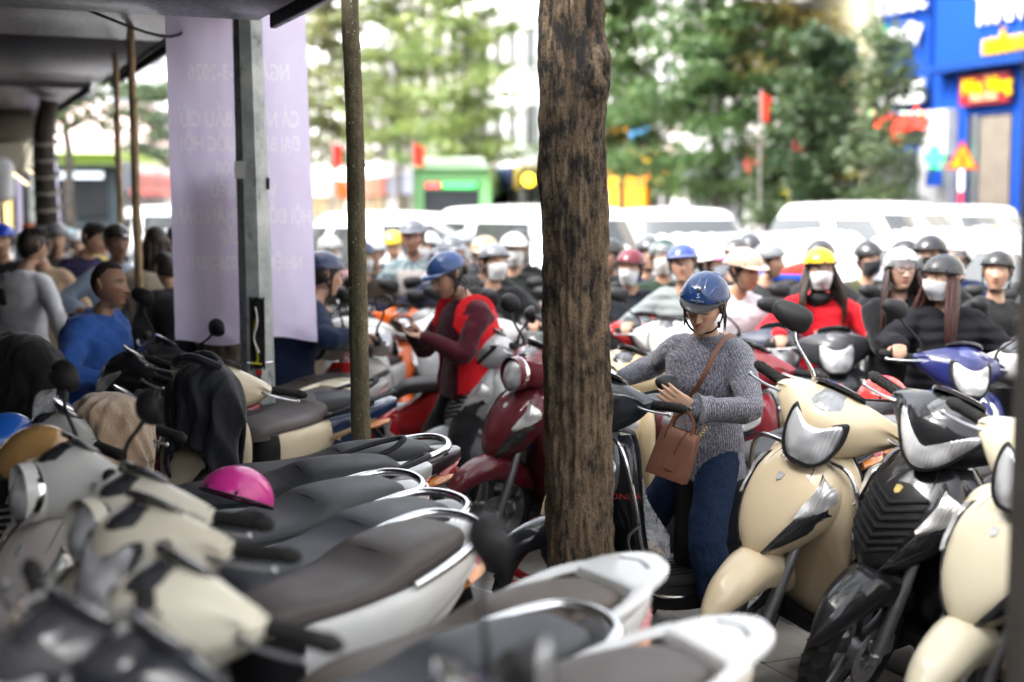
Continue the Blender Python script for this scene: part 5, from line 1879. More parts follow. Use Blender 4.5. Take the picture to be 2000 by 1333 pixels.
# ------------------------------------------------------------------ trees
def bark_mat(dark, light, ridge=18.0, bias=0.5, stretch=0.3, moss=0.0):
    key = ('bark', dark, light, ridge, bias, moss)
    if key in _M: return _M[key]
    m, nt, b = _nodes('bark')
    vz = _coords(nt, (1, 1, stretch))
    v = _coords(nt)
    n1 = _noise(nt, vz, ridge, 6, 0.7)
    n2 = _noise(nt, _coords(nt, (1, 1, 0.55)), 13.0, 6, 0.75)
    n3 = _noise(nt, v, 90, 4, 0.7)
    f = _mix(nt, 0.66, n1, n2)
    if moss:          # the upper bark is blackened by lichen
        sx_ = nt.nodes.new('ShaderNodeSeparateXYZ')
        nt.links.new(v, sx_.inputs[0])
        sc_ = nt.nodes.new('ShaderNodeMath'); sc_.operation = 'MULTIPLY'; sc_.inputs[1].default_value = 0.25
        nt.links.new(sx_.outputs['Z'], sc_.inputs[0])
        sb_ = nt.nodes.new('ShaderNodeMath'); sb_.operation = 'SUBTRACT'
        rp_ = _ramp(nt, sc_.outputs[0], [(0.28, 0.0), (0.66, moss)])
        nt.links.new(f, sb_.inputs[0]); nt.links.new(rp_, sb_.inputs[1])
        f = sb_.outputs[0]
    c = _mix(nt, _ramp(nt, f, [(bias - 0.07, 0.0), (bias + 0.07, 1.0)]), dark, light)
    c = _mix(nt, _ramp(nt, n3, [(0.5, 0.0), (0.72, 0.8)]), c, _dark(dark, 0.5))
    nt.links.new(c, b.inputs['Base Color'])
    b.inputs['Roughness'].default_value = 0.92
    _bump(nt, b, _mix(nt, 0.4, n1, n3), 1.0, 0.02)
    _M[key] = m
    return m

def leaf_mat(c):
    key = ('leaf', c)
    if key in _M: return _M[key]
    m, nt, b = _nodes('foliage')
    v = _coords(nt)
    n1 = _noise(nt, v, 1.6, 3)
    n2 = _noise(nt, v, 30, 2)
    c = tuple(x * 1.7 for x in c)
    col = _mix(nt, _ramp(nt, n1, [(0.35, 0.0), (0.7, 1.0)]), c, (c[0] * 1.7 + 0.01, c[1] * 1.4, c[2] * 1.1))
    col = _mix(nt, _ramp(nt, n2, [(0.4, 0.0), (0.8, 0.5)]), col, _dark(c, 0.55))
    nt.links.new(col, b.inputs['Base Color'])
    b.inputs['Roughness'].default_value = 0.5
    b.inputs['Transmission Weight'].default_value = 0.0
    tr = nt.nodes.new('ShaderNodeBsdfTranslucent')
    nt.links.new(col, tr.inputs['Color'])
    mx = nt.nodes.new('ShaderNodeMixShader')
    mx.inputs[0].default_value = 0.4
    nt.links.new(b.outputs[0], mx.inputs[1]); nt.links.new(tr.outputs[0], mx.inputs[2])
    nt.links.new(mx.outputs[0], nt.nodes['Material Output'].inputs['Surface'])
    _M[key] = m
    return m

def leaf_cloud(mb, centers, radii, n, size, rng, flat=0.5):
    """n leaf faces scattered through each clump"""
    for c, rad in zip(centers, radii):
        k = max(1, int(n))
        p = rng.normal(size=(k, 3))
        p /= np.linalg.norm(p, axis=1, keepdims=True)
        p *= (rng.random((k, 1)) ** 0.45) * np.asarray(rad)
        p += np.asarray(c)
        t = rng.normal(size=(k, 3)); t[:, 2] *= flat; t /= np.linalg.norm(t, axis=1, keepdims=True)
        u = rng.normal(size=(k, 3)); u[:, 2] *= flat
        u -= t * (u * t).sum(1, keepdims=True); u /= np.linalg.norm(u, axis=1, keepdims=True)
        L = size * (0.6 + 0.8 * rng.random((k, 1)))
        q = np.stack([p - t * L, p + u * L * 0.42, p + t * L, p - u * L * 0.42], 1).reshape(-1, 3)
        o = len(mb.v)
        mb.v.extend(map(tuple, q))
        mb.f.extend((o + 4 * i, o + 4 * i + 1, o + 4 * i + 2, o + 4 * i + 3) for i in range(k))
        mb.m.extend([0] * k)

def fast_mesh(mb, name, mat):
    me = bpy.data.meshes.new(name)
    me.from_pydata(mb.v, [], mb.f)
    me.materials.append(mat)
    me.update()
    return me

def tiered_tree(label, base, h, crown0, rad, leafc, seed, n=26, tiers=6, size=0.10, barkm=None, group='street trees across the road', trunk_r=0.11, cone=0.5, lean=(0, 0)):
    rng = np.random.default_rng(seed)
    r = empty('tree', base, 0, label, 'tree', group)
    t = MB()
    pts = [(lean[0] * q + rng.uniform(-.05, .05), lean[1] * q + rng.uniform(-.05, .05), h * q) for q in np.linspace(0, 1, 8)]
    pts[0] = (0, 0, 0)
    t.tube(pts, list(np.linspace(trunk_r, trunk_r * 0.25, 8)), 12, 3)
    cs, rs = [], []
    for i in range(tiers):
        q = i / max(1, tiers - 1)
        z = crown0 + (h - crown0) * q
        R = rad * (1 - cone * q) * rng.uniform(0.8, 1.1)
        nb = int(rng.integers(5, 8))
        a0 = rng.uniform(0, 6.28)
        cx, cy = lean[0] * z / h, lean[1] * z / h
        for b_ in range(nb):
            a = a0 + 6.283 * b_ / nb + rng.uniform(-.25, .25)
            L = R * rng.uniform(0.7, 1.12)
            z = crown0 + (h - crown0) * min(1, max(0, q + rng.uniform(-.5, .5) / tiers))
            e = (cx + L * cos(a), cy + L * sin(a), z + rng.uniform(-.1, .35))
            t.tube([(cx, cy, z - 0.15), (cx + L * 0.5 * cos(a), cy + L * 0.5 * sin(a), z + 0.08), e], [trunk_r * 0.32, trunk_r * 0.2, 0.008], 6, 3)
            for k in np.linspace(0.3, 1.0, 4):
                cs.append((cx + L * k * cos(a) + rng.uniform(-.1, .1), cy + L * k * sin(a) + rng.uniform(-.1, .1), z + 0.1 * k + rng.uniform(-.05, .1)))
                rs.append((0.30 * R + 0.16, 0.30 * R + 0.16, 0.22 + 0.22 * rng.random()))
    t.build('trunk', barkm or bark_mat((0.06, 0.05, 0.042), (0.16, 0.14, 0.12)), r)
    lf = MB()
    leaf_cloud(lf, cs, rs, n, size, rng)
    link('crown', fast_mesh(lf, 'crown', leaf_mat(leafc)), r)
    return r

def near_tree(label, u0, u1, d, rad0, rad1, h, mat, seed, nseg=72, nh=200, rough=0.012, knot=None, crown=True, speck=False, crown_r=1.6, crown_z=4.4, crown_n=90):
    """trunk whose column runs from photo column u0 at eye level to u1 at the top of the frame"""
    b = V((gx(u0, d), d, 0))
    topx = gx(u1, d) - b.x
    r = empty('street_tree', b, 0, label, 'tree', 'street trees on the near pavement')
    z = np.linspace(-0.02, h, nh)
    a = np.linspace(0, 2 * pi, nseg, endpoint=False)
    rows = []
    for zz in z:
        k = (zz - 1.75) / (3.25 - 1.75)
        cx = topx * k + 0.012 * noise.noise(V((zz * 1.3, seed, 0)))
        rr = np.interp(zz, [0, 0.25, 1.0, 3.3, h], [rad0 * 1.25, rad0 * 1.08, rad0, rad1, rad1 * 0.6])
        row = []
        for t in a:
            q = rr
            q += rough * (noise.noise(V((cos(t) * 5, sin(t) * 5, zz * 1.3 + seed))) + 0.8 * noise.noise(V((cos(t) * 13, sin(t) * 13, zz * 4.5))) + 0.7 * noise.noise(V((cos(t) * 30, sin(t) * 30, zz * 14))) - 0.3 * abs(noise.noise(V((cos(t) * 17, sin(t) * 17, zz * 9 + 5)))))
            if knot:
                kz, ka, kr = knot
                da = (t - ka + pi) % (2 * pi) - pi
                dd = math.hypot(da * rr / 0.055, (zz - kz) / 0.085)
                q += kr * (0.62 * math.exp(-dd ** 2 * 0.8) - 0.95 * math.exp(-(math.hypot((da * rr - 0.010) / 0.020, (zz - kz - 0.01) / 0.034)) ** 2))
            row.append((cx + q * cos(t), q * sin(t), zz))
        rows.append(row)
    m = MB(); m.grid(np.array(rows), closed_u=True, cap1=True)
    m.build('trunk', mat, r, sharp=180)
    if crown:
        rng = np.random.default_rng(seed)
        br = MB(); cs, rs = [], []
        tx = topx * (h - 1.75) / 1.5
        for k in range(7):
            an = k * 0.9 + rng.uniform(-.2, .2)
            z0 = h - 0.25 - 0.12 * k
            tx_ = topx * (z0 - 1.75) / 1.5
            L = crown_r * rng.uniform(0.8, 1.15)
            e = (tx_ + L * cos(an), L * sin(an), z0 + 0.9 + rng.uniform(-.2, .5))
            br.tube([(tx_, 0, z0), (tx_ + L * .5 * cos(an), L * .5 * sin(an), z0 + 0.6), e], [rad1 * 0.4, rad1 * 0.25, 0.01], 8, 4)
            for q in (0.5, 0.75, 1.0):
                cs.append((tx_ + L * q * cos(an), L * q * sin(an), z0 + 0.75 * q + 0.25)); rs.append((0.55, 0.55, 0.32))
        br.build('branches', mat, r)
        lf = MB(); leaf_cloud(lf, cs, rs, crown_n, 0.055, rng)
        link('crown', fast_mesh(lf, 'crown', leaf_mat((0.05, 0.085, 0.03))), r)
    if speck:
        rng = random.Random(seed)
        m = MB()
        for k in range(150):
            t = rng.uniform(pi * 0.95, 2.05 * pi); zz = rng.uniform(0.5, 3.6)
            kx = (zz - 1.75) / 1.5
            rr = np.interp(zz, [0, 0.25, 1.0, 3.3, h], [rad0 * 1.25, rad0 * 1.08, rad0, rad1, rad1 * 0.6])
            s_ = rng.uniform(0.0012, 0.0035)
            m.ball((topx * kx + rr * cos(t), rr * sin(t), zz), (s_, s_, s_ * rng.uniform(1, 1.8)), 5, 4)
        tag(m.build('lichen_specks', matte((0.42, 0.41, 0.35)), r), kind='stuff')
        m = MB()
        zz = 1.98
        m.tube([(rad0 * 0.8, -rad0 * 0.5, zz), (rad0 * 1.25, -rad0 * 0.6, zz - 0.05)], [0.003, 0.0015], 5)
        m.build('twig_stub', matte((0.02, 0.017, 0.015)), r)
        m = MB()
        m.tube([(-rad0 * 0.75, -rad0 * 0.7, zz + 0.02), (-rad0 * 0.62, -rad0 * 0.85, zz - 0.03)], [0.003, 0.004], 5)
        m.build('bark_scar', matte((0.02, 0.017, 0.015)), r)
    return r

near_tree('thick dark-barked tree with a round knot, between the red phone-looker and the grey sweater', 1122, 1106, 5.2, 0.120, 0.110, 4.6, bark_mat((0.009, 0.0075, 0.006), (0.185, 0.128, 0.076), 42.0, 0.47, moss=0.06), 3, rough=0.015, knot=(2.24, -0.72, 0.090), nseg=110, nh=320, crown_r=2.0, crown_n=170)
near_tree('slim smooth olive-brown sapling with pale specks, right of the lilac banner', 697, 689, 6.3, 0.042, 0.036, 4.2, bark_mat((0.10, 0.082, 0.045), (0.155, 0.13, 0.075), 26.0, 0.5, 0.5), 8, nseg=36, nh=160, rough=0.0028, speck=True, crown_r=1.2, crown_n=90)
near_tree('stout brown trunk standing behind the grey lamp pole', 440, 436, 8.0, 0.15, 0.15, 1.98, bark_mat((0.05, 0.035, 0.025), (0.17, 0.12, 0.08), 16.0, 0.52), 12, rough=0.014, crown=False)
near_tree('right one of two thin tan trunks behind the light blue shirt', 270, 266, 8.9, 0.026, 0.021, 4.4, bark_mat((0.19, 0.13, 0.075), (0.38, 0.27, 0.155), 20.0, 0.45, 0.5), 21, nseg=24, nh=110, rough=0.005, crown_r=1.0, crown_n=60)
near_tree('left one of two thin tan trunks behind the light blue shirt', 238, 233, 10.6, 0.024, 0.019, 4.4, bark_mat((0.18, 0.125, 0.075), (0.34, 0.245, 0.145), 20.0, 0.45, 0.5), 25, nseg=24, nh=110, rough=0.005, crown_r=1.0, crown_n=60)
# trunk wound with pale wire
p = at(93, 420, 14.0)
r = empty('street_tree', (p.x, 14.0, 0), 0, 'dark trunk wound with pale bands under the far awning', 'tree', 'street trees on the near pavement')
m = MB(); m.tube([(0, 0, 0), (0.0, 0, 1.3), (-0.02, 0, 2.4), (0.05, 0.0, 2.84)], [0.14, 0.115, 0.10, 0.09], 16, 4); m.build('trunk', bark_mat((0.02, 0.016, 0.013), (0.05, 0.04, 0.032), 16.0, 0.5), r)
for k in range(9):
    m = MB(); z = 1.15 + k * 0.16
    m.tube([(0.122 * cos(a), 0.122 * sin(a), z + 0.03 * sin(a)) for a in np.linspace(0, 2 * pi, 18, endpoint=False)], 0.016, 6, 1, closed=True); m.build('band', matte((0.30, 0.28, 0.25)), r)

# far-side and far-off trees
g1, g2, g3 = (0.030, 0.062, 0.022), (0.055, 0.085, 0.028), (0.085, 0.105, 0.04)
def far_tree(u, n_, *a, **k):
    s, d = su(u, n_)
    p = sn(s, n_)
    return tiered_tree(a[0], (p.x, p.y, 0), *a[1:], **k)
far_tree(1395, 16.9, 'tall layered green tree left of the hanging red flag', 7.6, 2.2, 2.3, (0.036, 0.075, 0.026), 31, n=58, tiers=8, size=0.115)
far_tree(1590, 17.0, 'dark low-crowned evergreen in front of the yellow board', 5.0, 1.6, 1.55, (0.022, 0.045, 0.020), 32, n=63, tiers=7, size=0.103, cone=0.75)
far_tree(1500, 18.6, 'yellowing tree top rising behind the dark evergreen', 8.5, 4.6, 1.9, (0.12, 0.11, 0.035), 33, n=43, tiers=6, size=0.115)
far_tree(1722, 16.8, 'thin young tree standing before the blue pharmacy front', 4.9, 1.5, 0.75, (0.035, 0.06, 0.028), 34, n=15, tiers=7, size=0.092, trunk_r=0.05, cone=0.4)
far_tree(905, 16.9, 'loose pale green tree above the green bus', 9.5, 3.4, 2.6, (0.085, 0.13, 0.04), 35, n=37, tiers=7, size=0.149)
far_tree(780, 17.1, 'pale green tree with wide tiers left of the green bus', 10.5, 4.4, 2.9, (0.095, 0.13, 0.05), 36, n=34, tiers=7, size=0.161)
far_tree(655, 17.0, 'faint far tree just right of the lilac banner', 11.0, 4.0, 3.0, (0.09, 0.11, 0.05), 37, n=31, tiers=7, size=0.184)
far_tree(1210, 16.9, 'green tree half hidden behind the thick dark trunk', 7.5, 2.9, 2.0, (0.045, 0.085, 0.030), 38, n=43, tiers=7, size=0.127)
tiered_tree('bushy blue-green tree behind the lime bus', (gx(300, 70), 70, 0), 7.5, 2.0, 3.0, (0.05, 0.08, 0.05), 39, n=30, tiers=6, size=0.2)
tiered_tree('leafy tree overhanging the far awning end', (gx(120, 22), 22.5, 0), 4.6, 3.2, 1.5, (0.04, 0.07, 0.03), 40, n=24, tiers=4, size=0.08)

# ------------------------------------------------------------------ pole and banner
pd = 7.5
px = gx(497, pd)
r = empty('lamp_pole', (px, pd, 0), 0, 'grey galvanised pole with an open wiring hatch, in front of the lilac banner', 'pole')
m = MB()
m.mi = 0
ang = np.linspace(0, 2 * pi, 8, endpoint=False) + pi / 8
m.grid(np.array([[(0.088 * k * cos(a) + dx, 0.088 * k * sin(a), z) for a in ang] for z, k, dx in ((0, 1.12, 0.012), (0.78, 1.05, 0.010), (1.75, 0.98, 0), (3.0, 0.86, -0.02), (5.5, 0.7, -0.06))]), closed_u=True, cap1=True)
pole_m, nt, b = _nodes('galvanised')
v_ = _coords(nt)
c_ = _mix(nt, _ramp(nt, _noise(nt, v_, 5, 6, 0.7), [(0.4, 0.0), (0.62, 1.0)]), (0.27, 0.30, 0.295), (0.46, 0.49, 0.48))
c_ = _mix(nt, _ramp(nt, _noise(nt, _coords(nt, (1, 1, 0.5)), 13, 6, 0.75), [(0.55, 0.0), (0.68, 0.85)]), c_, (0.07, 0.07, 0.065))
nt.links.new(c_, b.inputs['Base Color']); b.inputs['Metallic'].default_value = 0.35; b.inputs['Roughness'].default_value = 0.55
_bump(nt, b, _noise(nt, v_, 30, 4), 0.2, 0.005)
m.build('shaft', pole_m, r, sharp=20)
m = MB(); m.box((0.028, -0.084, 1.12), (0.060, 0.03, 0.37), bev=0.012); m.build('hatch_opening', matte((0.008, 0.008, 0.008)), r)
m = MB()
fr = [(0.034 * cos(a) * (1 if abs(cos(a)) > .1 else 1) + 0.028, -0.093, 1.12 + 0.19 * sin(a)) for a in np.linspace(0, 2 * pi, 4, endpoint=False)]
m.tube([(-0.006, -0.094, 0.93), (-0.006, -0.094, 1.31), (0.062, -0.094, 1.31), (0.062, -0.094, 0.93)], 0.006, 6, 1, closed=True); m.build('hatch_rim', matte((0.02, 0.02, 0.02)), r)
m = MB(); m.tube([(0.02, -0.10, 1.26), (0.03, -0.103, 1.18), (0.01, -0.102, 1.1), (0.035, -0.103, 1.02)], 0.012, 6, 4, rb=0.005); m.build('insulator', matte((0.6, 0.6, 0.58)), r)
m = MB(); m.tube([(0.02, -0.10, 1.20), (0.012, -0.106, 1.10), (0.03, -0.105, 1.0), (0.02, -0.104, 0.96)], 0.004, 6, 5); m.tube([(0.0, -0.106, 0.965), (0.05, -0.107, 0.96)], 0.006, 6); m.build('yellow_wire', matte((0.6, 0.52, 0.03)), r)
m = MB(); m.box((0.036, -0.108, 0.915), (0.03, 0.012, 0.03), bev=0.004); m.build('red_connector', matte((0.45, 0.02, 0.02)), r)
m = MB(); m.tube([(0.034, -0.108, 0.90), (0.04, -0.108, 0.84), (0.042, -0.108, 0.80)], 0.006, 6, 2); m.build('cable_end', plastic(), r)
m = MB(); m.tube([(0.098 * cos(a), 0.098 * sin(a), 0.965) for a in np.linspace(0, 2 * pi, 20, endpoint=False)], 0.004, 6, 1, closed=True); m.build('wire_tie', chrome(), r)
m = MB(); m.box((-0.052, -0.0815, 1.97), (0.055, 0.004, 0.09)); o = m.build('sticker', matte((0.5, 0.52, 0.5)), r)
m = MB(); m.box((0.085, -0.03, 1.90), (0.012, 0.02, 0.06)); m.build('bracket', plastic(), r)

def banner_mat(c):
    m, nt, b = _nodes('banner_cloth')
    v = _coords(nt)
    n1 = _noise(nt, v, 3.0, 4)
    w = nt.nodes.new('ShaderNodeTexWave'); w.bands_direction = 'Z'; w.inputs['Scale'].default_value = 60; nt.links.new(v, w.inputs['Vector'])
    c2 = _mix(nt, _ramp(nt, n1, [(0.3, 0.0), (0.75, 0.5)]), c, (c[0] * 0.92, c[1] * 0.8, c[2] * 0.9))
    c2 = _mix(nt, _ramp(nt, w.outputs['Color'], [(0.0, 0.06), (0.3, 0.0)]), c2, _dark(c, 0.6))
    nt.links.new(c2, b.inputs['Base Color']); b.inputs['Roughness'].default_value = 0.6
    tr = nt.nodes.new('ShaderNodeBsdfTranslucent'); nt.links.new(c2, tr.inputs['Color'])
    mx = nt.nodes.new('ShaderNodeMixShader'); mx.inputs[0].default_value = 0.68
    nt.links.new(b.outputs[0], mx.inputs[1]); nt.links.new(tr.outputs[0], mx.inputs[2])
    nt.links.new(mx.outputs[0], nt.nodes['Material Output'].inputs['Surface'])
    return m
BAN, PRINT = banner_mat((0.81, 0.75, 0.94)), banner_mat((0.90, 0.88, 0.96))
def banner(label, u0, u1, v0, v1, d, turn=0.0, text=True, slant=0.0):
    c = at((u0 + u1) / 2, v1, d)
    w = (u1 - u0) / FPX * d
    H_ = at(u0, v0, d).z - c.z
    r = empty('banner', (c.x, d, c.z), turn, label, 'banner', 'lilac banners on poles')
    def lie(t, z):
        low = math.exp(-z / 0.10)
        y = 0.030 * sin(t * 5 + z * 0.7) + 0.014 * noise.noise(V((t * 4, z * 2.2, u0))) + 0.006 * noise.noise(V((t * 11, z * 3.5, u0))) + 0.05 * low * noise.noise(V((t * 6, z * 9, 3 + u0))) - 0.05 * (abs(t) * 2) ** 3
        zz = z + 0.018 * low * sin(t * 9) + (0.02 * low * (t * 2) if t > 0 else 0)
        return (t * w * (1 - 0.035 * z / H_) + slant * z, y, zz)
    pts = [V((t, z)) for z in np.linspace(0, H_, 80) for t in np.linspace(-0.5, 0.5, 48)]
    n0 = len(pts)
    faces = [(0, 47, n0 - 1, n0 - 48)]
    if text:          # the print shows through in mirror writing: the letters are cut into the sheet
        for t, vv, sz in (('NGÀY 15-3-2026', 143, 0.125), ('LÀ', 190, 0.11), ('CẢ NƯỚC BẦU CỬ', 235, 0.122), ('ĐẠI BIỂU QUỐC HỘI', 283, 0.112), ('KHÓA XVI', 330, 0.10), ('VÀ ĐẠI BIỂU', 375, 0.10), ('HỘI ĐỒNG NHÂN DÂN', 424, 0.112), ('CÁC CẤP', 466, 0.10), ('NHIỆM KỲ 2026-2031!', 515, 0.105)):
            me = text_mesh(t, sz, 0.0, 'CENTER', 0.62, 0.002)
            zc = at(485, vv, d).z - c.z
            o_ = len(pts)
            pts += [V((-q.co.x / w, q.co.y + zc)) for q in me.vertices]
            faces += [tuple(o_ + i for i in reversed(p.vertices)) for p in me.polygons]
            bpy.data.meshes.remove(me)
    from mathutils.geometry import delaunay_2d_cdt
    ov, oe, of, _, _, src = delaunay_2d_cdt(pts, [], faces, 1, 1e-5)
    m = MB()
    m.v = [lie(q.x, q.y) for q in ov]
    ink = BVHTree.FromPolygons([(q.x, q.y, 0) for q in pts], faces[1:]) if text else None
    for f_ in of:
        q = (ov[f_[0]] + ov[f_[1]] + ov[f_[2]]) / 3
        m.f.append(tuple(f_)); m.m.append(1 if ink and ink.find_nearest(V((q.x, q.y, 0)))[3] < 1e-5 else 0)
    m.build('cloth', [BAN, PRINT], r, sharp=180)
    m = MB(); m.tube([(-w * 0.5 + slant * H_, 0, H_), (w * 0.5 + slant * H_, 0, H_)], 0.012, 8); m.build('top_rail', chrome(), r)
    return r
banner('large lilac banner with mirrored lettering behind the grey pole', 348, 622, -60, 668, 7.75, slant=-0.016)
banner('narrow lilac banner beside the band-wound trunk', 96, 122, 250, 500, 16.5, turn=radians(35), text=False, slant=-0.05)
banner('narrow lilac banner half hidden below the tube lamps', 32, 52, 320, 470, 17.5, turn=radians(35), text=False)
r = empty('lamp_pole', (gx(60, 17.0), 17.0, 0), 0, 'far grey pole with an orange band, below the tube lamps', 'pole')
m = MB(); m.tube([(0, 0, 0), (0, 0, 2.8)], [0.08, 0.07], 12); m.build('shaft', pole_m, r)
m = MB(); m.tube([(0, 0, 1.45), (0, 0, 1.62)], 0.086, 12); m.build('orange_band', matte((0.5, 0.12, 0.03)), r)
# dark post at the right edge, close to us
r = empty('post', (gx(2106, 2.6), 2.6, 0), 0, 'dark square post at the right edge, out of focus', 'post')
m = MB(); m.box((0, 0, 1.6), (0.19, 0.12, 3.2), bev=0.012); m.build('shaft', matte((0.05, 0.045, 0.04), 0.6), r)
m = MB(); m.box((0, 0, 0.02), (0.26, 0.2, 0.04), bev=0.008); m.build('foot_plate', matte((0.05, 0.045, 0.04), 0.6), r)
# ------------------------------------------------------------------ far side of the street
NF = 20.0
def facade(name, label, u0, u1, h, wallc, storeys=3, cols=3, depth=6.0, n0=NF, cat='building', win=True, shopc=None, glass=(0.05, 0.06, 0.07), framec=(0.5, 0.5, 0.5), z0=3.4, balcony=False):
    """building between photo columns u0 < u1 on the far side; local x across the street, y along it"""
    s1, _ = su(u0, n0)
    s0, _ = su(u1, n0)
    r = empty(name, (0, 0, 0), ST_ANG - pi / 2, label, cat, 'buildings across the street')
    wall = matte(wallc, 0.85, 0.18, 0.8)
    m = MB(); m.box((n0 + depth / 2, (s0 + s1) / 2, h / 2), (depth, s1 - s0 - 0.04, h)); m.build('wall', wall, r)
    m = MB(); m.box((n0 - 0.06, (s0 + s1) / 2, h + 0.08), (0.3, s1 - s0 - 0.02, 0.22), bev=0.02); m.build('cornice', wall, r)
    if win:
        sh = (h - z0) / storeys
        cw = (s1 - s0) / cols
        for i in range(storeys):
            zc = z0 + sh * (i + 0.5)
            for j in range(cols):
                yc = s0 + cw * (j + 0.5)
                ww, wh = cw * 0.58, sh * 0.56
                f = MB()
                f.box((n0 - 0.03, yc, zc + wh / 2), (0.09, ww + 0.12, 0.08)); f.box((n0 - 0.05, yc, zc - wh / 2), (0.16, ww + 0.16, 0.08))
                f.box((n0 - 0.03, yc - ww / 2, zc), (0.09, 0.07, wh - 0.08)); f.box((n0 - 0.03, yc + ww / 2, zc), (0.09, 0.07, wh - 0.08)); f.box((n0 - 0.03, yc, zc), (0.06, 0.05, wh - 0.08))
                fo = f.build('window', matte(framec), r)
                g = MB(); g.box((n0 - 0.012, yc, zc), (0.02, ww, wh)); g.build('pane', gloss(glass, 0.1), fo)
            if balcony and i > 0:
                b_ = MB()
                b_.box((n0 - 0.4, (s0 + s1) / 2, zc - sh / 2 + 0.05), (0.8, s1 - s0 - 0.2, 0.12))
                for k in range(int((s1 - s0) / 0.2)):
                    b_.tube([(n0 - 0.75, s0 + 0.15 + k * 0.2, zc - sh / 2 + 0.1), (n0 - 0.75, s0 + 0.15 + k * 0.2, zc - sh / 2 + 1.0)], 0.015, 5)
                b_.box((n0 - 0.75, (s0 + s1) / 2, zc - sh / 2 + 1.02), (0.05, s1 - s0 - 0.2, 0.05))
                b_.build('balcony', matte((0.4, 0.4, 0.4)), r)
    if shopc:
        m = MB(); m.box((n0 - 0.18, (s0 + s1) / 2, z0 - 0.45), (0.34, s1 - s0 - 0.15, 0.85), bev=0.02); m.build('shop_sign', gloss(shopc, 0.3), r)
        m = MB(); m.box((n0 - 0.012, (s0 + s1) / 2, 1.35), (0.03, (s1 - s0) * 0.8, 2.6)); m.build('shop_window', gloss((0.06, 0.06, 0.07), 0.1), r)
        for k in (-0.3, 0, 0.3):
            m = MB(); m.box((n0 - 0.05, (s0 + s1) / 2 + k * (s1 - s0), 1.35), (0.08, 0.08, 2.6)); m.build('shop_frame', matte((0.5, 0.5, 0.5)), r)
    return r, s0, s1

def sign_text(parent, txt, u, v_, size, mat, n_=NF - 0.1, sx=0.8, bold=0.01, depth=0.03):
    s, d = su(u, n_)
    z = at(u, v_, d).z
    return put_text(txt, size, mat, parent, (n_, s, z), (radians(90), 0, radians(-90)), depth, sx, 'lettering', bold)
def sign_box(parent, name, u0, u1, v0, v1, mat, n_=NF - 0.1, th=0.12):
    s1, d1 = su(u0, n_); s0, d0 = su(u1, n_)
    d = (d0 + d1) / 2
    z1, z0 = at((u0 + u1) / 2, v0, d).z, at((u0 + u1) / 2, v1, d).z
    m = MB(); m.box((n_, (s0 + s1) / 2, (z0 + z1) / 2), (th, abs(s1 - s0), z1 - z0), bev=0.01)
    return m.build(name, mat, parent)

blue = (0.0, 0.045, 0.30)
r, s0, s1 = facade('shop_building', 'bright blue shop front with yellow lettering and a dark doorway', 1812, 2120, 14, blue, win=False, n0=NF)
WH, YE = matte((0.62, 0.62, 0.63), 0.5, 0.05, bump=0), matte((0.62, 0.36, 0.0), 0.5, 0.05, bump=0)
sign_box(r, 'lintel', 1812, 2110, 112, 128, matte((0.0, 0.035, 0.2)), NF - 0.22, 0.4)
sign_text(r, 'TRANG SỨC', 1990, 2, 0.95, WH, NF - 0.08, 0.55, 0.03)
sign_text(r, 'NHẪN NGỌC VÀNG', 2005, 80, 0.42, YE, NF - 0.08, 0.72, 0.02)
b_ = sign_box(r, 'red_sign', 1868, 1962, 145, 205, gloss((0.24, 0.012, 0.02), 0.2), NF - 0.12, 0.14)
sign_text(r, 'Mùa Vàng', 1916, 168, 0.42, YE, NF - 0.21, 0.85, 0.01)
sign_text(r, 'Mai Đào', 1912, 190, 0.2, matte((0.8, 0.35, 0.2), 0.5, 0.05, bump=0), NF - 0.21, 1.1, 0.004)
sign_box(r, 'doorway', 1882, 1968, 222, 470, matte((0.025, 0.03, 0.045)), NF - 0.01, 0.06)
sign_box(r, 'roller_shutter', 1908, 1966, 228, 470, matte((0.17, 0.145, 0.12), 0.7), NF - 0.05, 0.06)
sign_box(r, 'door_frame', 1895, 1903, 225, 470, chrome((0.4, 0.42, 0.45), 0.4), NF - 0.06, 0.1)
sign_box(r, 'white_pier', 1800, 1852, 216, 470, matte((0.45, 0.45, 0.47)), NF - 0.16, 0.3)
r, s0, s1 = facade('pharmacy_building', 'blue pharmacy front with white lettering and a lit red sign', 1682, 1808, 14, (0.0, 0.04, 0.26), win=False, n0=NF + 0.5)
sign_text(r, 'NHÀ THUỐC', 1728, 14, 0.50, WH, NF + 0.35, 0.8, 0.02)
sign_text(r, 'Pharmacity', 1735, 66, 0.55, WH, NF + 0.35, 0.75, 0.02)
sign_box(r, 'green_logo', 1684, 1722, 52, 92, gloss((0.02, 0.32, 0.12), 0.3), NF + 0.32, 0.08)
for (a_, b2) in ((162, 184), (188, 206)):
    sign_box(r, 'white_board', 1676, 1794, a_, b2, matte((0.78, 0.79, 0.8)), NF + 0.3, 0.1)
sign_box(r, 'shop_window', 1690, 1800, 300, 470, gloss((0.12, 0.14, 0.15), 0.1), NF + 0.46, 0.06)
LED = sign_box(r, 'led_sign', 1690, 1798, 224, 286, matte((0.02, 0.02, 0.022)), NF - 0.3, 0.15)
RED = emit((1.0, 0.04, 0.03), 3.5)
sign_text(r, 'NHÀ THUỐC', 1746, 243, 0.36, RED, NF - 0.40, 0.82, 0.02)
sign_text(r, '24/7', 1742, 268, 0.30, RED, NF - 0.40, 1.1, 0.02)
for k in range(20):
    u = 1694 + k * 5.3
    s_, d_ = su(u, NF - 0.4)
    z = at(u, 221, d_).z
    m = MB(); m.ball((NF - 0.4, s_, z), 0.035, 8, 6); m.build('led_bulb', emit([(0.1, 0.9, 0.2), (0.9, 0.2, 0.1), (0.2, 0.4, 0.9)][k % 3], 2.0), r)
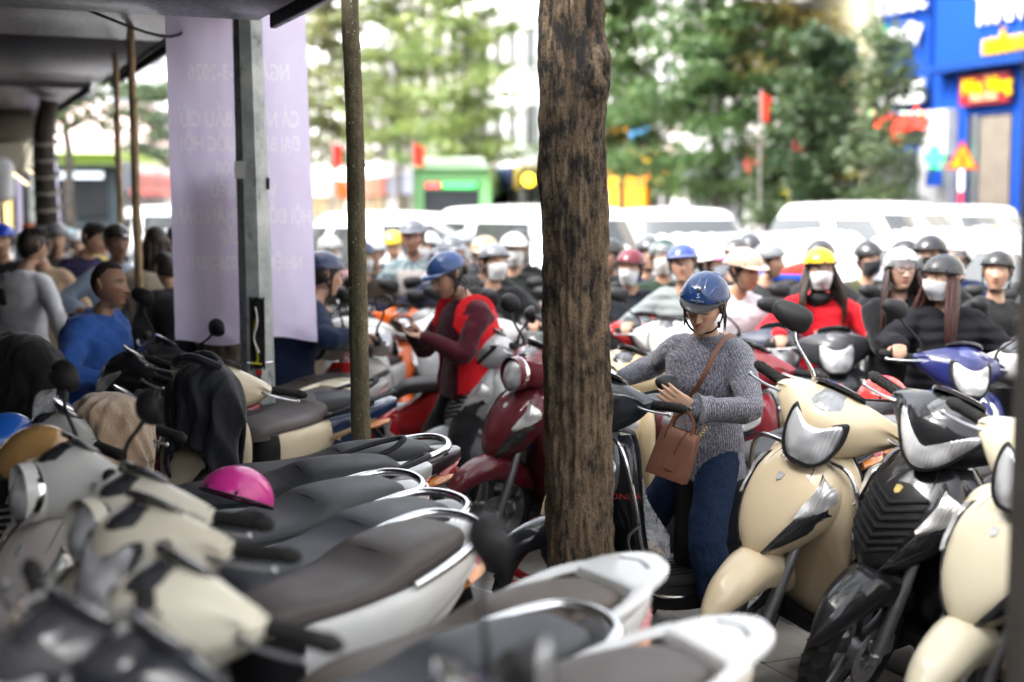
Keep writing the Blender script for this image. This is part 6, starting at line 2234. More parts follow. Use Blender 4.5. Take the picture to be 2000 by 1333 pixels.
# pharmacy cross on its blue board
s_, d_ = su(1818, NF - 0.6)
z = at(1818, 308, d_).z
rc = empty('pharmacy_cross', (0, 0, 0), ST_ANG - pi / 2, 'lit green cross above a small blue board beside the white pier', 'sign')
G = emit((0.05, 0.9, 0.25), 2.2)
m = MB(); m.poly([(s_ + a * 0.24, z + b * 0.24) for a, b in ((-.36, 1), (.36, 1), (.36, .36), (1, .36), (1, -.36), (.36, -.36), (.36, -1), (-.36, -1), (-.36, -.36), (-1, -.36), (-1, .36), (-.36, .36))], 'x', NF - 0.6, 0.12); m.build('cross', G, rc)
m = MB(); m.box((NF - 0.58, s_, z - 0.42), (0.08, 0.44, 0.34), bev=0.01); m.build('board', gloss((0.0, 0.05, 0.35), 0.2), rc)
m = MB(); m.box((NF - 0.3, s_, z), (0.55, 0.05, 0.05)); m.build('arm', chrome(), rc)
# warning sign
d_ = 24.0
p = at(1880, 296, d_)
r = empty('warning_sign', (p.x, d_, -0.1), 0, 'yellow triangular children-crossing sign on a red and white pole', 'sign')
m = MB(); m.poly([(-0.27, 1.72 + p.z - 1.92), (0.27, 1.72 + p.z - 1.92), (0, 1.72 + 0.48 + p.z - 1.92)], 'y', 0, 0.02); m.build('border', matte((0.5, 0.02, 0.02), 0.5), r)
zz = p.z - 0.20
m = MB(); m.poly([(-0.215, zz + 0.03), (0.215, zz + 0.03), (0, zz + 0.405)], 'y', -0.014, 0.01); m.build('face', matte((0.62, 0.24, 0.005), 0.5, 0.05), r)
m = MB(); m.ball((0.0, -0.022, zz + 0.235), (0.025, 0.004, 0.028), 10, 6); m.tube([(0, -0.022, zz + 0.2), (0, -0.022, zz + 0.12)], 0.028, 8, rb=0.004, up=(0, 1, 0)); m.tube([(0.005, -0.022, zz + 0.13), (0.03, -0.022, zz + 0.06)], 0.01, 6); m.tube([(-0.005, -0.022, zz + 0.13), (-0.025, -0.022, zz + 0.06)], 0.01, 6); m.build('figure', matte((0.01, 0.01, 0.01)), r)
for k in range(6):
    z0 = zz - (k + 1) * 0.36
    if z0 < -0.3: break
    m = MB(); m.tube([(0, 0.02, z0), (0, 0.02, z0 + 0.355)], 0.045, 12); m.build('pole_band', matte((0.75, 0.74, 0.72) if k % 2 == 0 else (0.4, 0.02, 0.03), 0.5), r)
for k, (c_, h_) in enumerate((((0.62, 0.58, 0.52), 14), ((0.5, 0.5, 0.5), 12), ((0.68, 0.62, 0.5), 15), ((0.55, 0.5, 0.5), 13))):
    r = empty('shop_house', (0, 0, 0), ST_ANG - pi / 2, ['first', 'second', 'third', 'fourth'][k] + ' town house past the dark post, out of the picture', 'building', 'buildings across the street')
    y = 13.0 - k * 14
    m = MB(); m.box((NF + 3, y, h_ / 2), (6, 13.6, h_)); m.build('wall', matte(c_, 0.8, 0.2, 0.8), r)
    for i in range(3):
        for j in range(4):
            m = MB(); m.box((NF - 0.02, y - 4.8 + j * 3.2, 4.6 + i * 3.0), (0.12, 1.6, 1.6)); m.build('window', gloss((0.06, 0.07, 0.08)), r)
# more house fronts, right to left
r, _, _ = facade('shop_house', 'pale yellow narrow house left of the pharmacy', 1588, 1680, 15, (0.62, 0.57, 0.38), 4, 1, win=False, shopc=(0.6, 0.5, 0.1))
sign_text(r, 'Bún Chả', 1632, 118, 0.5, matte((0.3, 0.35, 0.6), 0.5), NF - 0.08, 0.8)
facade('shop_house', 'grey-white town house behind the dark evergreen', 1470, 1585, 13, (0.62, 0.60, 0.57), 3, 3, shopc=(0.5, 0.05, 0.04), balcony=True)
facade('shop_house', 'white town house with tall windows behind the layered tree', 1330, 1466, 15, (0.80, 0.79, 0.77), 4, 3, shopc=(0.2, 0.22, 0.25), balcony=True)
r, _, _ = facade('shop_house', 'house with an orange shop front right of the thick trunk', 1185, 1326, 13.5, (0.80, 0.78, 0.76), 3, 4, shopc=(0.75, 0.25, 0.02))
sign_box(r, 'orange_panel', 1190, 1262, 250, 420, matte((0.85, 0.33, 0.02), 0.6), NF - 0.3, 0.2)
sign_box(r, 'yellow_panel', 1226, 1300, 300, 320, matte((0.85, 0.5, 0.02), 0.6), NF - 0.5, 0.2)
sign_box(r, 'blue_panel', 1230, 1262, 225, 285, gloss((0.05, 0.25, 0.5), 0.3), NF - 0.7, 0.2)
facade('shop_house', 'grey-blue house hidden mostly by the thick trunk', 1020, 1182, 14, (0.55, 0.58, 0.62), 4, 4, shopc=(0.55, 0.4, 0.05))
facade('shop_house', 'pale house with a dark blue sign above the bus', 935, 1018, 15, (0.78, 0.77, 0.75), 4, 3, shopc=(0.03, 0.04, 0.12))
facade('shop_house', 'cream house behind the green bus roof', 850, 932, 16, (0.8, 0.77, 0.72), 4, 3, shopc=(0.65, 0.35, 0.1))
facade('shop_house', 'pinkish white house left of the green bus', 770, 847, 16, (0.8, 0.74, 0.74), 4, 3, shopc=(0.3, 0.35, 0.55))
facade('shop_house', 'light grey far house with red banners', 690, 767, 17, (0.75, 0.75, 0.76), 4, 3, shopc=(0.6, 0.1, 0.08))
facade('shop_house', 'far white house beside the lilac banner', 600, 687, 18, (0.8, 0.79, 0.78), 4, 4, shopc=(0.4, 0.4, 0.42))
facade('shop_house', 'farthest white house seen left of the lilac banner', 330, 597, 20, (0.8, 0.79, 0.79), 5, 9, shopc=(0.35, 0.4, 0.4))
# end of the street
r = empty('shop_house', (gx(150, 95), 95, 0), 0, 'yellow-walled house with a pink roof at the end of the street', 'building', 'buildings across the street')
m = MB(); m.box((0, 3, 2.9), (9.5, 6, 5.8)); m.build('wall', matte((0.78, 0.55, 0.20), 0.8), r)
m = MB(); m.loft([[(-5.2, -0.6, z), (5.2, -0.6, z), (5.2, 6, z), (-5.2, 6, z)] if False else [(-5.2 * k, -0.6 + y, z), (5.2 * k, -0.6 + y, z), (5.2 * k, 6, z), (-5.2 * k, 6, z)] for k, y, z in ((1, 0, 5.85), (0.9, 1.5, 8.4), (0.86, 2, 9.0))], 1, 1); m.build('roof', matte((0.72, 0.55, 0.52), 0.8), r)
for k in range(5):
    m = MB(); m.box((-3.8 + k * 1.9, -0.03, 3.6), (1.0, 0.08, 1.4)); f = m.build('window', matte((0.5, 0.45, 0.35)), r)
    m = MB(); m.box((-3.8 + k * 1.9, -0.09, 3.6), (0.8, 0.04, 1.2)); m.build('pane', gloss((0.1, 0.1, 0.1)), f)
r = empty('apartment_block', (gx(40, 130), 130, 0), 0, 'white apartment block closing the street at the left', 'building', 'buildings across the street')
m = MB(); m.box((6, 5, 9), (40, 10, 18)); m.build('wall', matte((0.78, 0.78, 0.79), 0.8), r)
for i in range(4):
    for j in range(10):
        m = MB(); m.box((-12 + j * 3.6, -0.06, 6 + i * 3.2), (1.8, 0.1, 1.6)); m.build('window', gloss((0.2, 0.22, 0.25)), r)
# flags and boards among the trees
def flag(label, u, v_, d, c, w=0.45, h=0.7):
    w, h = w * 0.6, h * 0.7
    p = at(u, v_, d)
    r = empty('flag', (p.x, d, 0), 0, label, 'flag', 'red flags and lanterns along the far pavement')
    m = MB(); rows = [[(t * w, 0.05 * sin(t * 7 + z * 3), p.z + (z - 0.5) * h - 0.12 * t) for t in np.linspace(0, 1, 8)] for z in np.linspace(0, 1, 8)]
    m.grid(np.array(rows)); m.build('cloth', cloth(c), r)
    m = MB(); m.tube([(0, 0, 0), (0, 0, p.z + h * 0.6)], 0.02, 8); m.build('staff', matte((0.3, 0.28, 0.26)), r)
flag('red and yellow flag hanging in the layered tree', 1486, 205, 29, (0.65, 0.05, 0.02), 0.32, 0.75)
flag('red flag beside the olive sapling', 650, 300, 40, (0.6, 0.03, 0.02), 0.4, 0.9)
flag('red flag left of the bus roof', 806, 300, 38, (0.6, 0.04, 0.02), 0.5, 0.8)
flag('orange-red flag low beside the olive sapling', 655, 365, 36, (0.65, 0.14, 0.03), 0.5, 0.6)
flag('red banner left of the lilac banner', 325, 395, 45, (0.6, 0.08, 0.04), 0.45, 1.6)
flag('dark red hanging lantern cloth over the yellow board', 1545, 285, 28.5, (0.3, 0.05, 0.03), 0.4, 0.35)
s_, d_ = su(1547, 17.6)
z1, z0 = at(1547, 308, d_).z, at(1547, 400, d_).z
r = empty('display_board', (0, 0, 0), ST_ANG - pi / 2, 'plain bright yellow board standing under the dark evergreen', 'board')
m = MB(); m.box((17.6, s_, (z0 + z1) / 2), (0.05, 0.85, z1 - z0), bev=0.01); m.build('panel', matte((0.85, 0.72, 0.02), 0.6), r)
m = MB(); m.box((17.64, s_ - 0.36, z0 / 2), (0.04, 0.04, z0)); m.box((17.64, s_ + 0.36, z0 / 2), (0.04, 0.04, z0)); m.build('legs', matte((0.2, 0.2, 0.2)), r)
p = at(1033, 352, 38)
r = empty('amber_beacon', (p.x, 38, 0), 0, 'glowing amber traffic beacon left of the thick trunk', 'traffic light')
m = MB(); m.lathe([(0.02, 0), (0.16, 0.0), (0.16, -0.06), (0.02, -0.08)], 20, 'y', (0, 0, p.z)); m.build('lamp', emit((1.0, 0.62, 0.02), 7.0), r)
m = MB(); m.box((0, 0.12, p.z), (0.5, 0.2, 0.5), bev=0.03); m.tube([(0, 0.12, 0), (0, 0.12, p.z)], 0.05, 10); m.build('housing', plastic(), r)
for (u, v_) in ((915, 275), (926, 273), (937, 274)):
    pass

# ------------------------------------------------------------------ vehicles in the jam
def make_car(name, label, loc, heading, col, L=4.5, W=1.78, H_=1.75, hood=0.95, group='cars queuing in the street', bonnet=0.24, van=False):
    r = empty(name, (loc[0], loc[1], -0.12), radians(heading), label, 'car' if not van else 'van', group)
    hl, hw = L / 2, W / 2
    pm = paint(col, 0.25, dirt=0.1)
    m = MB()
    secs = []
    for x, k, z0, z1 in ((hl, 0.72, 0.38, 0.62), (hl - 0.05, 0.86, 0.28, 0.72), (hl - 0.3, 0.97, 0.22, hood - 0.10), (hl - L * bonnet, 1.0, 0.22, hood), (0, 1.0, 0.22, hood + 0.04), (-hl + 0.5, 1.0, 0.22, hood + 0.07), (-hl + 0.08, 0.94, 0.26, hood + 0.03), (-hl, 0.82, 0.36, hood - 0.08)):
        w = hw * k
        secs.append([(x, 0, z1 + 0.02), (x, w * 0.7, z1), (x, w * 0.95, z1 - 0.06), (x, w, z1 - 0.25), (x, w * 0.99, z0 + 0.12), (x, w * 0.92, z0), (x, 0, z0), (x, -w * 0.92, z0), (x, -w * 0.99, z0 + 0.12), (x, -w, z1 - 0.25), (x, -w * 0.95, z1 - 0.06), (x, -w * 0.7, z1)])
    m.loft(secs, 2, 4)
    m.build('body', pm, r)
    xf = hl - L * bonnet
    xr = -hl + (0.12 if van or H_ > 1.6 else 0.75)
    def ring(z, t, g=0.0):
        """plan outline of the cabin at height fraction t"""
        x1 = xf + 0.22 - (1.05 if not van else 0.5) * t + g
        x0 = xr + (0.55 if H_ > 1.6 else 0.8) * t - g
        w = hw * (0.95 - 0.25 * t) + g
        return [(x1, 0, z), (x1 - 0.04, w * 0.6, z), (x1 - 0.16, w * 0.93, z), (x1 - 0.4, w, z), ((x0 + x1) / 2, w * 1.01, z), (x0 + 0.35, w, z), (x0 + 0.1, w * 0.92, z), (x0, w * 0.5, z), (x0, 0, z), (x0, -w * 0.5, z), (x0 + 0.1, -w * 0.92, z), (x0 + 0.35, -w, z), ((x0 + x1) / 2, -w * 1.01, z), (x1 - 0.4, -w, z), (x1 - 0.16, -w * 0.93, z), (x1 - 0.04, -w * 0.6, z)]
    m = MB()
    zc = H_ - hood
    rows = [ring(hood - 0.05, 0), ring(hood + zc * 0.3, 0.28), ring(hood + zc * 0.62, 0.6), ring(hood + zc * 0.86, 0.88), ring(H_ - 0.02, 1.08)]
    top = [(p[0] * 0.82 + (xf + xr) * 0.09, p[1] * 0.8, H_ + 0.02) for p in rows[-1]]
    top2 = [(p[0] * 0.3 + (xf + xr) * 0.35, p[1] * 0.3, H_ + 0.045) for p in rows[-1]]
    m.loft(rows + [top, top2], 2, 3)
    m.build('cabin', pm, r)
    gm = gloss((0.035, 0.04, 0.042), 0.05)
    def pane(name_, i0, i1, ta, tb, nm=6):
        q = MB(); rws = []
        for t in np.linspace(ta, tb, 4):
            full = cr(np.array(ring(hood + zc * t, t * 1.0, 0.012)), 4, True)
            N_ = len(full)
            idx = np.linspace(i0 * 4, i1 * 4, nm * 4).round().astype(int) % N_
            rws.append(full[idx])
        q.grid(np.array(rws)); q.build(name_, gm, r)
    pane('windscreen', -1.75, 1.75, 0.16, 0.88)
    pane('rear_window', 6.4, 9.6, 0.22, 0.86)
    for a, b_ in ((2.6, 3.85), (4.05, 5.2), (5.35, 6.1)):
        pane('side_window', a, b_, 0.16, 0.82, 4)
        pane('side_window', 16 - b_, 16 - a, 0.16, 0.82, 4)
    for x in (hl - L * 0.19, -hl + L * 0.19):
        for s in (1, -1):
            q = MB(); q.lathe([(0.20, -0.09), (0.30, -0.095), (0.325, -0.06), (0.325, 0.06), (0.30, 0.095), (0.20, 0.09)], 28, 'y', (x, s * (hw - 0.09), 0.325), closed=True); w_ = q.build('tyre', rubber(), r)
            q = MB(); q.lathe([(0.02, 0.07), (0.06, 0.075), (0.20, 0.06), (0.215, 0.085), (0.215, -0.085)], 24, 'y', (x, s * (hw - 0.09), 0.325), M=None)
            for k in range(5):
                a = 2 * pi * k / 5
                q.tube([(x, s * (hw - 0.02), 0.325), (x + 0.2 * cos(a), s * (hw - 0.02), 0.325 + 0.2 * sin(a))], 0.03, 6)
            q.build('rim', chrome((0.5, 0.5, 0.52), 0.3), w_)
    for s in (1, -1):
        q = MB(); q.ball((hl - 0.16, s * hw * 0.68, hood - 0.24), (0.14, 0.2, 0.09), 14, 8); q.build('headlamp', lens(), r)
        q = MB(); q.ball((-hl + 0.10, s * hw * 0.78, hood - 0.14), (0.10, 0.16, 0.13), 14, 8); q.build('tail_lamp', gloss((0.4, 0.02, 0.02)), r)
        q = MB(); q.ball((xf - 0.35, s * (hw + 0.10), hood + 0.08), (0.07, 0.10, 0.075), 12, 8); q.build('door_mirror', pm, r)
        q = MB(); q.box((0.1, s * (hw * 0.998), hood - 0.13), (0.18, 0.03, 0.025), bev=0.006); q.build('door_handle', chrome(), r)
    q = MB(); q.box((hl - 0.02, 0, 0.56), (0.06, hw * 1.0, 0.16), bev=0.02); q.build('grille', plastic(), r)
    q = MB(); q.box((hl + 0.018, 0, 0.42), (0.02, 0.46, 0.11), bev=0.003); q.build('number_plate', matte((0.75, 0.75, 0.73)), r)
    return r
WHT, SIL, GRY = (0.80, 0.80, 0.80), (0.62, 0.63, 0.65), (0.16, 0.165, 0.17)
SA = math.degrees(math.atan2(-SD.y, -SD.x))
make_car('car', 'white people carrier behind the riders left of the yellow helmet', (gx(1330, 18), 18.0), SA - 16, (0.6, 0.6, 0.61), H_=1.9, L=4.6)
make_car('car', 'big white car filling the road behind the yellow-helmeted rider', (gx(1740, 19), 19.0), SA + 4, WHT, H_=1.98, L=4.7)
make_car('car', 'low white car nose close behind the white full helmet', (gx(1575, 14.6), 14.6), SA - 8, SIL, H_=1.62, L=4.4)
make_car('car', 'grey car with a green-tinted windscreen beside the dark post', (gx(1905, 23), 23.0), SA - 10, SIL, H_=1.95, L=4.6)
make_car('car', 'silver car cut by the dark post at the right edge', (gx(2045, 12.0), 12.0), SA + 5, SIL, H_=1.68)
make_car('car', 'white car behind the olive sapling with a dark rear window', (gx(715, 19), 19.0), SA + 186, WHT, H_=1.85)
make_car('van', 'white van just left of the thick dark trunk', (gx(1005, 17), 17.0), SA + 184, (0.66, 0.66, 0.67), H_=1.92, L=4.7, van=True, hood=1.0)
make_car('car', 'white car further back under the green bus', (gx(880, 25), 25.0), SA + 170, WHT, H_=1.75)
make_car('car', 'reddish-white car roof left of the white people carrier', (gx(1225, 23), 23.0), SA + 170, (0.75, 0.68, 0.66), H_=1.8)
make_car('van', 'small white van left of the lilac banner', (gx(318, 26), 26.0), SA + 178, WHT, H_=1.95, van=True, hood=1.0, L=4.2)
make_car('car', 'white car low behind the long-haired woman', (gx(345, 20), 20.0), SA + 178, WHT, H_=1.5)

def make_bus(label, loc, heading, low, high, lit, W=2.5, H_=3.3, L=10.5):
    r = empty('bus', (loc[0], loc[1], -0.12), radians(heading), label, 'bus', 'city buses')
    hl, hw = L / 2, W / 2
    m = MB(); m.loft([[(x, 0, z1), (x, w * 0.9, z1), (x, w, z1 - 0.15), (x, w, 0.5), (x, w * 0.97, 0.32), (x, 0, 0.32), (x, -w * 0.97, 0.32), (x, -w, 0.5), (x, -w, z1 - 0.15), (x, -w * 0.9, z1)] for x, w, z1 in ((-hl, hw * 0.95, H_ - 0.12), (-hl + 0.08, hw, H_ - 0.02), (0, hw, H_), (hl - 0.3, hw, H_ - 0.02), (hl, hw * 0.93, H_ - 0.25))], 2, 2); m.build('body', paint(low, 0.3), r)
    m = MB(); m.loft([[(x, -w, H_ - 0.03), (x, -w * 0.96, z), (x, w * 0.96, z), (x, w, H_ - 0.03)] for x, w, z in ((-hl + 0.25, hw * 0.80, H_ + 0.02), (-hl + 0.5, hw * 0.84, H_ + 0.30), (0.8, hw * 0.84, H_ + 0.30), (2.6, hw * 0.8, H_ + 0.05))], 1, 3); m.build('roof_unit', paint(high, 0.3), r)
    gm = gloss((0.03, 0.035, 0.04), 0.05)
    for s in (1, -1):
        for k in range(6):
            m = MB(); m.box((-hl + 1.1 + k * 1.55, s * (hw + 0.004), 1.95), (1.42, 0.03, 1.0), bev=0.01); m.build('side_window', gm, r)
        for x in (-hl + 2.2, hl - 2.2):
            m = MB(); m.lathe([(0.2, -0.12), (0.44, -0.13), (0.48, 0), (0.44, 0.13), (0.2, 0.12)], 24, 'y', (x, s * (hw - 0.10), 0.48), closed=True); m.build('wheel', rubber(), r)
    for x, s in ((-hl - 0.004, -1), (hl + 0.004, 1)):
        m = MB(); m.box((x, 0, 2.15), (0.05, W * 0.70, 0.85), bev=0.02); m.build('end_window', gm, r)
        m = MB(); m.box((x + s * 0.005, 0, 2.72), (0.05, W * 0.70, 0.22), bev=0.01); dm = m.build('display', plastic(), r)
        m = MB(); m.box((x + s * 0.034, -s * W * 0.10 * -1, 2.72), (0.01, W * 0.42, 0.15)); m.build('route_text', emit(lit, 1.6), dm)
        m = MB(); m.box((x + s * 0.034, s * W * 0.23 * -1, 2.72), (0.01, W * 0.18, 0.15)); m.build('route_number', emit((1.0, 0.12, 0.12), 1.6), dm)
        for q in (1, -1):
            m = MB(); m.box((x, q * hw * 0.82, 1.0), (0.06, 0.16, 0.4), bev=0.02); m.build('tail_lamp', gloss((0.4, 0.03, 0.02)), r)
    return r
make_bus('green and white city bus seen from behind, left of the thick trunk', (gx(905, 50), 50.0), 88, (0.20, 0.45, 0.19), (0.82, 0.82, 0.82), (0.1, 1.0, 0.2))
make_bus('dark-windowed bus with a lime roof, left of the lilac banner', (gx(225, 38), 38.0), 95, (0.06, 0.08, 0.09), (0.55, 0.75, 0.12), (0.8, 0.9, 1.0), H_=3.0)
# ------------------------------------------------------------------ parked scooters, left row
LG, RG, JG = 'scooters parked in the left row', 'scooters parked at the right', 'scooters waiting in the crowd'
CREAM, WHITE, BLACK, NAVY = (0.62, 0.50, 0.33), (0.60, 0.60, 0.585), (0.010, 0.010, 0.012), (0.008, 0.022, 0.065)
SILVER, MAROON, TAUPE, DGREY = (0.50, 0.51, 0.50), (0.10, 0.008, 0.016), (0.062, 0.051, 0.048), (0.055, 0.057, 0.062)
def tail_at(u, v, z=0.845):
    d = (CAM_H - z) * FPX / (v - 415.0)
    return gx(u, d), d
NOM = ('mirror_stem', 'mirror_housing', 'mirror_glass')
def left_bike(style, u, v, pal, label, head=205, dx=-0.95, **kw):
    kw.setdefault('parts_off', NOM)
    x, d = tail_at(u, v)
    hx, hy = cos(radians(head)), sin(radians(head))
    return bike(style, 'motor_scooter', (x - hx * dx, d - hy * dx), head, pal, label, LG, lean=kw.pop('lean', -6), **kw)
L1 = left_bike('lead_plain', 1400, 1225, palette(WHITE, cowl=(0.012, 0.014, 0.02), cover=(0.012, 0.014, 0.02), seat=(0.085, 0.073, 0.068), tail=(0.70, 0.64, 0.52)), 'white scooter with a grey-brown seat, lowest in the frame', 216)
L2 = left_bike('tube', 1150, 1165, palette(DGREY, seat=(0.050, 0.054, 0.060)), 'grey-seated scooter with a chrome loop at the tail, second from the bottom', 221, steer=8)
L3 = left_bike('lead_plain', 1205, 1098, palette(WHITE, seat=(0.085, 0.067, 0.055), cowl=(0.62, 0.58, 0.46)), 'white scooter with a broad tail plate reaching the thick trunk', 223, steer=-6)
L4 = left_bike('tube', 872, 985, palette(WHITE, seat=TAUPE, cowl=(0.58, 0.53, 0.42)), 'white scooter with a taupe seat and polished grab rail', 238, steer=-12)
L5 = left_bike('retro', 856, 945, palette((0.05, 0.05, 0.055), cowl=(0.62, 0.58, 0.48), cover=(0.55, 0.5, 0.4), seat=(0.045, 0.049, 0.056), rail=BLACK), 'dark-tailed scooter with a cream front and round lamp behind the taupe-seated one', 234, steer=-8)
L6 = left_bike('retro', 790, 908, palette((0.70, 0.64, 0.60), cowl=(0.72, 0.72, 0.68), tail=WHITE, seat=(0.045, 0.048, 0.053)), 'pinkish white scooter at the left edge with a round lamp, beside the pink helmet', 225, steer=-10, parts_off=())
L7 = left_bike('sh', 815, 872, palette((0.36, 0.37, 0.35), seat=(0.012, 0.0129, 0.015), accent=(0.4, 0.03, 0.03), cowl=(0.4, 0.4, 0.38)), 'silver-grey scooter with red side lettering and a long black seat', 205)
L8 = left_bike('tube', 872, 842, palette((0.028, 0.016, 0.022), seat=(0.012, 0.0129, 0.0144)), 'dark plum scooter with a chrome bar and amber tail lamp', 206)
L9 = left_bike('sh', 755, 752, palette(NAVY, seat=(0.0108, 0.0108, 0.0132), accent=(0.30, 0.2, 0.1), cowl=BLACK), 'navy scooter with bronze side lettering behind the olive sapling', 205)
def side_word(bk, txt, col, size=0.05, loc=(-0.50, 0.181, 0.62)):
    o = put_text(txt, size, gloss(col), bk, loc, (radians(78), radians(-14), radians(180)), 0.001, 1.2, 'lettering')
    return o
side_word(L7, 'VISION', (0.55, 0.03, 0.03), 0.06)
side_word(L9, 'VISION', (0.45, 0.30, 0.16), 0.06)
# nearest bikes, out of focus, at the lower left
F4 = bike('ride', 'motor_scooter', (0.25, 2.30), 195, palette((0.004, 0.012, 0.045), seat=(0.012, 0.012, 0.0132), cowl=(0.004, 0.014, 0.05)), 'blurred dark blue scooter nearest to us at the bottom', LG, steer=-10, lean=-6, scale=0.95)
# further left
F5 = bike('lead_plain', 'motor_scooter', (gx(372, 6.3) + 0.13, 6.72), 250, palette((0.55, 0.47, 0.33), seat=TAUPE), 'cream scooter with a black jacket hung on its handlebar', LG, steer=15, lean=-6, parts_off=NOM)
F6 = bike('ride', 'motor_scooter', (gx(425, 7.6), 7.75), 214, palette((0.02, 0.02, 0.022), seat=TAUPE, tail=(0.6, 0.6, 0.58)), 'black-fronted scooter with two raised mirrors below the banner', LG, steer=14, lean=-5)
F7 = bike('tube', 'motor_scooter', (gx(40, 6.4), 6.9), 200, palette((0.16, 0.012, 0.015), cowl=(0.10, 0.10, 0.10)), 'dark red scooter under the black coat at the left edge', LG, lean=-6)
F8 = bike('moped', 'moped', (gx(245, 8.4), 8.6), 20, palette((0.5, 0.5, 0.5), seat=(0.03, 0.03, 0.0312)), 'silver moped with a chrome rack beside the blue uniform', LG, cat='moped', lean=-5)
F9 = bike('tube', 'motor_scooter', (gx(70, 7.9), 8.2), 195, palette((0.4, 0.4, 0.41), seat=(0.072, 0.066, 0.066)), 'grey-seated scooter behind the man in the blue uniform', LG, lean=-5)
F10 = bike('moped', 'moped', (gx(600, 8.4), 8.3), 28, palette((0.5, 0.5, 0.48)), 'grey moped ridden by the navy jacket beside the banner', LG, cat='moped')
# ------------------------------------------------------------------ middle
M1 = bike('retro', 'motor_scooter', (0.40, 7.40), 214, palette(MAROON, seat=(0.03, 0.03, 0.033), cowl=(0.13, 0.012, 0.022)), 'maroon scooter with a round chrome headlamp, left of the thick trunk', RG, steer=6, lean=-5)
M2 = bike('moped', 'moped', (gx(790, 8.3), 8.5), 196, palette((0.45, 0.012, 0.016), seat=(0.018, 0.018, 0.018), accent=(0.7, 0.45, 0.35), cowl=(0.5, 0.49, 0.45)), 'bright red moped in front of the woman in the red vest', RG, cat='moped', lean=-4)
M3 = bike('lead_plain', 'motor_scooter', (gx(720, 9.3), 9.5), 262, palette((0.55, 0.56, 0.54), cowl=(0.6, 0.6, 0.57)), 'pale grey scooter facing us behind the red moped', JG, steer=12)
M4 = bike('retro', 'motor_scooter', (gx(775, 10.2), 10.4), 275, palette((0.75, 0.13, 0.015)), 'bright orange scooter before the patterned shirt', JG, steer=8)
M5 = bike('sh', 'motor_scooter', (gx(1080, 8.3), 8.2), 200, palette((0.42, 0.43, 0.44), seat=(0.16, 0.165, 0.175)), 'light grey scooter tail behind the maroon one', RG, lean=-5)
# ------------------------------------------------------------------ right row
R1 = bike('lead', 'motor_scooter', (1.35, 5.40), 214, palette((0.64, 0.52, 0.34), seat=(0.03, 0.027, 0.024), visor=(0.25, 0.26, 0.27), stem=True), 'dusty cream scooter with chrome crash bars beside the jeans', RG, steer=20, lean=-11, scale=1.06)
R2 = bike('sh', 'motor_scooter', (1.70, 5.16), 214, palette(BLACK, seat=(0.012, 0.012, 0.012), badge=(0.55, 0.40, 0.12)), 'glossy black scooter with a ribbed grille and gold badge', RG, steer=14, lean=-11, scale=1.06, parts_off=('mirror_stem', 'mirror_housing', 'mirror_glass'))
R3 = bike('tube', 'motor_scooter', (1.80, 4.54), 216, palette((0.70, 0.63, 0.46), seat=(0.024, 0.024, 0.024), badge=(0.6, 0.6, 0.6)), 'ivory scooter with a grey chest panel at the right edge', RG, steer=14, lean=-10, scale=1.05, parts_off=('mirror_stem', 'mirror_housing', 'mirror_glass'))
R4 = bike('sh', 'motor_scooter', (1.92, 4.10), 216, palette((0.016, 0.016, 0.02), rim=(0.05, 0.05, 0.05)), 'black scooter at the lower right corner, mostly behind the post', RG, steer=16, lean=-7, parts_off=('mirror_stem', 'mirror_housing', 'mirror_glass'))
R5 = bike('tube', 'motor_scooter', (2.28, 6.75), 38, palette(WHITE, seat=(0.16, 0.16, 0.17)), 'white-tailed scooter under the red helmet', RG, lean=-5, parts_off=NOM)
R6 = bike('tube', 'motor_scooter', (gx(1590, 7.0), 7.25), 210, palette((0.17, 0.012, 0.02), seat=(0.06, 0.06, 0.063)), 'dark red scooter behind the grey sweater', RG, lean=-5, parts_off=NOM)
R7 = bike('retro', 'motor_scooter', (gx(1330, 6.9), 7.15), 218, palette((0.60, 0.47, 0.28), seat=(0.2, 0.2, 0.2)), 'tan scooter partly hidden by the grey-sweatered woman', RG, steer=10, lean=-5)
put_text('LEAD', 0.03, chrome(), R1, (0.535, 0.0, 0.855), (radians(48), 0, radians(90)), 0.001, 1.2)
put_text('S', 0.10, gloss((0.35, 0.45, 0.6)), R2, (0.70, 0.083, 0.47), (radians(80), 0, radians(150)), 0.001, 0.8)
# a loose strip of stickers and smears are part of the bodywork
# ------------------------------------------------------------------ the woman's own scooter
WB = bike('wife', 'motor_scooter', (0.745, 5.83), 205, palette((0.018, 0.02, 0.026), seat=(0.0132, 0.0132, 0.0138), rim=(0.35, 0.02, 0.02), cowl=(0.03, 0.035, 0.042), cover=(0.09, 0.094, 0.10)), 'black scooter with chrome guard rails under the woman in the grey sweater', RG, steer=-6, lean=-2)
put_text('HONDA', 0.034, gloss((0.4, 0.03, 0.03)), WB, (0.455, 0.20, 0.66), (radians(90), 0, radians(152)), 0.001, 1.2)
# ------------------------------------------------------------------ people
def local(root_loc, facing, w):
    return Rz(-facing) @ (V(w) - V((root_loc[0], root_loc[1], 0)))
BLK, SKT = (0.012, 0.012, 0.014), (0.40, 0.24, 0.165)
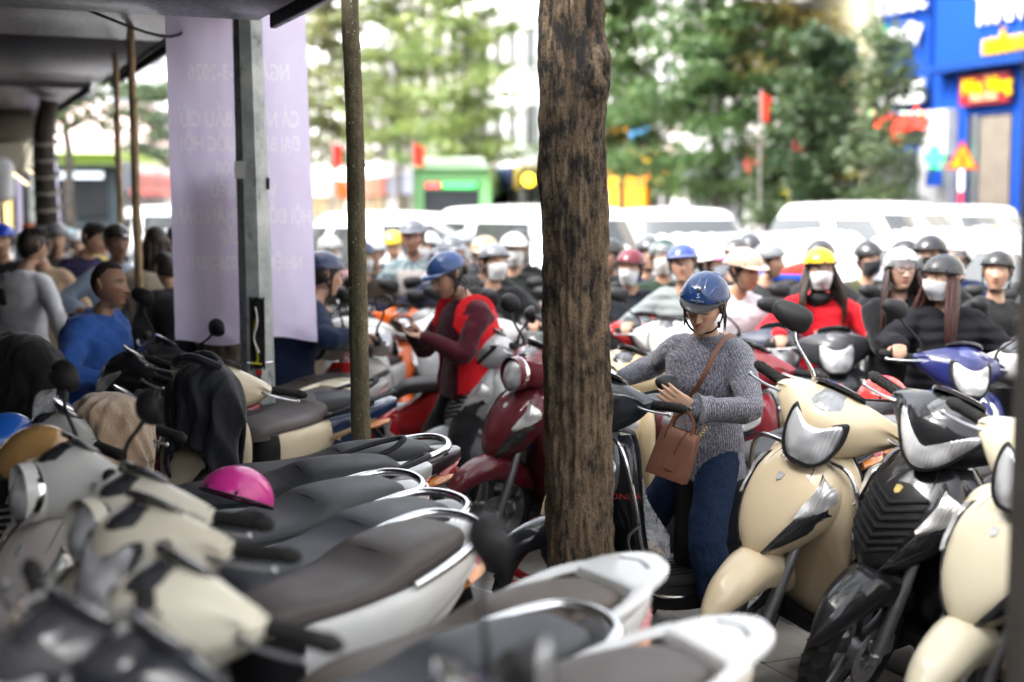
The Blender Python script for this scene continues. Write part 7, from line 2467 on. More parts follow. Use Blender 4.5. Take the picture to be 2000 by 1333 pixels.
# the woman in the grey sweater
wl, wf = (0.745, 5.83, 0.0), 205
wrist = local(wl, wf, at(1357, 800, 5.50))
hdir = Rz(-wf) @ V((-0.135, -0.03, 0.078))
hnrm = Rz(-wf) @ V((0.05, 1.0, 0.25))
rgrip_w = local(wl, wf, bike_world(WB, (0.285, -0.29, 1.012), True)) + V((-0.07, 0.0, 0.045))
woman, WI = person('woman in a marled grey sweater and blue helmet tilting her scooter mirror', wl, wf, h=1.55, pelvis=(-0.06, 0.02, 0.80), lean=5, twist=30, roll=-3,
    headrot=(10, 24, -6), female=True, lh=wrist, lgrip=(hdir, hnrm), lcurl=(28, 34, 40, 46), lthumb=(0.9, 0.3), lspread=2.5, rh=rgrip_w, rgrip=((0.95, 0, 0.0), (0.1, 0, -1)), rcurl=(100, 104, 108, 110),
    lpole=(-0.55, 0.75, -0.75), rpole=(-0.3, -0.9, -0.3), lf=(0.05, 0.32, 0.0), rf=(0.10, -0.30, 0.0), kpole=(1, 0.0, 0.05),
    top=cloth((0.26, 0.26, 0.305), 'knit', c2=(0.065, 0.066, 0.088)), pants=cloth((0.007, 0.016, 0.042), 'denim', c2=(0.030, 0.055, 0.11)), shoe=plastic((0.03, 0.03, 0.03)), skin_c=(0.50, 0.31, 0.215),
    thick=0.014, sleeve=0.014, baggy=0.010, flare=0.026, hem=0.05, hair='bun', helmet=dict(col=(0.004, 0.026, 0.10), peak=plastic((0.008, 0.008, 0.009), 0.3), rough=0.5, trim=(0.06, 0.05, 0.04)), vox=0.0065, gaze=0.006, head_n=(150, 170), seed=2, wave=0.008)
# sweater cuff flares at the raised wrist
wr, f_, el = WI['hands'][1]
ax = (wr - el).normalized()
cu = MB()
cu.tube([tuple(el.lerp(wr, 0.70)), tuple(el.lerp(wr, 0.84)), tuple(el.lerp(wr, 0.96)), tuple(el.lerp(wr, 0.955))], [0.054, 0.052, 0.066, 0.058], 20, 3, cap=False)
cu.build('cuff', cloth((0.26, 0.26, 0.305), 'knit', c2=(0.065, 0.066, 0.088)), woman)
wt = MB()
wt.tube([tuple(wr + ax * 0.012), tuple(wr + ax * 0.028)], 0.0275, 16, rb=0.024); wo = wt.build('watch_strap', matte((0.55, 0.33, 0.20), 0.6), woman)
wt = MB(); side = (Rz(-wf) @ V((0.2, -1.0, 0.25))).normalized()
Mw = Matrix.Translation(wr + ax * 0.020 + side * 0.024) @ side.to_track_quat('Z', 'X').to_matrix().to_4x4()
wt.box((0, 0, 0), (0.018, 0.030, 0.008), Mw, bev=0.003); wt.build('watch_face', gloss((0.015, 0.02, 0.012)), wo)
# chrome vent and crest on the helmet front
H = WI['H']
hm = next(o for o in woman.children if o.name.startswith('helmet'))
m = MB(); m.ball((0.086, 0, 0.110), (0.012, 0.009, 0.020), 12, 8, M=H, R=Ry(38)); m.build('vent', chrome((0.5, 0.5, 0.5), 0.15), hm)
def on_helmet(txt, size, z, col, y=0.0):
    me = text_mesh(txt, size, 0.0006, 'CENTER', 1.2)
    me.materials.append(col)
    o = link('lettering', me, hm)
    xx = 0.124 * math.sqrt(max(0.0, 1 - ((z - 0.029) / 0.104) ** 2)) - 0.004
    o.matrix_local = H @ Matrix.Translation((xx, y, z)) @ Ry(-28 - (z - 0.06) * 300) @ Rz(90) @ Rx(90)
on_helmet('S', 0.030, 0.086, gloss((0.35, 0.45, 0.7)))
on_helmet('SUNTECH', 0.011, 0.068, gloss((0.3, 0.34, 0.42)))
# seam lines of the shell
m = MB()
for s in (1, -1):
    def hp(a, t, k=1.006):
        return (0.124 * k * sin(t) * cos(a) - 0.006, 0.103 * k * sin(t) * sin(a), 0.029 + 0.104 * k * cos(t))
    m.tube([hp(s * 0.55, 0.25), hp(s * 0.32, 0.55), hp(s * 0.30, 0.85), hp(s * 0.42, 0.98), hp(s * 0.62, 0.88), hp(s * 0.95, 0.74), hp(s * 1.25, 0.78)], 0.0016, 5, 4, M=H)
m.build('shell_seam', gloss((0.03, 0.10, 0.28)), hm)

# man in the blue uniform, seated and leaning on his arms
b_l = (gx(165, 7.5), 7.55, 0)
person('balding man in a royal blue uniform shirt sitting with an earbud in', b_l, -12, h=1.66, female=False, pelvis=(0.0, 0, 0.74), lean=14, twist=-8, headrot=(6, 4, 0), lh=(0.22, 0.22, 0.80), rh=(0.24, -0.20, 0.86), lpole=(-0.5, 0.6, -0.2), rpole=(-0.5, -0.6, -0.2),
    lf=(0.42, 0.16, 0.32), rf=(0.50, -0.14, 0.32), kpole=(0.6, 0, 1), top=cloth((0.035, 0.11, 0.40)), pants=cloth((0.008, 0.014, 0.05)), skin_c=(0.33, 0.19, 0.125), hair='bald', hair_c=(0.02, 0.016, 0.014), collar=True, vox=0.0095, head_n=(96, 110), thick=0.022, sleeve=0.024, baggy=0.016, seed=5, wave=0.016)
# standing people at the left
SG = 'people standing on the pavement'
person('man in a dark cap and light blue shirt standing by the thin tan trunks', (gx(228, 9.6), 9.6, 0), 285, SG, h=1.64, female=False, headrot=(10, 4, 0), twist=5, rh=(0.18, -0.24, 1.12), lh=(0.10, 0.30, 0.92), top=cloth((0.52, 0.64, 0.80)), pants=cloth((0.01, 0.012, 0.03)), skin_c=(0.30, 0.175, 0.115), hair='short', collar=True, helmet=dict(col=(0.03, 0.024, 0.02), peak=(0.03, 0.022, 0.018), s=0.88, strap=False, rough=0.8), head_n=(96, 110), seed=6, hem=0.04)
person('man in a white shirt seen from behind at the left edge', (gx(42, 9.0), 9.0, 0), 70, SG, h=1.62, female=False, headrot=(-15, 8, 0), lh=(0.14, 0.27, 0.86), rh=(0.02, -0.32, 0.9), top=cloth((0.80, 0.81, 0.85)), pants=cloth((0.01, 0.01, 0.012)), hair='short', seed=7, vox=0.013)
person('woman in a white face mask and beige coat beside the white shirt', (gx(88, 10.2), 10.2, 0), 268, SG, h=1.60, headrot=(-10, 4, 0), top=cloth((0.50, 0.36, 0.24)), hair='short', mask=(0.8, 0.8, 0.8), long_coat=True, seed=8, vox=0.018)
person('man in a dark purple padded jacket looking down to the right', (gx(158, 10.8), 10.8, 0), 330, SG, h=1.66, female=False, headrot=(10, 18, 0), lean=8, top=cloth((0.030, 0.024, 0.065), 'quilt'), hair='short', thick=0.03, sleeve=0.02, seed=9, vox=0.018)
person('person in black with a bright blue helmet at the far left edge', (gx(10, 11.2), 11.2, 0), 280, SG, h=1.62, female=False, top=cloth(BLK), helmet=dict(col=(0.01, 0.05, 0.5)), seed=10, vox=0.019)
person('long-haired woman in a cream coat with her back to us', (gx(303, 9.4), 9.4, 0), 95, SG, h=1.63, headrot=(25, 6, 0), top=cloth((0.55, 0.47, 0.36)), pants=cloth((0.5, 0.43, 0.33)), hair='long', hair_len=0.42, hair_c=(0.014, 0.008, 0.006), long_coat=True, thick=0.02, seed=11, vox=0.016)
person('person in a black coat half hidden behind the lilac banner', (gx(345, 8.9), 8.9, 0), 120, SG, h=1.50, female=False, lean=18, headrot=(0, 25, 0), top=cloth(BLK), long_coat=True, hair='short', thick=0.025, sleeve=0.02, seed=12, vox=0.018)
person('person in a navy cap and green jacket left of the banner', (gx(338, 11.4), 11.4, 0), 75, SG, h=1.62, female=False, top=cloth((0.16, 0.24, 0.08)), hair='short', helmet=dict(col=(0.01, 0.012, 0.04), s=0.88, strap=False, rough=0.8), seed=13, vox=0.019)
person('person in a grey hood behind the masked woman at the left', (gx(112, 12.0), 12.0, 0), 290, SG, h=1.62, female=False, top=cloth((0.05, 0.05, 0.045)), helmet=dict(col=(0.16, 0.165, 0.175)), seed=14, vox=0.019)
rng = random.Random(5)
for i, (u, d, hc, tc, lab) in enumerate(((395 - 240, 15, (0.75, 0.75, 0.75), (0.2, 0.4, 0.45), 'far rider in a white helmet and teal jacket, left'), (178, 16, (0.75, 0.75, 0.76), (0.7, 0.5, 0.08), 'far rider in a white helmet and yellow jacket, left'), (205, 17, (0.6, 0.62, 0.64), (0.15, 0.2, 0.25), 'far rider in a silver helmet behind the dark cap'), (136, 17.5, (0.2, 0.45, 0.5), (0.5, 0.5, 0.5), 'far rider in a turquoise helmet at the left'))):
    b = bike('lead_plain', 'motor_scooter', (gx(u, d), d), 285 + i * 4, palette([(0.5, 0.5, 0.5), (0.02, 0.02, 0.02), (0.3, 0.02, 0.03), (0.05, 0.1, 0.3)][i]), ['grey', 'black', 'red', 'blue'][i] + ' scooter far back at the left, hidden by the standing people', JG)
    rider(lab, b, 'riders far down the street', top=cloth(tc), helmet=dict(col=hc), mask=(0.7, 0.7, 0.7) if i % 2 else None, seed=20 + i, vox=0.020, thick=0.02, h=1.65)
# navy jacket astride the grey moped behind the banner edge
rider('person in a navy jacket bent over a moped between banner and sapling', F10, None, lean=30, px=-0.12, h=1.68, female=False, headrot=(0, 10, 0), top=cloth((0.010, 0.018, 0.05)), pants=cloth(BLK), helmet=dict(col=(0.02, 0.03, 0.08)), thick=0.03, sleeve=0.022, seed=31, vox=0.014)
# woman in the red vest, thumbs on her phone
pl, pf = (gx(915, 8.0), 8.05, 0), 206
red, RI = person('woman in a bright red vest and blue helmet looking at her phone', pl, pf, h=1.60, lean=7, twist=10, headrot=(0, 26, 0), lh=(0.30, 0.075, 1.06), rh=(0.33, -0.05, 1.08), lgrip=((0.8, -0.4, 0.2), (0.3, 0, 1)), rgrip=((0.8, 0.35, 0.2), (0.3, 0, 1)), lcurl=(60, 62, 64, 66), rcurl=(60, 62, 64, 66), lpole=(-0.4, 0.7, -0.8), rpole=(-0.4, -0.7, -0.8),
    lf=(0.02, 0.2, 0), rf=(0.02, -0.2, 0), pelvis=(0, 0, 0.80), top=cloth((0.060, 0.006, 0.014)), pants=cloth(BLK), extra=cloth((0.60, 0.012, 0.018)), vest=True, hair='bun', helmet=dict(col=(0.02, 0.055, 0.17), peak=paint((0.02, 0.055, 0.17)), rough=0.5), thick=0.018, baggy=0.016, vox=0.0105, head_n=(96, 110), skin_c=(0.42, 0.25, 0.17), seed=33)
p = Rz(pf) @ V((0.40, 0.01, 1.11)) + V(pl)
r = empty('phone', p, radians(pf), 'black phone in the hands of the woman in the red vest', 'phone')
r.rotation_euler = (0, radians(-35), radians(pf))
m = MB(); m.box((0, 0, 0), (0.15, 0.072, 0.009), bev=0.004); m.build('case', plastic(), r)
m = MB(); m.box((0, 0, 0.0052), (0.14, 0.066, 0.001)); m.build('screen', emit((0.35, 0.36, 0.4), 0.25), r)
# ------------------------------------------------------------------ riders behind
RG2 = 'riders waiting in the crowd'
def crowd(lab, u, d, head, style, pal, blab, **kw):
    b = bike(style, 'motor_scooter', (gx(u, d), d + 0.1), head, pal, blab, JG, steer=kw.pop('steer', 0))
    g_ = random.Random(int(u * 7 + d * 13))
    kw.setdefault('seed', int(u)); kw.setdefault('vox', 0.018)
    kw.setdefault('lean', g_.uniform(3, 15)); kw.setdefault('twist', g_.uniform(-10, 10)); kw.setdefault('headrot', (g_.uniform(-32, 32), g_.uniform(-2, 14), g_.uniform(-6, 6)))
    rider(lab, b, RG2, **kw)
    return b
DKP = palette((0.03, 0.03, 0.033)); WHP = palette(WHITE); REP = palette((0.35, 0.02, 0.02)); BLP = palette((0.02, 0.06, 0.25)); GRP = palette((0.3, 0.3, 0.31)); CRP = palette((0.62, 0.55, 0.42))
crowd('masked rider in a black jacket and silver helmet right of the red vest', 962, 9.3, 266, 'ride', WHP, 'white scooter beneath the masked black-jacketed rider', h=1.62, top=cloth((0.014, 0.014, 0.017)), mask=(0.82, 0.82, 0.82), helmet=dict(col=(0.16, 0.165, 0.175)), thick=0.026, sleeve=0.02, vox=0.014)
crowd('rider in a wide tan helmet behind the silver helmet', 948, 10.6, 275, 'lead_plain', CRP, 'cream scooter beneath the tan-helmeted rider', h=1.68, top=cloth((0.02, 0.02, 0.02)), helmet=dict(col=(0.42, 0.28, 0.16), peak=(0.42, 0.28, 0.16), s=1.08), px=-0.1)
crowd('masked rider in a wide white helmet', 1003, 11.0, 270, 'tube', GRP, 'grey scooter beneath the wide white helmet', h=1.70, top=cloth((0.02, 0.025, 0.02)), mask=(0.8, 0.8, 0.8), helmet=dict(col=(0.55, 0.55, 0.53), peak=(0.55, 0.55, 0.53), s=1.08))
crowd('rider in a black hood with a green patch on the chest', 1012, 12.2, 265, 'ride', palette((0.08, 0.4, 0.1)), 'green scooter beneath the hooded rider', h=1.74, female=False, top=cloth((0.014, 0.014, 0.016)), hood=True, helmet=dict(col=(0.02, 0.02, 0.022), peak=(0.02, 0.02, 0.022)), extra=None, headrot=(20, 4, 0))
person('man in an open blue-green print shirt over a pale tee', (gx(803, 10.9), 11.1, 0), 277, RG2, h=1.70, female=False, headrot=(-12, 3, 0), pelvis=(0, 0, 0.90), lh=(0.3, 0.26, 1.0), rh=(0.3, -0.26, 1.0), lf=(0.02, 0.26, 0), rf=(0.02, -0.26, 0), top=cloth((0.34, 0.40, 0.40), 'print', c2=(0.10, 0.15, 0.19)), panel=cloth((0.62, 0.56, 0.53)), pants=cloth((0.03, 0.06, 0.16)), skin_c=(0.36, 0.20, 0.14), helmet=dict(col=(0.12, 0.13, 0.16), peak=(0.12, 0.13, 0.16)), thick=0.014, seed=41, vox=0.016, head_n=(96, 110))
crowd('rider in a grey cap-style helmet right of the print shirt', 880, 11.2, 255, 'ride', DKP, 'black scooter beneath the grey cap-style helmet', h=1.68, female=False, top=cloth((0.02, 0.025, 0.05)), helmet=dict(col=(0.10, 0.11, 0.13), peak=(0.1, 0.11, 0.13)), skin_c=SKT, headrot=(35, 4, 0))
crowd('masked far rider in a white helmet over the print shirt', 838, 12.6, 272, 'tube', REP, 'red scooter beneath the masked white-helmeted rider', h=1.70, top=cloth((0.6, 0.58, 0.52)), mask=(0.85, 0.85, 0.85), helmet=dict(col=(0.6, 0.62, 0.68)))
crowd('far rider in a yellow helmet right of the sapling', 768, 13.2, 270, 'lead_plain', DKP, 'dark scooter beneath the far yellow helmet', h=1.72, top=cloth((0.03, 0.03, 0.035)), helmet=dict(col=(0.85, 0.52, 0.03)))
crowd('far rider in a grey helmet and mask by the white van', 908, 12.8, 268, 'ride', BLP, 'blue scooter beneath the far grey helmet', h=1.72, top=cloth((0.03, 0.04, 0.08)), mask=(0.8, 0.8, 0.8), helmet=dict(col=(0.3, 0.32, 0.35)))
crowd('rider in a pink jacket and full white mask right of the banner', 641, 12.2, 285, 'lead_plain', CRP, 'cream scooter beneath the pink jacket', h=1.66, top=cloth((0.52, 0.30, 0.30)), mask=(0.85, 0.85, 0.85), helmet=dict(col=(0.45, 0.45, 0.43), style='open'))
crowd('far rider in a black and grey helmet behind the sapling', 728, 11.8, 280, 'ride', DKP, 'black scooter behind the sapling', h=1.62, top=cloth((0.04, 0.045, 0.05)), helmet=dict(col=(0.5, 0.52, 0.55)))
# right of the trunk
crowd('man in a dark shirt at the right edge of the thick trunk', 1192, 10.6, 262, 'retro', palette((0.74, 0.71, 0.62)), 'ivory scooter right beside the thick trunk', h=1.66, female=False, top=cloth((0.008, 0.010, 0.016)), helmet=dict(col=(0.03, 0.03, 0.03)), headrot=(-30, 0, 0))
crowd('masked rider in a dark green helmet and striped jacket', 1300, 9.9, 272, 'ride', DKP, 'dark scooter beneath the dark green helmet', h=1.66, top=cloth((0.02, 0.035, 0.022)), mask=(0.72, 0.68, 0.64), helmet=dict(col=(0.02, 0.05, 0.04), style='open'), vox=0.016)
crowd('rider in a blue jacket behind the dark green helmet', 1268, 10.9, 280, 'tube', BLP, 'blue scooter beneath the blue jacket', h=1.68, female=False, top=cloth((0.015, 0.03, 0.10)), helmet=dict(col=(0.05, 0.055, 0.06)))
crowd('rider in a grey padded jacket and blue visor helmet', 1338, 9.0, 250, 'lead_plain', palette((0.6, 0.6, 0.58)), 'pale scooter beneath the grey padded jacket', h=1.64, female=False, top=cloth((0.20, 0.225, 0.225), 'quilt'), helmet=dict(col=(0.03, 0.06, 0.26), peak=(0.03, 0.06, 0.26)), thick=0.034, sleeve=0.03, skin_c=SKT, vox=0.014, headrot=(15, -4, 0))
crowd('rider in a white helmet with a pink brim behind the blue helmet', 1392, 9.6, 300, 'tube', REP, 'red scooter beneath the pink-brimmed helmet', h=1.60, top=cloth((0.5, 0.5, 0.52)), mask=(0.6, 0.66, 0.72), helmet=dict(col=(0.80, 0.79, 0.78), peak=(0.72, 0.10, 0.32)), headrot=(30, 0, 0))
crowd('young man in a white hoodie and beige helmet looking down', 1455, 8.5, 290, 'tube', palette((0.05, 0.06, 0.09)), 'dark scooter beneath the white hoodie', h=1.64, female=False, top=cloth((0.74, 0.75, 0.77)), hood=True, helmet=dict(col=(0.48, 0.34, 0.25), peak=(0.48, 0.34, 0.25)), thick=0.022, skin_c=(0.42, 0.24, 0.15), headrot=(20, 14, 0), vox=0.0105, head_n=(96, 110), baggy=0.012)
crowd('rider in a black and white helmet behind the beige one', 1440, 10.3, 265, 'ride', DKP, 'black scooter behind the white hoodie', h=1.66, female=False, top=cloth((0.03, 0.03, 0.03)), helmet=dict(col=(0.05, 0.05, 0.055), peak=(0.5, 0.5, 0.5)), skin_c=SKT)
crowd('far rider in a dark glossy helmet above the beige one', 1472, 11.6, 272, 'tube', GRP, 'grey scooter far behind the white hoodie', h=1.70, female=False, top=cloth((0.05, 0.05, 0.06)), helmet=dict(col=(0.03, 0.035, 0.04)))
crowd('far rider in a plain white full helmet', 1546, 11.8, 268, 'lead_plain', WHP, 'white scooter beneath the plain white full helmet', h=1.72, top=cloth((0.7, 0.7, 0.7)), helmet=dict(col=(0.82, 0.82, 0.82), style='open', s=1.12))
crowd('rider in black with a dark helmet behind the yellow helmet', 1618, 9.6, 268, 'ride', DKP, 'black scooter behind the yellow-helmeted rider', h=1.66, female=False, top=cloth((0.02, 0.02, 0.022)), helmet=dict(col=(0.03, 0.032, 0.035)), thick=0.026, sleeve=0.02)
crowd('rider in a navy helmet and brown jacket behind the orange scooter', 705, 10.6, 280, 'tube', DKP, 'black scooter behind the pale grey one', h=1.62, top=cloth((0.05, 0.035, 0.025)), helmet=dict(col=(0.02, 0.03, 0.08)), mask=(0.7, 0.72, 0.75))
crowd('rider in a dark blue jacket between the red vest and the print shirt', 862, 10.2, 268, 'lead_plain', GRP, 'grey scooter left of the red vest', h=1.58, female=False, top=cloth((0.015, 0.02, 0.05)), helmet=dict(col=(0.04, 0.045, 0.06)), lean=14, headrot=(0, 16, 0))
crowd('rider in a maroon helmet right of the thick trunk', 1238, 9.4, 276, 'ride', REP, 'red scooter right of the thick trunk', h=1.56, top=cloth((0.02, 0.022, 0.03)), helmet=dict(col=(0.12, 0.01, 0.02)), mask=(0.75, 0.76, 0.78), headrot=(-20, 6, 0))
crowd('rider in a charcoal jacket behind the white hoodie, head turned right', 1508, 10.0, 280, 'tube', DKP, 'black scooter right of the white hoodie', h=1.60, female=False, top=cloth((0.03, 0.03, 0.034)), helmet=dict(col=(0.16, 0.17, 0.18)), headrot=(40, 6, 0))
crowd('rider in an olive jacket and black helmet behind the red hoodie', 1702, 10.2, 270, 'ride', DKP, 'dark scooter behind the red hoodie', h=1.64, female=False, top=cloth((0.045, 0.05, 0.025)), helmet=dict(col=(0.02, 0.02, 0.022)), mask=(0.03, 0.03, 0.035), headrot=(15, 4, 0))
crowd('far rider in a pale grey helmet above the red hoodie', 1660, 12.4, 268, 'tube', GRP, 'grey scooter far behind the red hoodie', h=1.70, top=cloth((0.3, 0.3, 0.32)), helmet=dict(col=(0.35, 0.36, 0.38)), mask=(0.75, 0.75, 0.75))
# the two in front at the right
Y1 = bike('ride', 'motor_scooter', (gx(1650, 7.8), 8.33), 268, palette((0.035, 0.036, 0.04), cover=(0.03, 0.031, 0.034), seat=(0.03, 0.03, 0.03), badge=(0.7, 0.05, 0.03), tail=(0.6, 0.6, 0.6)), 'black and white scooter ridden by the woman in the red hoodie', JG, steer=-4)
for s_ in (1, -1):
    m = MB(); m.loft([[(0.47 + 0.01, s_ * 0.125, z) if False else (xe, s_ * w0, z), (xe + 0.012, s_ * (w0 + w1) / 2, z), (xe - 0.005, s_ * w1, z)] for z, w0, w1, xe in ((0.36, 0.13, 0.175, 0.385), (0.5, 0.15, 0.21, 0.425), (0.62, 0.19, 0.232, 0.447), (0.72, 0.212, 0.235, 0.456))], 2, 3, closed=False, cap=False)
    m.build('side_wing', paint((0.75, 0.75, 0.74)), Y1)
rd, YI = rider('woman in a red hoodie with a glossy yellow helmet and white mask', Y1, RG2, px=-0.20, h=1.60, lean=4, headrot=(4, 4, 0), top=cloth((0.62, 0.010, 0.020)), pants=cloth(BLK), hood=True, helmet=dict(col=(0.75, 0.42, 0.0), rough=0.15), mask=(0.84, 0.84, 0.85), glasses=True, hair='long', hair_front=True, hair_len=0.30, hair_c=(0.016, 0.010, 0.007), thick=0.03, sleeve=0.028, baggy=0.012, vox=0.0095, seed=51, wave=0.010, skin_c=(0.50, 0.32, 0.23))
p_, F_ = YI['spine'](0.30)
tx = p_ + F_ @ V((0.185, 0.0, 0.0))
o = put_text('WITH', 0.035, matte((0.75, 0.72, 0.7), 0.8, 0.05, bump=0), rd, tx, (radians(90), 0, radians(90)), 0.001, 1.1)
Y2 = bike('lead_plain', 'motor_scooter', (gx(1872, 7.2), 7.36), 262, palette((0.012, 0.018, 0.115), seat=(0.03, 0.03, 0.03), cover=(0.014, 0.022, 0.13), visor=(0.05, 0.06, 0.2)), 'indigo scooter carrying two women at the right', JG, steer=16)
put_text('HONDA', 0.045, chrome(), Y2, (0.545, 0.0, 0.845), (radians(52), 0, radians(90)), 0.001, 1.3)
rider('woman in a black quilted jacket and matte black helmet, face turned left', Y2, RG2, px=-0.16, h=1.58, lean=3, twist=-2, headrot=(-48, 4, 0), top=cloth((0.013, 0.013, 0.016), 'quilt'), pants=cloth(BLK), helmet=dict(col=(0.028, 0.030, 0.033), rough=0.5), mask=(0.82, 0.82, 0.83), hair='long', hair_front=True, hair_len=0.42, hair_c=(0.030, 0.011, 0.009), thick=0.034, sleeve=0.032, baggy=0.012, vox=0.0095, seed=53, wave=0.010)
q = V((gx(1756, 7.95), 7.98, 0))
person('woman in black with round glasses and a clear-visored helmet riding pillion', (q.x, q.y, 0), 262, RG2, h=1.56, pelvis=(0, 0, 0.82), lean=4, roll=0, headrot=(12, 0, -4), lh=(0.34, 0.28, 0.95), rh=(0.34, 0.06, 0.96), lf=(0.18, 0.24, 0.30), rf=(0.18, -0.16, 0.30), kpole=(1, 0, 0.5), top=cloth((0.009, 0.009, 0.011)), pants=cloth(BLK), helmet=dict(col=(0.40, 0.40, 0.39), style='open'), glasses=True, hair='long', hair_front=True, hair_len=0.38, hair_c=(0.022, 0.012, 0.010), skin_c=(0.48, 0.30, 0.22), vox=0.0105, seed=55, head_n=(96, 110))
crowd('man in black-framed glasses and a shiny black helmet', 1832, 8.9, 276, 'ride', DKP, 'black scooter behind the indigo one', h=1.76, female=False, top=cloth((0.014, 0.014, 0.016)), helmet=dict(col=(0.016, 0.017, 0.02), rough=0.15), glasses=True, mask=(0.012, 0.012, 0.014), skin_c=(0.44, 0.27, 0.19), thick=0.026, vox=0.013, head_n=(96, 110), px=-0.1)
crowd('rider with a white helmet, black face cover and blue jacket', 1878, 9.8, 262, 'tube', BLP, 'blue scooter behind the glasses-wearing rider', h=1.74, female=False, top=cloth((0.010, 0.028, 0.10)), helmet=dict(col=(0.80, 0.77, 0.70), style='open'), mask=(0.012, 0.012, 0.014), thick=0.03)
crowd('rider in a black peaked helmet left of the glasses', 1778, 9.5, 274, 'tube', DKP, 'dark scooter left of the glasses-wearing rider', h=1.68, female=False, top=cloth((0.012, 0.012, 0.014)), helmet=dict(col=(0.02, 0.021, 0.024), peak=(0.02, 0.02, 0.022), rough=0.15), mask=(0.02, 0.02, 0.02))
crowd('person in a black jacket cut by the dark post', 1972, 8.2, 285, 'retro', palette((0.05, 0.05, 0.055)), 'dark scooter with a round lamp beside the post', h=1.58, female=False, top=cloth((0.012, 0.012, 0.013)), helmet=dict(col=(0.02, 0.02, 0.02)), headrot=(-40, 0, 0), thick=0.03)
crowd('far rider in a yellow helmet and mint jacket beside the post', 1949, 16.0, 110, 'tube', DKP, 'dark scooter far back beside the post', h=1.72, top=cloth((0.25, 0.55, 0.42)), helmet=dict(col=(0.85, 0.60, 0.03)), vox=0.019)
crowd('far rider in a grey-blue helmet and yellow vest by the doorway', 1921, 16.8, 110, 'tube', GRP, 'grey scooter far back by the doorway', h=1.74, top=cloth((0.75, 0.55, 0.05)), helmet=dict(col=(0.18, 0.24, 0.32)), vox=0.019)
# ------------------------------------------------------------------ loose things
def loose_helmet(label, p, rz, col, rough=0.25, tilt=(0, 0), peak=None, s=1.0):
    r = empty('helmet', p, rz, label, 'helmet', 'helmets left on the scooters')
    r.rotation_euler = (radians(tilt[0]), radians(tilt[1]), rz)
    helmet_objs(r, Matrix.Identity(4), 'half', col, peak=peak, s=s, strap=False, rough=rough)
    for o in r.children:
        o.name = 'shell'
    return r

p = at(455, 975, 4.5)
loose_helmet('pink helmet lying among the left seats', (p.x, 4.5, p.z - 0.03), radians(230), (0.55, 0.03, 0.24), 0.35, (0, -14), s=1.05)
p = at(1712, 815, 6.0)
loose_helmet('red helmet on the seat behind the cream scooter', (p.x + 0.03, 6.02, p.z + 0.035), radians(250), (0.72, 0.03, 0.025), 0.4, (0, 0), s=1.08)
p = at(75, 925, 4.25)
loose_helmet('tan glossy helmet hanging at the left edge', (p.x, 4.25, p.z), radians(240), (0.30, 0.17, 0.06), 0.15, (0, 20), s=1.1)
p = at(1005, 885, 7.1)
loose_helmet('blue helmet hanging below the maroon scooter', (p.x, 7.1, p.z), radians(250), (0.02, 0.07, 0.25), 0.2, (0, 10))
p = at(12, 880, 4.8)
loose_helmet('bright blue helmet at the left edge above the tan one', (p.x, 4.8, p.z), radians(240), (0.01, 0.09, 0.42), 0.3, (0, 10), s=0.95)

# her mirror, turned up in her hand
def to_local(root, w):
    M = Matrix.Translation(root.location) @ root.rotation_euler.to_matrix().to_4x4()
    return M.inverted() @ V(w)
mc = at(1304, 748, 5.53)
stem = [to_local(WB, at(1243, 800, 5.52)), to_local(WB, at(1246, 784, 5.52)), to_local(WB, at(1254, 771, 5.52)), to_local(WB, at(1272, 766, 5.54)), to_local(WB, at(1292, 764, 5.55))]
m = MB(); m.tube([tuple(v) for v in stem], [0.010, 0.008, 0.006, 0.006, 0.007], 8, 4); m.build('mirror_stem', plastic(), WB)
m = MB()
view = (V((0, 0, CAM_H)) - mc).normalized()
Mm = Matrix.Translation(mc) @ (view * 0.75 + V((-0.1, 0, 0.65))).to_track_quat('Z', 'Y').to_matrix().to_4x4() @ Rz(-20)
m.grid(np.array([[(0.052 * k * cos(a), 0.040 * k * sin(a), z) for a in np.linspace(0, 2 * pi, 28, endpoint=False)] for k, z in ((0.03, 0.020), (0.5, 0.017), (0.85, 0.009), (1, 0.0), (0.97, -0.008), (0.5, -0.010))]), closed_u=True, cap0=True, cap1=True, M=Matrix.Translation(WB.location).inverted() if False else None)
M0 = Matrix.Translation(WB.location) @ WB.rotation_euler.to_matrix().to_4x4()
o = m.build('mirror_housing', plastic((0.010, 0.010, 0.011), 0.4), WB)
o.matrix_local = M0.inverted() @ Mm

# handbag in front of her
bc = at(1318, 884, 5.50)
bag = empty('handbag', bc, 0, 'brown leather bucket bag with a tag, held in front of the grey sweater', 'handbag')
bag.scale = (0.9, 0.9, 0.9)
bag.rotation_euler = (radians(-8), radians(16), radians(-22))
LEA = matte((0.17, 0.070, 0.042), 0.5, 0.18, 12.0, 0.25, 160.0)
m = MB()
secs = []
for z, w, d in ((-0.112, 0.085, 0.052), (-0.108, 0.092, 0.058), (-0.02, 0.089, 0.056), (0.06, 0.084, 0.048), (0.098, 0.082, 0.030), (0.100, 0.079, 0.026), (0.06, 0.078, 0.040)):
    secs.append([(w, 0, z), (w * 0.97, d * 0.8, z), (w * 0.75, d, z), (0, d * 1.02, z), (-w * 0.75, d, z), (-w * 0.97, d * 0.8, z), (-w, 0, z), (-w * 0.97, -d * 0.8, z), (-w * 0.75, -d, z), (0, -d * 1.02, z), (w * 0.75, -d, z), (w * 0.97, -d * 0.8, z)])
m.loft(secs, 2, 3); m.build('bag_body', LEA, bag)
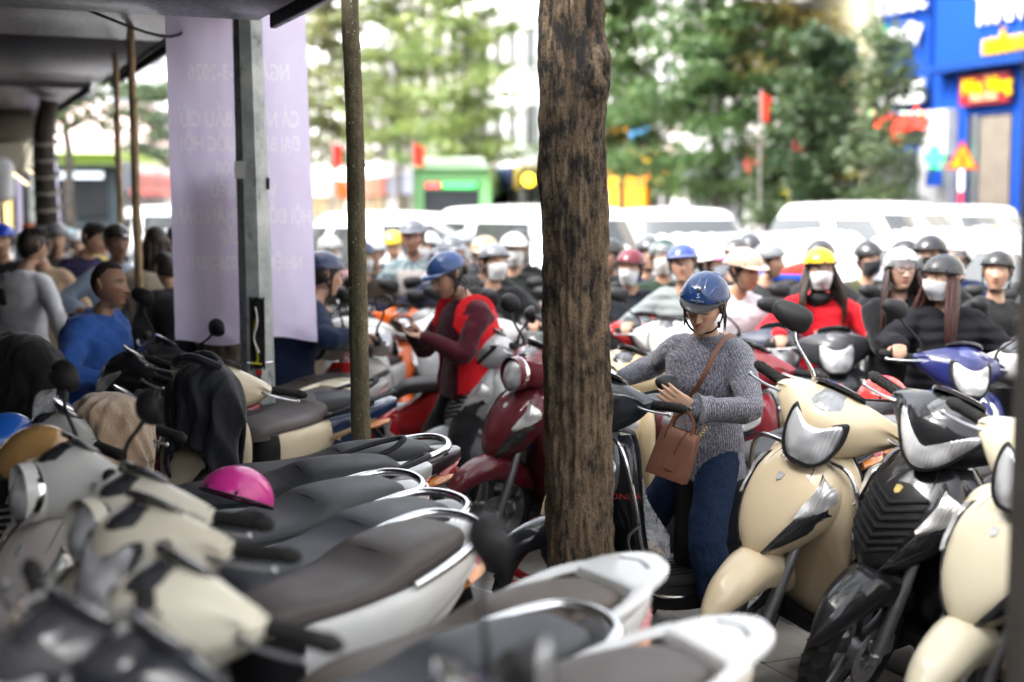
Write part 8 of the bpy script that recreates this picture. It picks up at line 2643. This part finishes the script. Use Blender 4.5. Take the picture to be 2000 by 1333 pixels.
m = MB(); m.poly([(-0.024, -0.03), (0.024, -0.03), (0.024, 0.028), (0.006, 0.045), (-0.006, 0.045), (-0.024, 0.028)], 'y', -0.066, 0.004, M=Matrix.Translation((0.012, 0, -0.045))); m.build('leather_tag', matte((0.19, 0.080, 0.048), 0.5, 0.15), bag)
m = MB(); m.tube([(0.012, -0.066, 0.0), (0.018, -0.066, 0.03), (0.022, -0.055, 0.07), (0.03, -0.03, 0.10)], 0.005, 6, 4, rb=0.002); m.build('tag_strap', matte((0.12, 0.05, 0.03), 0.5), bag)
for y in (-0.03, 0.03):
    m = MB(); m.tube([(-0.05, y, 0.09), (-0.045, y, 0.15), (0.0, y, 0.185), (0.045, y, 0.15), (0.05, y, 0.09)], 0.007, 8, 4, up=(0, 1, 0), rb=0.004); m.build('handle', LEA, bag)
m = MB(); m.box((-0.052, -0.0525, 0.075), (0.004, 0.003, 0.05)); m.build('seam', matte((0.05, 0.02, 0.012)), bag)
m = MB()
for k in range(4):
    m.tube([(0.082 + 0.004 * k + 0.006 * cos(a), 0.0, 0.10 + 0.014 * k + 0.009 * sin(a)) for a in np.linspace(0, 2 * pi, 10, endpoint=False)], 0.0022, 5, 1, closed=True)
m.build('clasp', chrome((0.75, 0.55, 0.22), 0.2), bag)
put_text('CHARLES & KEITH', 0.006, chrome((0.8, 0.6, 0.3), 0.3), bag, (0.012, -0.069, -0.068), (radians(90), 0, 0), 0.0004)
# shoulder strap over the sweater
sp, F_ = WI['spine'](0.40)
sh = local(wl, wf, V((0, 0, 0)))
pts = []
def onW(t, x, y):
    p_, F2 = WI['spine'](t)
    return Rz(wf) @ (p_ + F2 @ V((x, y, 0))) + V(wl)
chain = [onW(0.30, -0.14, 0.09), onW(0.46, -0.085, 0.10), onW(0.515, 0.0, 0.098), onW(0.475, 0.10, 0.095), onW(0.36, 0.162, 0.07), onW(0.22, 0.152, 0.035), onW(0.12, 0.155, 0.0), V((bag.matrix_basis @ V((0.085, 0, 0.155))))]
m = MB(); m.tube([tuple(to) for to in [bag.matrix_basis.inverted() @ c for c in chain]], 0.012, 8, 6, up=tuple(bag.matrix_basis.inverted().to_3x3() @ V((0.25, -0.9, 0.4))), rb=0.003)
m.build('shoulder_strap', matte((0.15, 0.07, 0.045), 0.5), bag)

# shopping hung behind the leg shield
p = at(1262, 1055, 5.62)
r = empty('plastic_bag', (p.x, 5.60, p.z), 0, 'clear plastic bag of food hanging by the footboard', 'bag')
m = MB(); secs = []
for z, w, d in ((-0.12, 0.03, 0.03), (-0.11, 0.075, 0.06), (-0.05, 0.100, 0.08), (0.02, 0.088, 0.07), (0.09, 0.055, 0.045), (0.15, 0.028, 0.024), (0.20, 0.016, 0.012), (0.25, 0.012, 0.008)):
    secs.append([(cos(a) * w * (1 + 0.12 * sin(a * 5 + z * 30)) - (0.10 * max(0, z) ), sin(a) * d * (1 + 0.12 * cos(a * 4)), z) for a in np.linspace(0, 2 * pi, 16, endpoint=False)])
m.loft(secs, 2, 3); m.build('film', film((0.92, 0.93, 0.94), 0.24, 0.12), r)
m = MB()
rg = random.Random(2)
for k in range(14):
    m.ball((rg.uniform(-.05, .05), rg.uniform(-.04, .04), rg.uniform(-.09, -.02)), (rg.uniform(.02, .035), rg.uniform(.02, .03), rg.uniform(.012, .025)), 10, 6, R=Rz(rg.uniform(0, 90)))
m.build('food', matte((0.42, 0.30, 0.19), 0.6, 0.4, 20.0), r)
p = at(1240, 1090, 5.58)
r = empty('paper_bag', (p.x, 5.56, p.z), radians(20), 'small creased brown paper bag beside the footboard', 'bag')
m = MB(); m.loft([[(0.026 * k, 0.02, z), (0.02 * k, 0.035, z), (-0.026 * k, 0.03, z), (-0.028 * k, -0.02, z), (0.0, -0.034 + 0.01 * sin(z * 60), z), (0.028 * k, -0.02, z)] for z, k in ((-0.10, 1.0), (-0.095, 1.06), (-0.03, 0.95), (0.04, 0.85), (0.10, 0.6), (0.14, 0.45))], 1, 2); m.build('paper', matte((0.42, 0.26, 0.13), 0.8, 0.2), r)
p = at(1213, 905, 5.72)
r = empty('red_gift_bag', (p.x, 5.75, p.z), radians(-20), 'red card bag with white lettering behind the chrome rail', 'bag')
m = MB(); m.box((0, 0, 0), (0.12, 0.05, 0.20), bev=0.003); m.build('card', matte((0.42, 0.015, 0.03), 0.5), r)
put_text('CHA HUONG', 0.036, matte((0.8, 0.78, 0.76), 0.6, 0.05, bump=0), r, (0.02, -0.027, -0.01), (radians(90), radians(-90), 0), 0.0008, 1.0)

# jacket thrown over a handlebar
def drape(name, label, cat, center, spanx, spany, drop, mat, seed, ridge=None, rz=0.0, top_r=0.09, slump=1.0, nx=46, ny=60, thick=0.014):
    """cloth lying over a bar: a ridge along local x, hanging on both sides"""
    r = empty(name, center, rz, label, cat)
    m = MB(); rows = []
    for i in range(nx):
        u = i / (nx - 1) * 2 - 1
        row = []
        for j in range(ny):
            v = j / (ny - 1) * 2 - 1
            a = v * spany
            sgn = math.copysign(1, v)
            if abs(a) < top_r * 1.57:
                th = a / top_r
                y, z = top_r * sin(th), top_r * cos(th) - top_r
            else:
                ex = abs(a) - top_r * 1.57
                y, z = sgn * (top_r + ex * 0.16), -top_r - ex * slump
            fold = noise.noise(V((u * 3.2 + seed, v * 1.4, 0))) * 0.045 * min(1, abs(v) * 1.6) + noise.noise(V((u * 8 + seed, v * 3, 4))) * 0.018
            edge = 0.04 * noise.noise(V((u * 4, seed, sgn)))
            x = u * spanx * (1 - 0.25 * abs(v)) + 0.03 * noise.noise(V((v * 4, seed, 7)))
            zz = z - 0.10 * (abs(u) ** 2.2) * (1 if ridge is None else ridge) + edge * abs(v)
            zz -= 0.16 * abs(u) ** 4
            row.append((x, (y + sgn * fold) * (1 - 0.85 * abs(u) ** 5), zz + fold * 0.3))
        rows.append(row)
    g = np.array(rows)
    m.grid(g)
    o = m.build('fabric', mat, r, sharp=180)
    md = o.modifiers.new('thickness', 'SOLIDIFY'); md.thickness = thick
    return r
p = at(398, 700, 6.12)
j = drape('jacket', 'black windbreaker draped over the handlebar of the cream scooter', 'jacket', (p.x, 6.12, p.z), 0.20, 0.44, 1.0, cloth((0.010, 0.011, 0.014), 'weave', 0.55), 3, rz=radians(-20), top_r=0.13, ridge=1.0)
m = MB(); m.tube([(0.10 * cos(a), -0.05 + 0.06 * sin(a), 0.015 - 0.04 * cos(a) ** 2) for a in np.linspace(0, 2 * pi, 16, endpoint=False)], 0.020, 8, 1, closed=True); m.build('collar', cloth((0.010, 0.011, 0.014), 'weave', 0.55), j)
p = at(208, 772, 4.95)
drape('fur_cover', 'tan fleecy cover laid over a handlebar at the left', 'cover', (p.x, 4.95, p.z + 0.01), 0.20, 0.25, 0.6, cloth((0.42, 0.265, 0.13), 'fur', 0.95), 9, rz=radians(-24), top_r=0.12, ridge=0.7, thick=0.03)
p = at(45, 660, 6.0)
drape('coat', 'black coat heaped over a scooter at the left edge', 'coat', (p.x, 6.0, p.z + 0.02), 0.25, 0.42, 0.9, cloth((0.009, 0.009, 0.011), 'weave', 0.6), 15, rz=radians(-30), top_r=0.11)
# goods in a crate behind the hoodie
d_ = 10.9
p = at(1600, 548, d_)
r = empty('goods_crate', (p.x, d_, p.z - 0.75), radians(-4), 'blue-rimmed crate of wrapped goods behind the red hoodie', 'crate')
m = MB(); m.box((0, 0, 0.78), (0.98, 0.6, 0.05), bev=0.012); m.build('rim', matte((0.01, 0.06, 0.42), 0.5), r)
rg = random.Random(8)
for k in range(7):
    m = MB(); m.box((rg.uniform(-.01, .01), 0, 0.10 + k * 0.10), (0.9, 0.52, 0.085), bev=0.02); m.build('bale', film((0.55, 0.52, 0.56), 0.9, 0.3) if k % 2 else matte([(0.5, 0.48, 0.5), (0.35, 0.2, 0.22), (0.45, 0.5, 0.6)][k % 3], 0.4), r)
m = MB(); m.loft([[(cos(a) * w, sin(a) * w * 0.55, z) for a in np.linspace(0, 2 * pi, 14, endpoint=False)] for z, w in ((0.81, 0.40), (0.92, 0.42), (1.04, 0.36), (1.12, 0.22), (1.14, 0.05))], 2, 3); m.build('white_sack', cloth((0.78, 0.77, 0.75)), r)
m = MB(); m.loft([[(cos(a) * w - 0.1, sin(a) * w * 0.4 - 0.2, z) for a in np.linspace(0, 2 * pi, 12, endpoint=False)] for z, w in ((0.81, 0.22), (0.86, 0.18), (0.90, 0.05))], 2, 3); m.build('red_bundle', cloth((0.6, 0.03, 0.02)), r)
m = MB()
for s in (-0.4, 0.4):
    for t in (-0.24, 0.24):
        m.tube([(s, t, -p.z + 0.66), (s, t, 0.06)], 0.02, 8)
m.box((0, 0, 0.03), (0.95, 0.58, 0.04)); m.build('cart', matte((0.1, 0.1, 0.11)), r)
p = at(1680, 540, 10.6)
r = empty('plastic_sack', (p.x, 10.6, p.z - 0.25), 0, 'clear plastic sack tied up beside the goods crate', 'sack')
m = MB(); m.loft([[(cos(a) * w * (1 + .1 * sin(a * 5)), sin(a) * w * 0.8, z) for a in np.linspace(0, 2 * pi, 14, endpoint=False)] for z, w in ((-0.9, 0.2), (-0.6, 0.28), (0.0, 0.29), (0.22, 0.22), (0.42, 0.10), (0.52, 0.03))], 2, 3); m.build('film', film((0.85, 0.86, 0.9), 0.75, 0.2), r)
# paper on the grey scooter in the middle
p = at(830, 633, 8.9)
r = empty('paper_sheet', (p.x, 8.9, p.z), radians(15), 'white sheet of paper on a dashboard left of the red vest', 'paper')
r.rotation_euler = (radians(18), radians(-12), radians(15))
m = MB(); m.grid(np.array([[(x, y, 0.01 * sin(x * 20)) for x in np.linspace(-.11, .11, 8)] for y in np.linspace(-.08, .08, 6)])); o = m.build('sheet', matte((0.8, 0.8, 0.8)), r)
p = at(140, 818, 5.0)
r = empty('clear_visor', (p.x, 4.9, p.z), radians(200), 'clear helmet visor with white edge resting on the white scooter', 'visor')
m = MB(); m.loft([[(0.10 * cos(a) * k, 0.12 * sin(a) * k, z) for a in np.linspace(-1.4, 1.4, 12)] for z, k in ((0.0, 1.0), (0.05, 1.0), (0.09, 0.9), (0.11, 0.75))], 2, 3, closed=False, cap=False); m.build('screen', film((0.7, 0.72, 0.74), 0.3, 0.05), r)
m = MB(); m.tube([(0.10 * cos(a), 0.12 * sin(a), 0.0) for a in np.linspace(-1.4, 1.4, 14)], 0.006, 6, 2); m.build('edge', matte((0.75, 0.75, 0.74)), r)

bpy.data.scenes.remove(TMP)
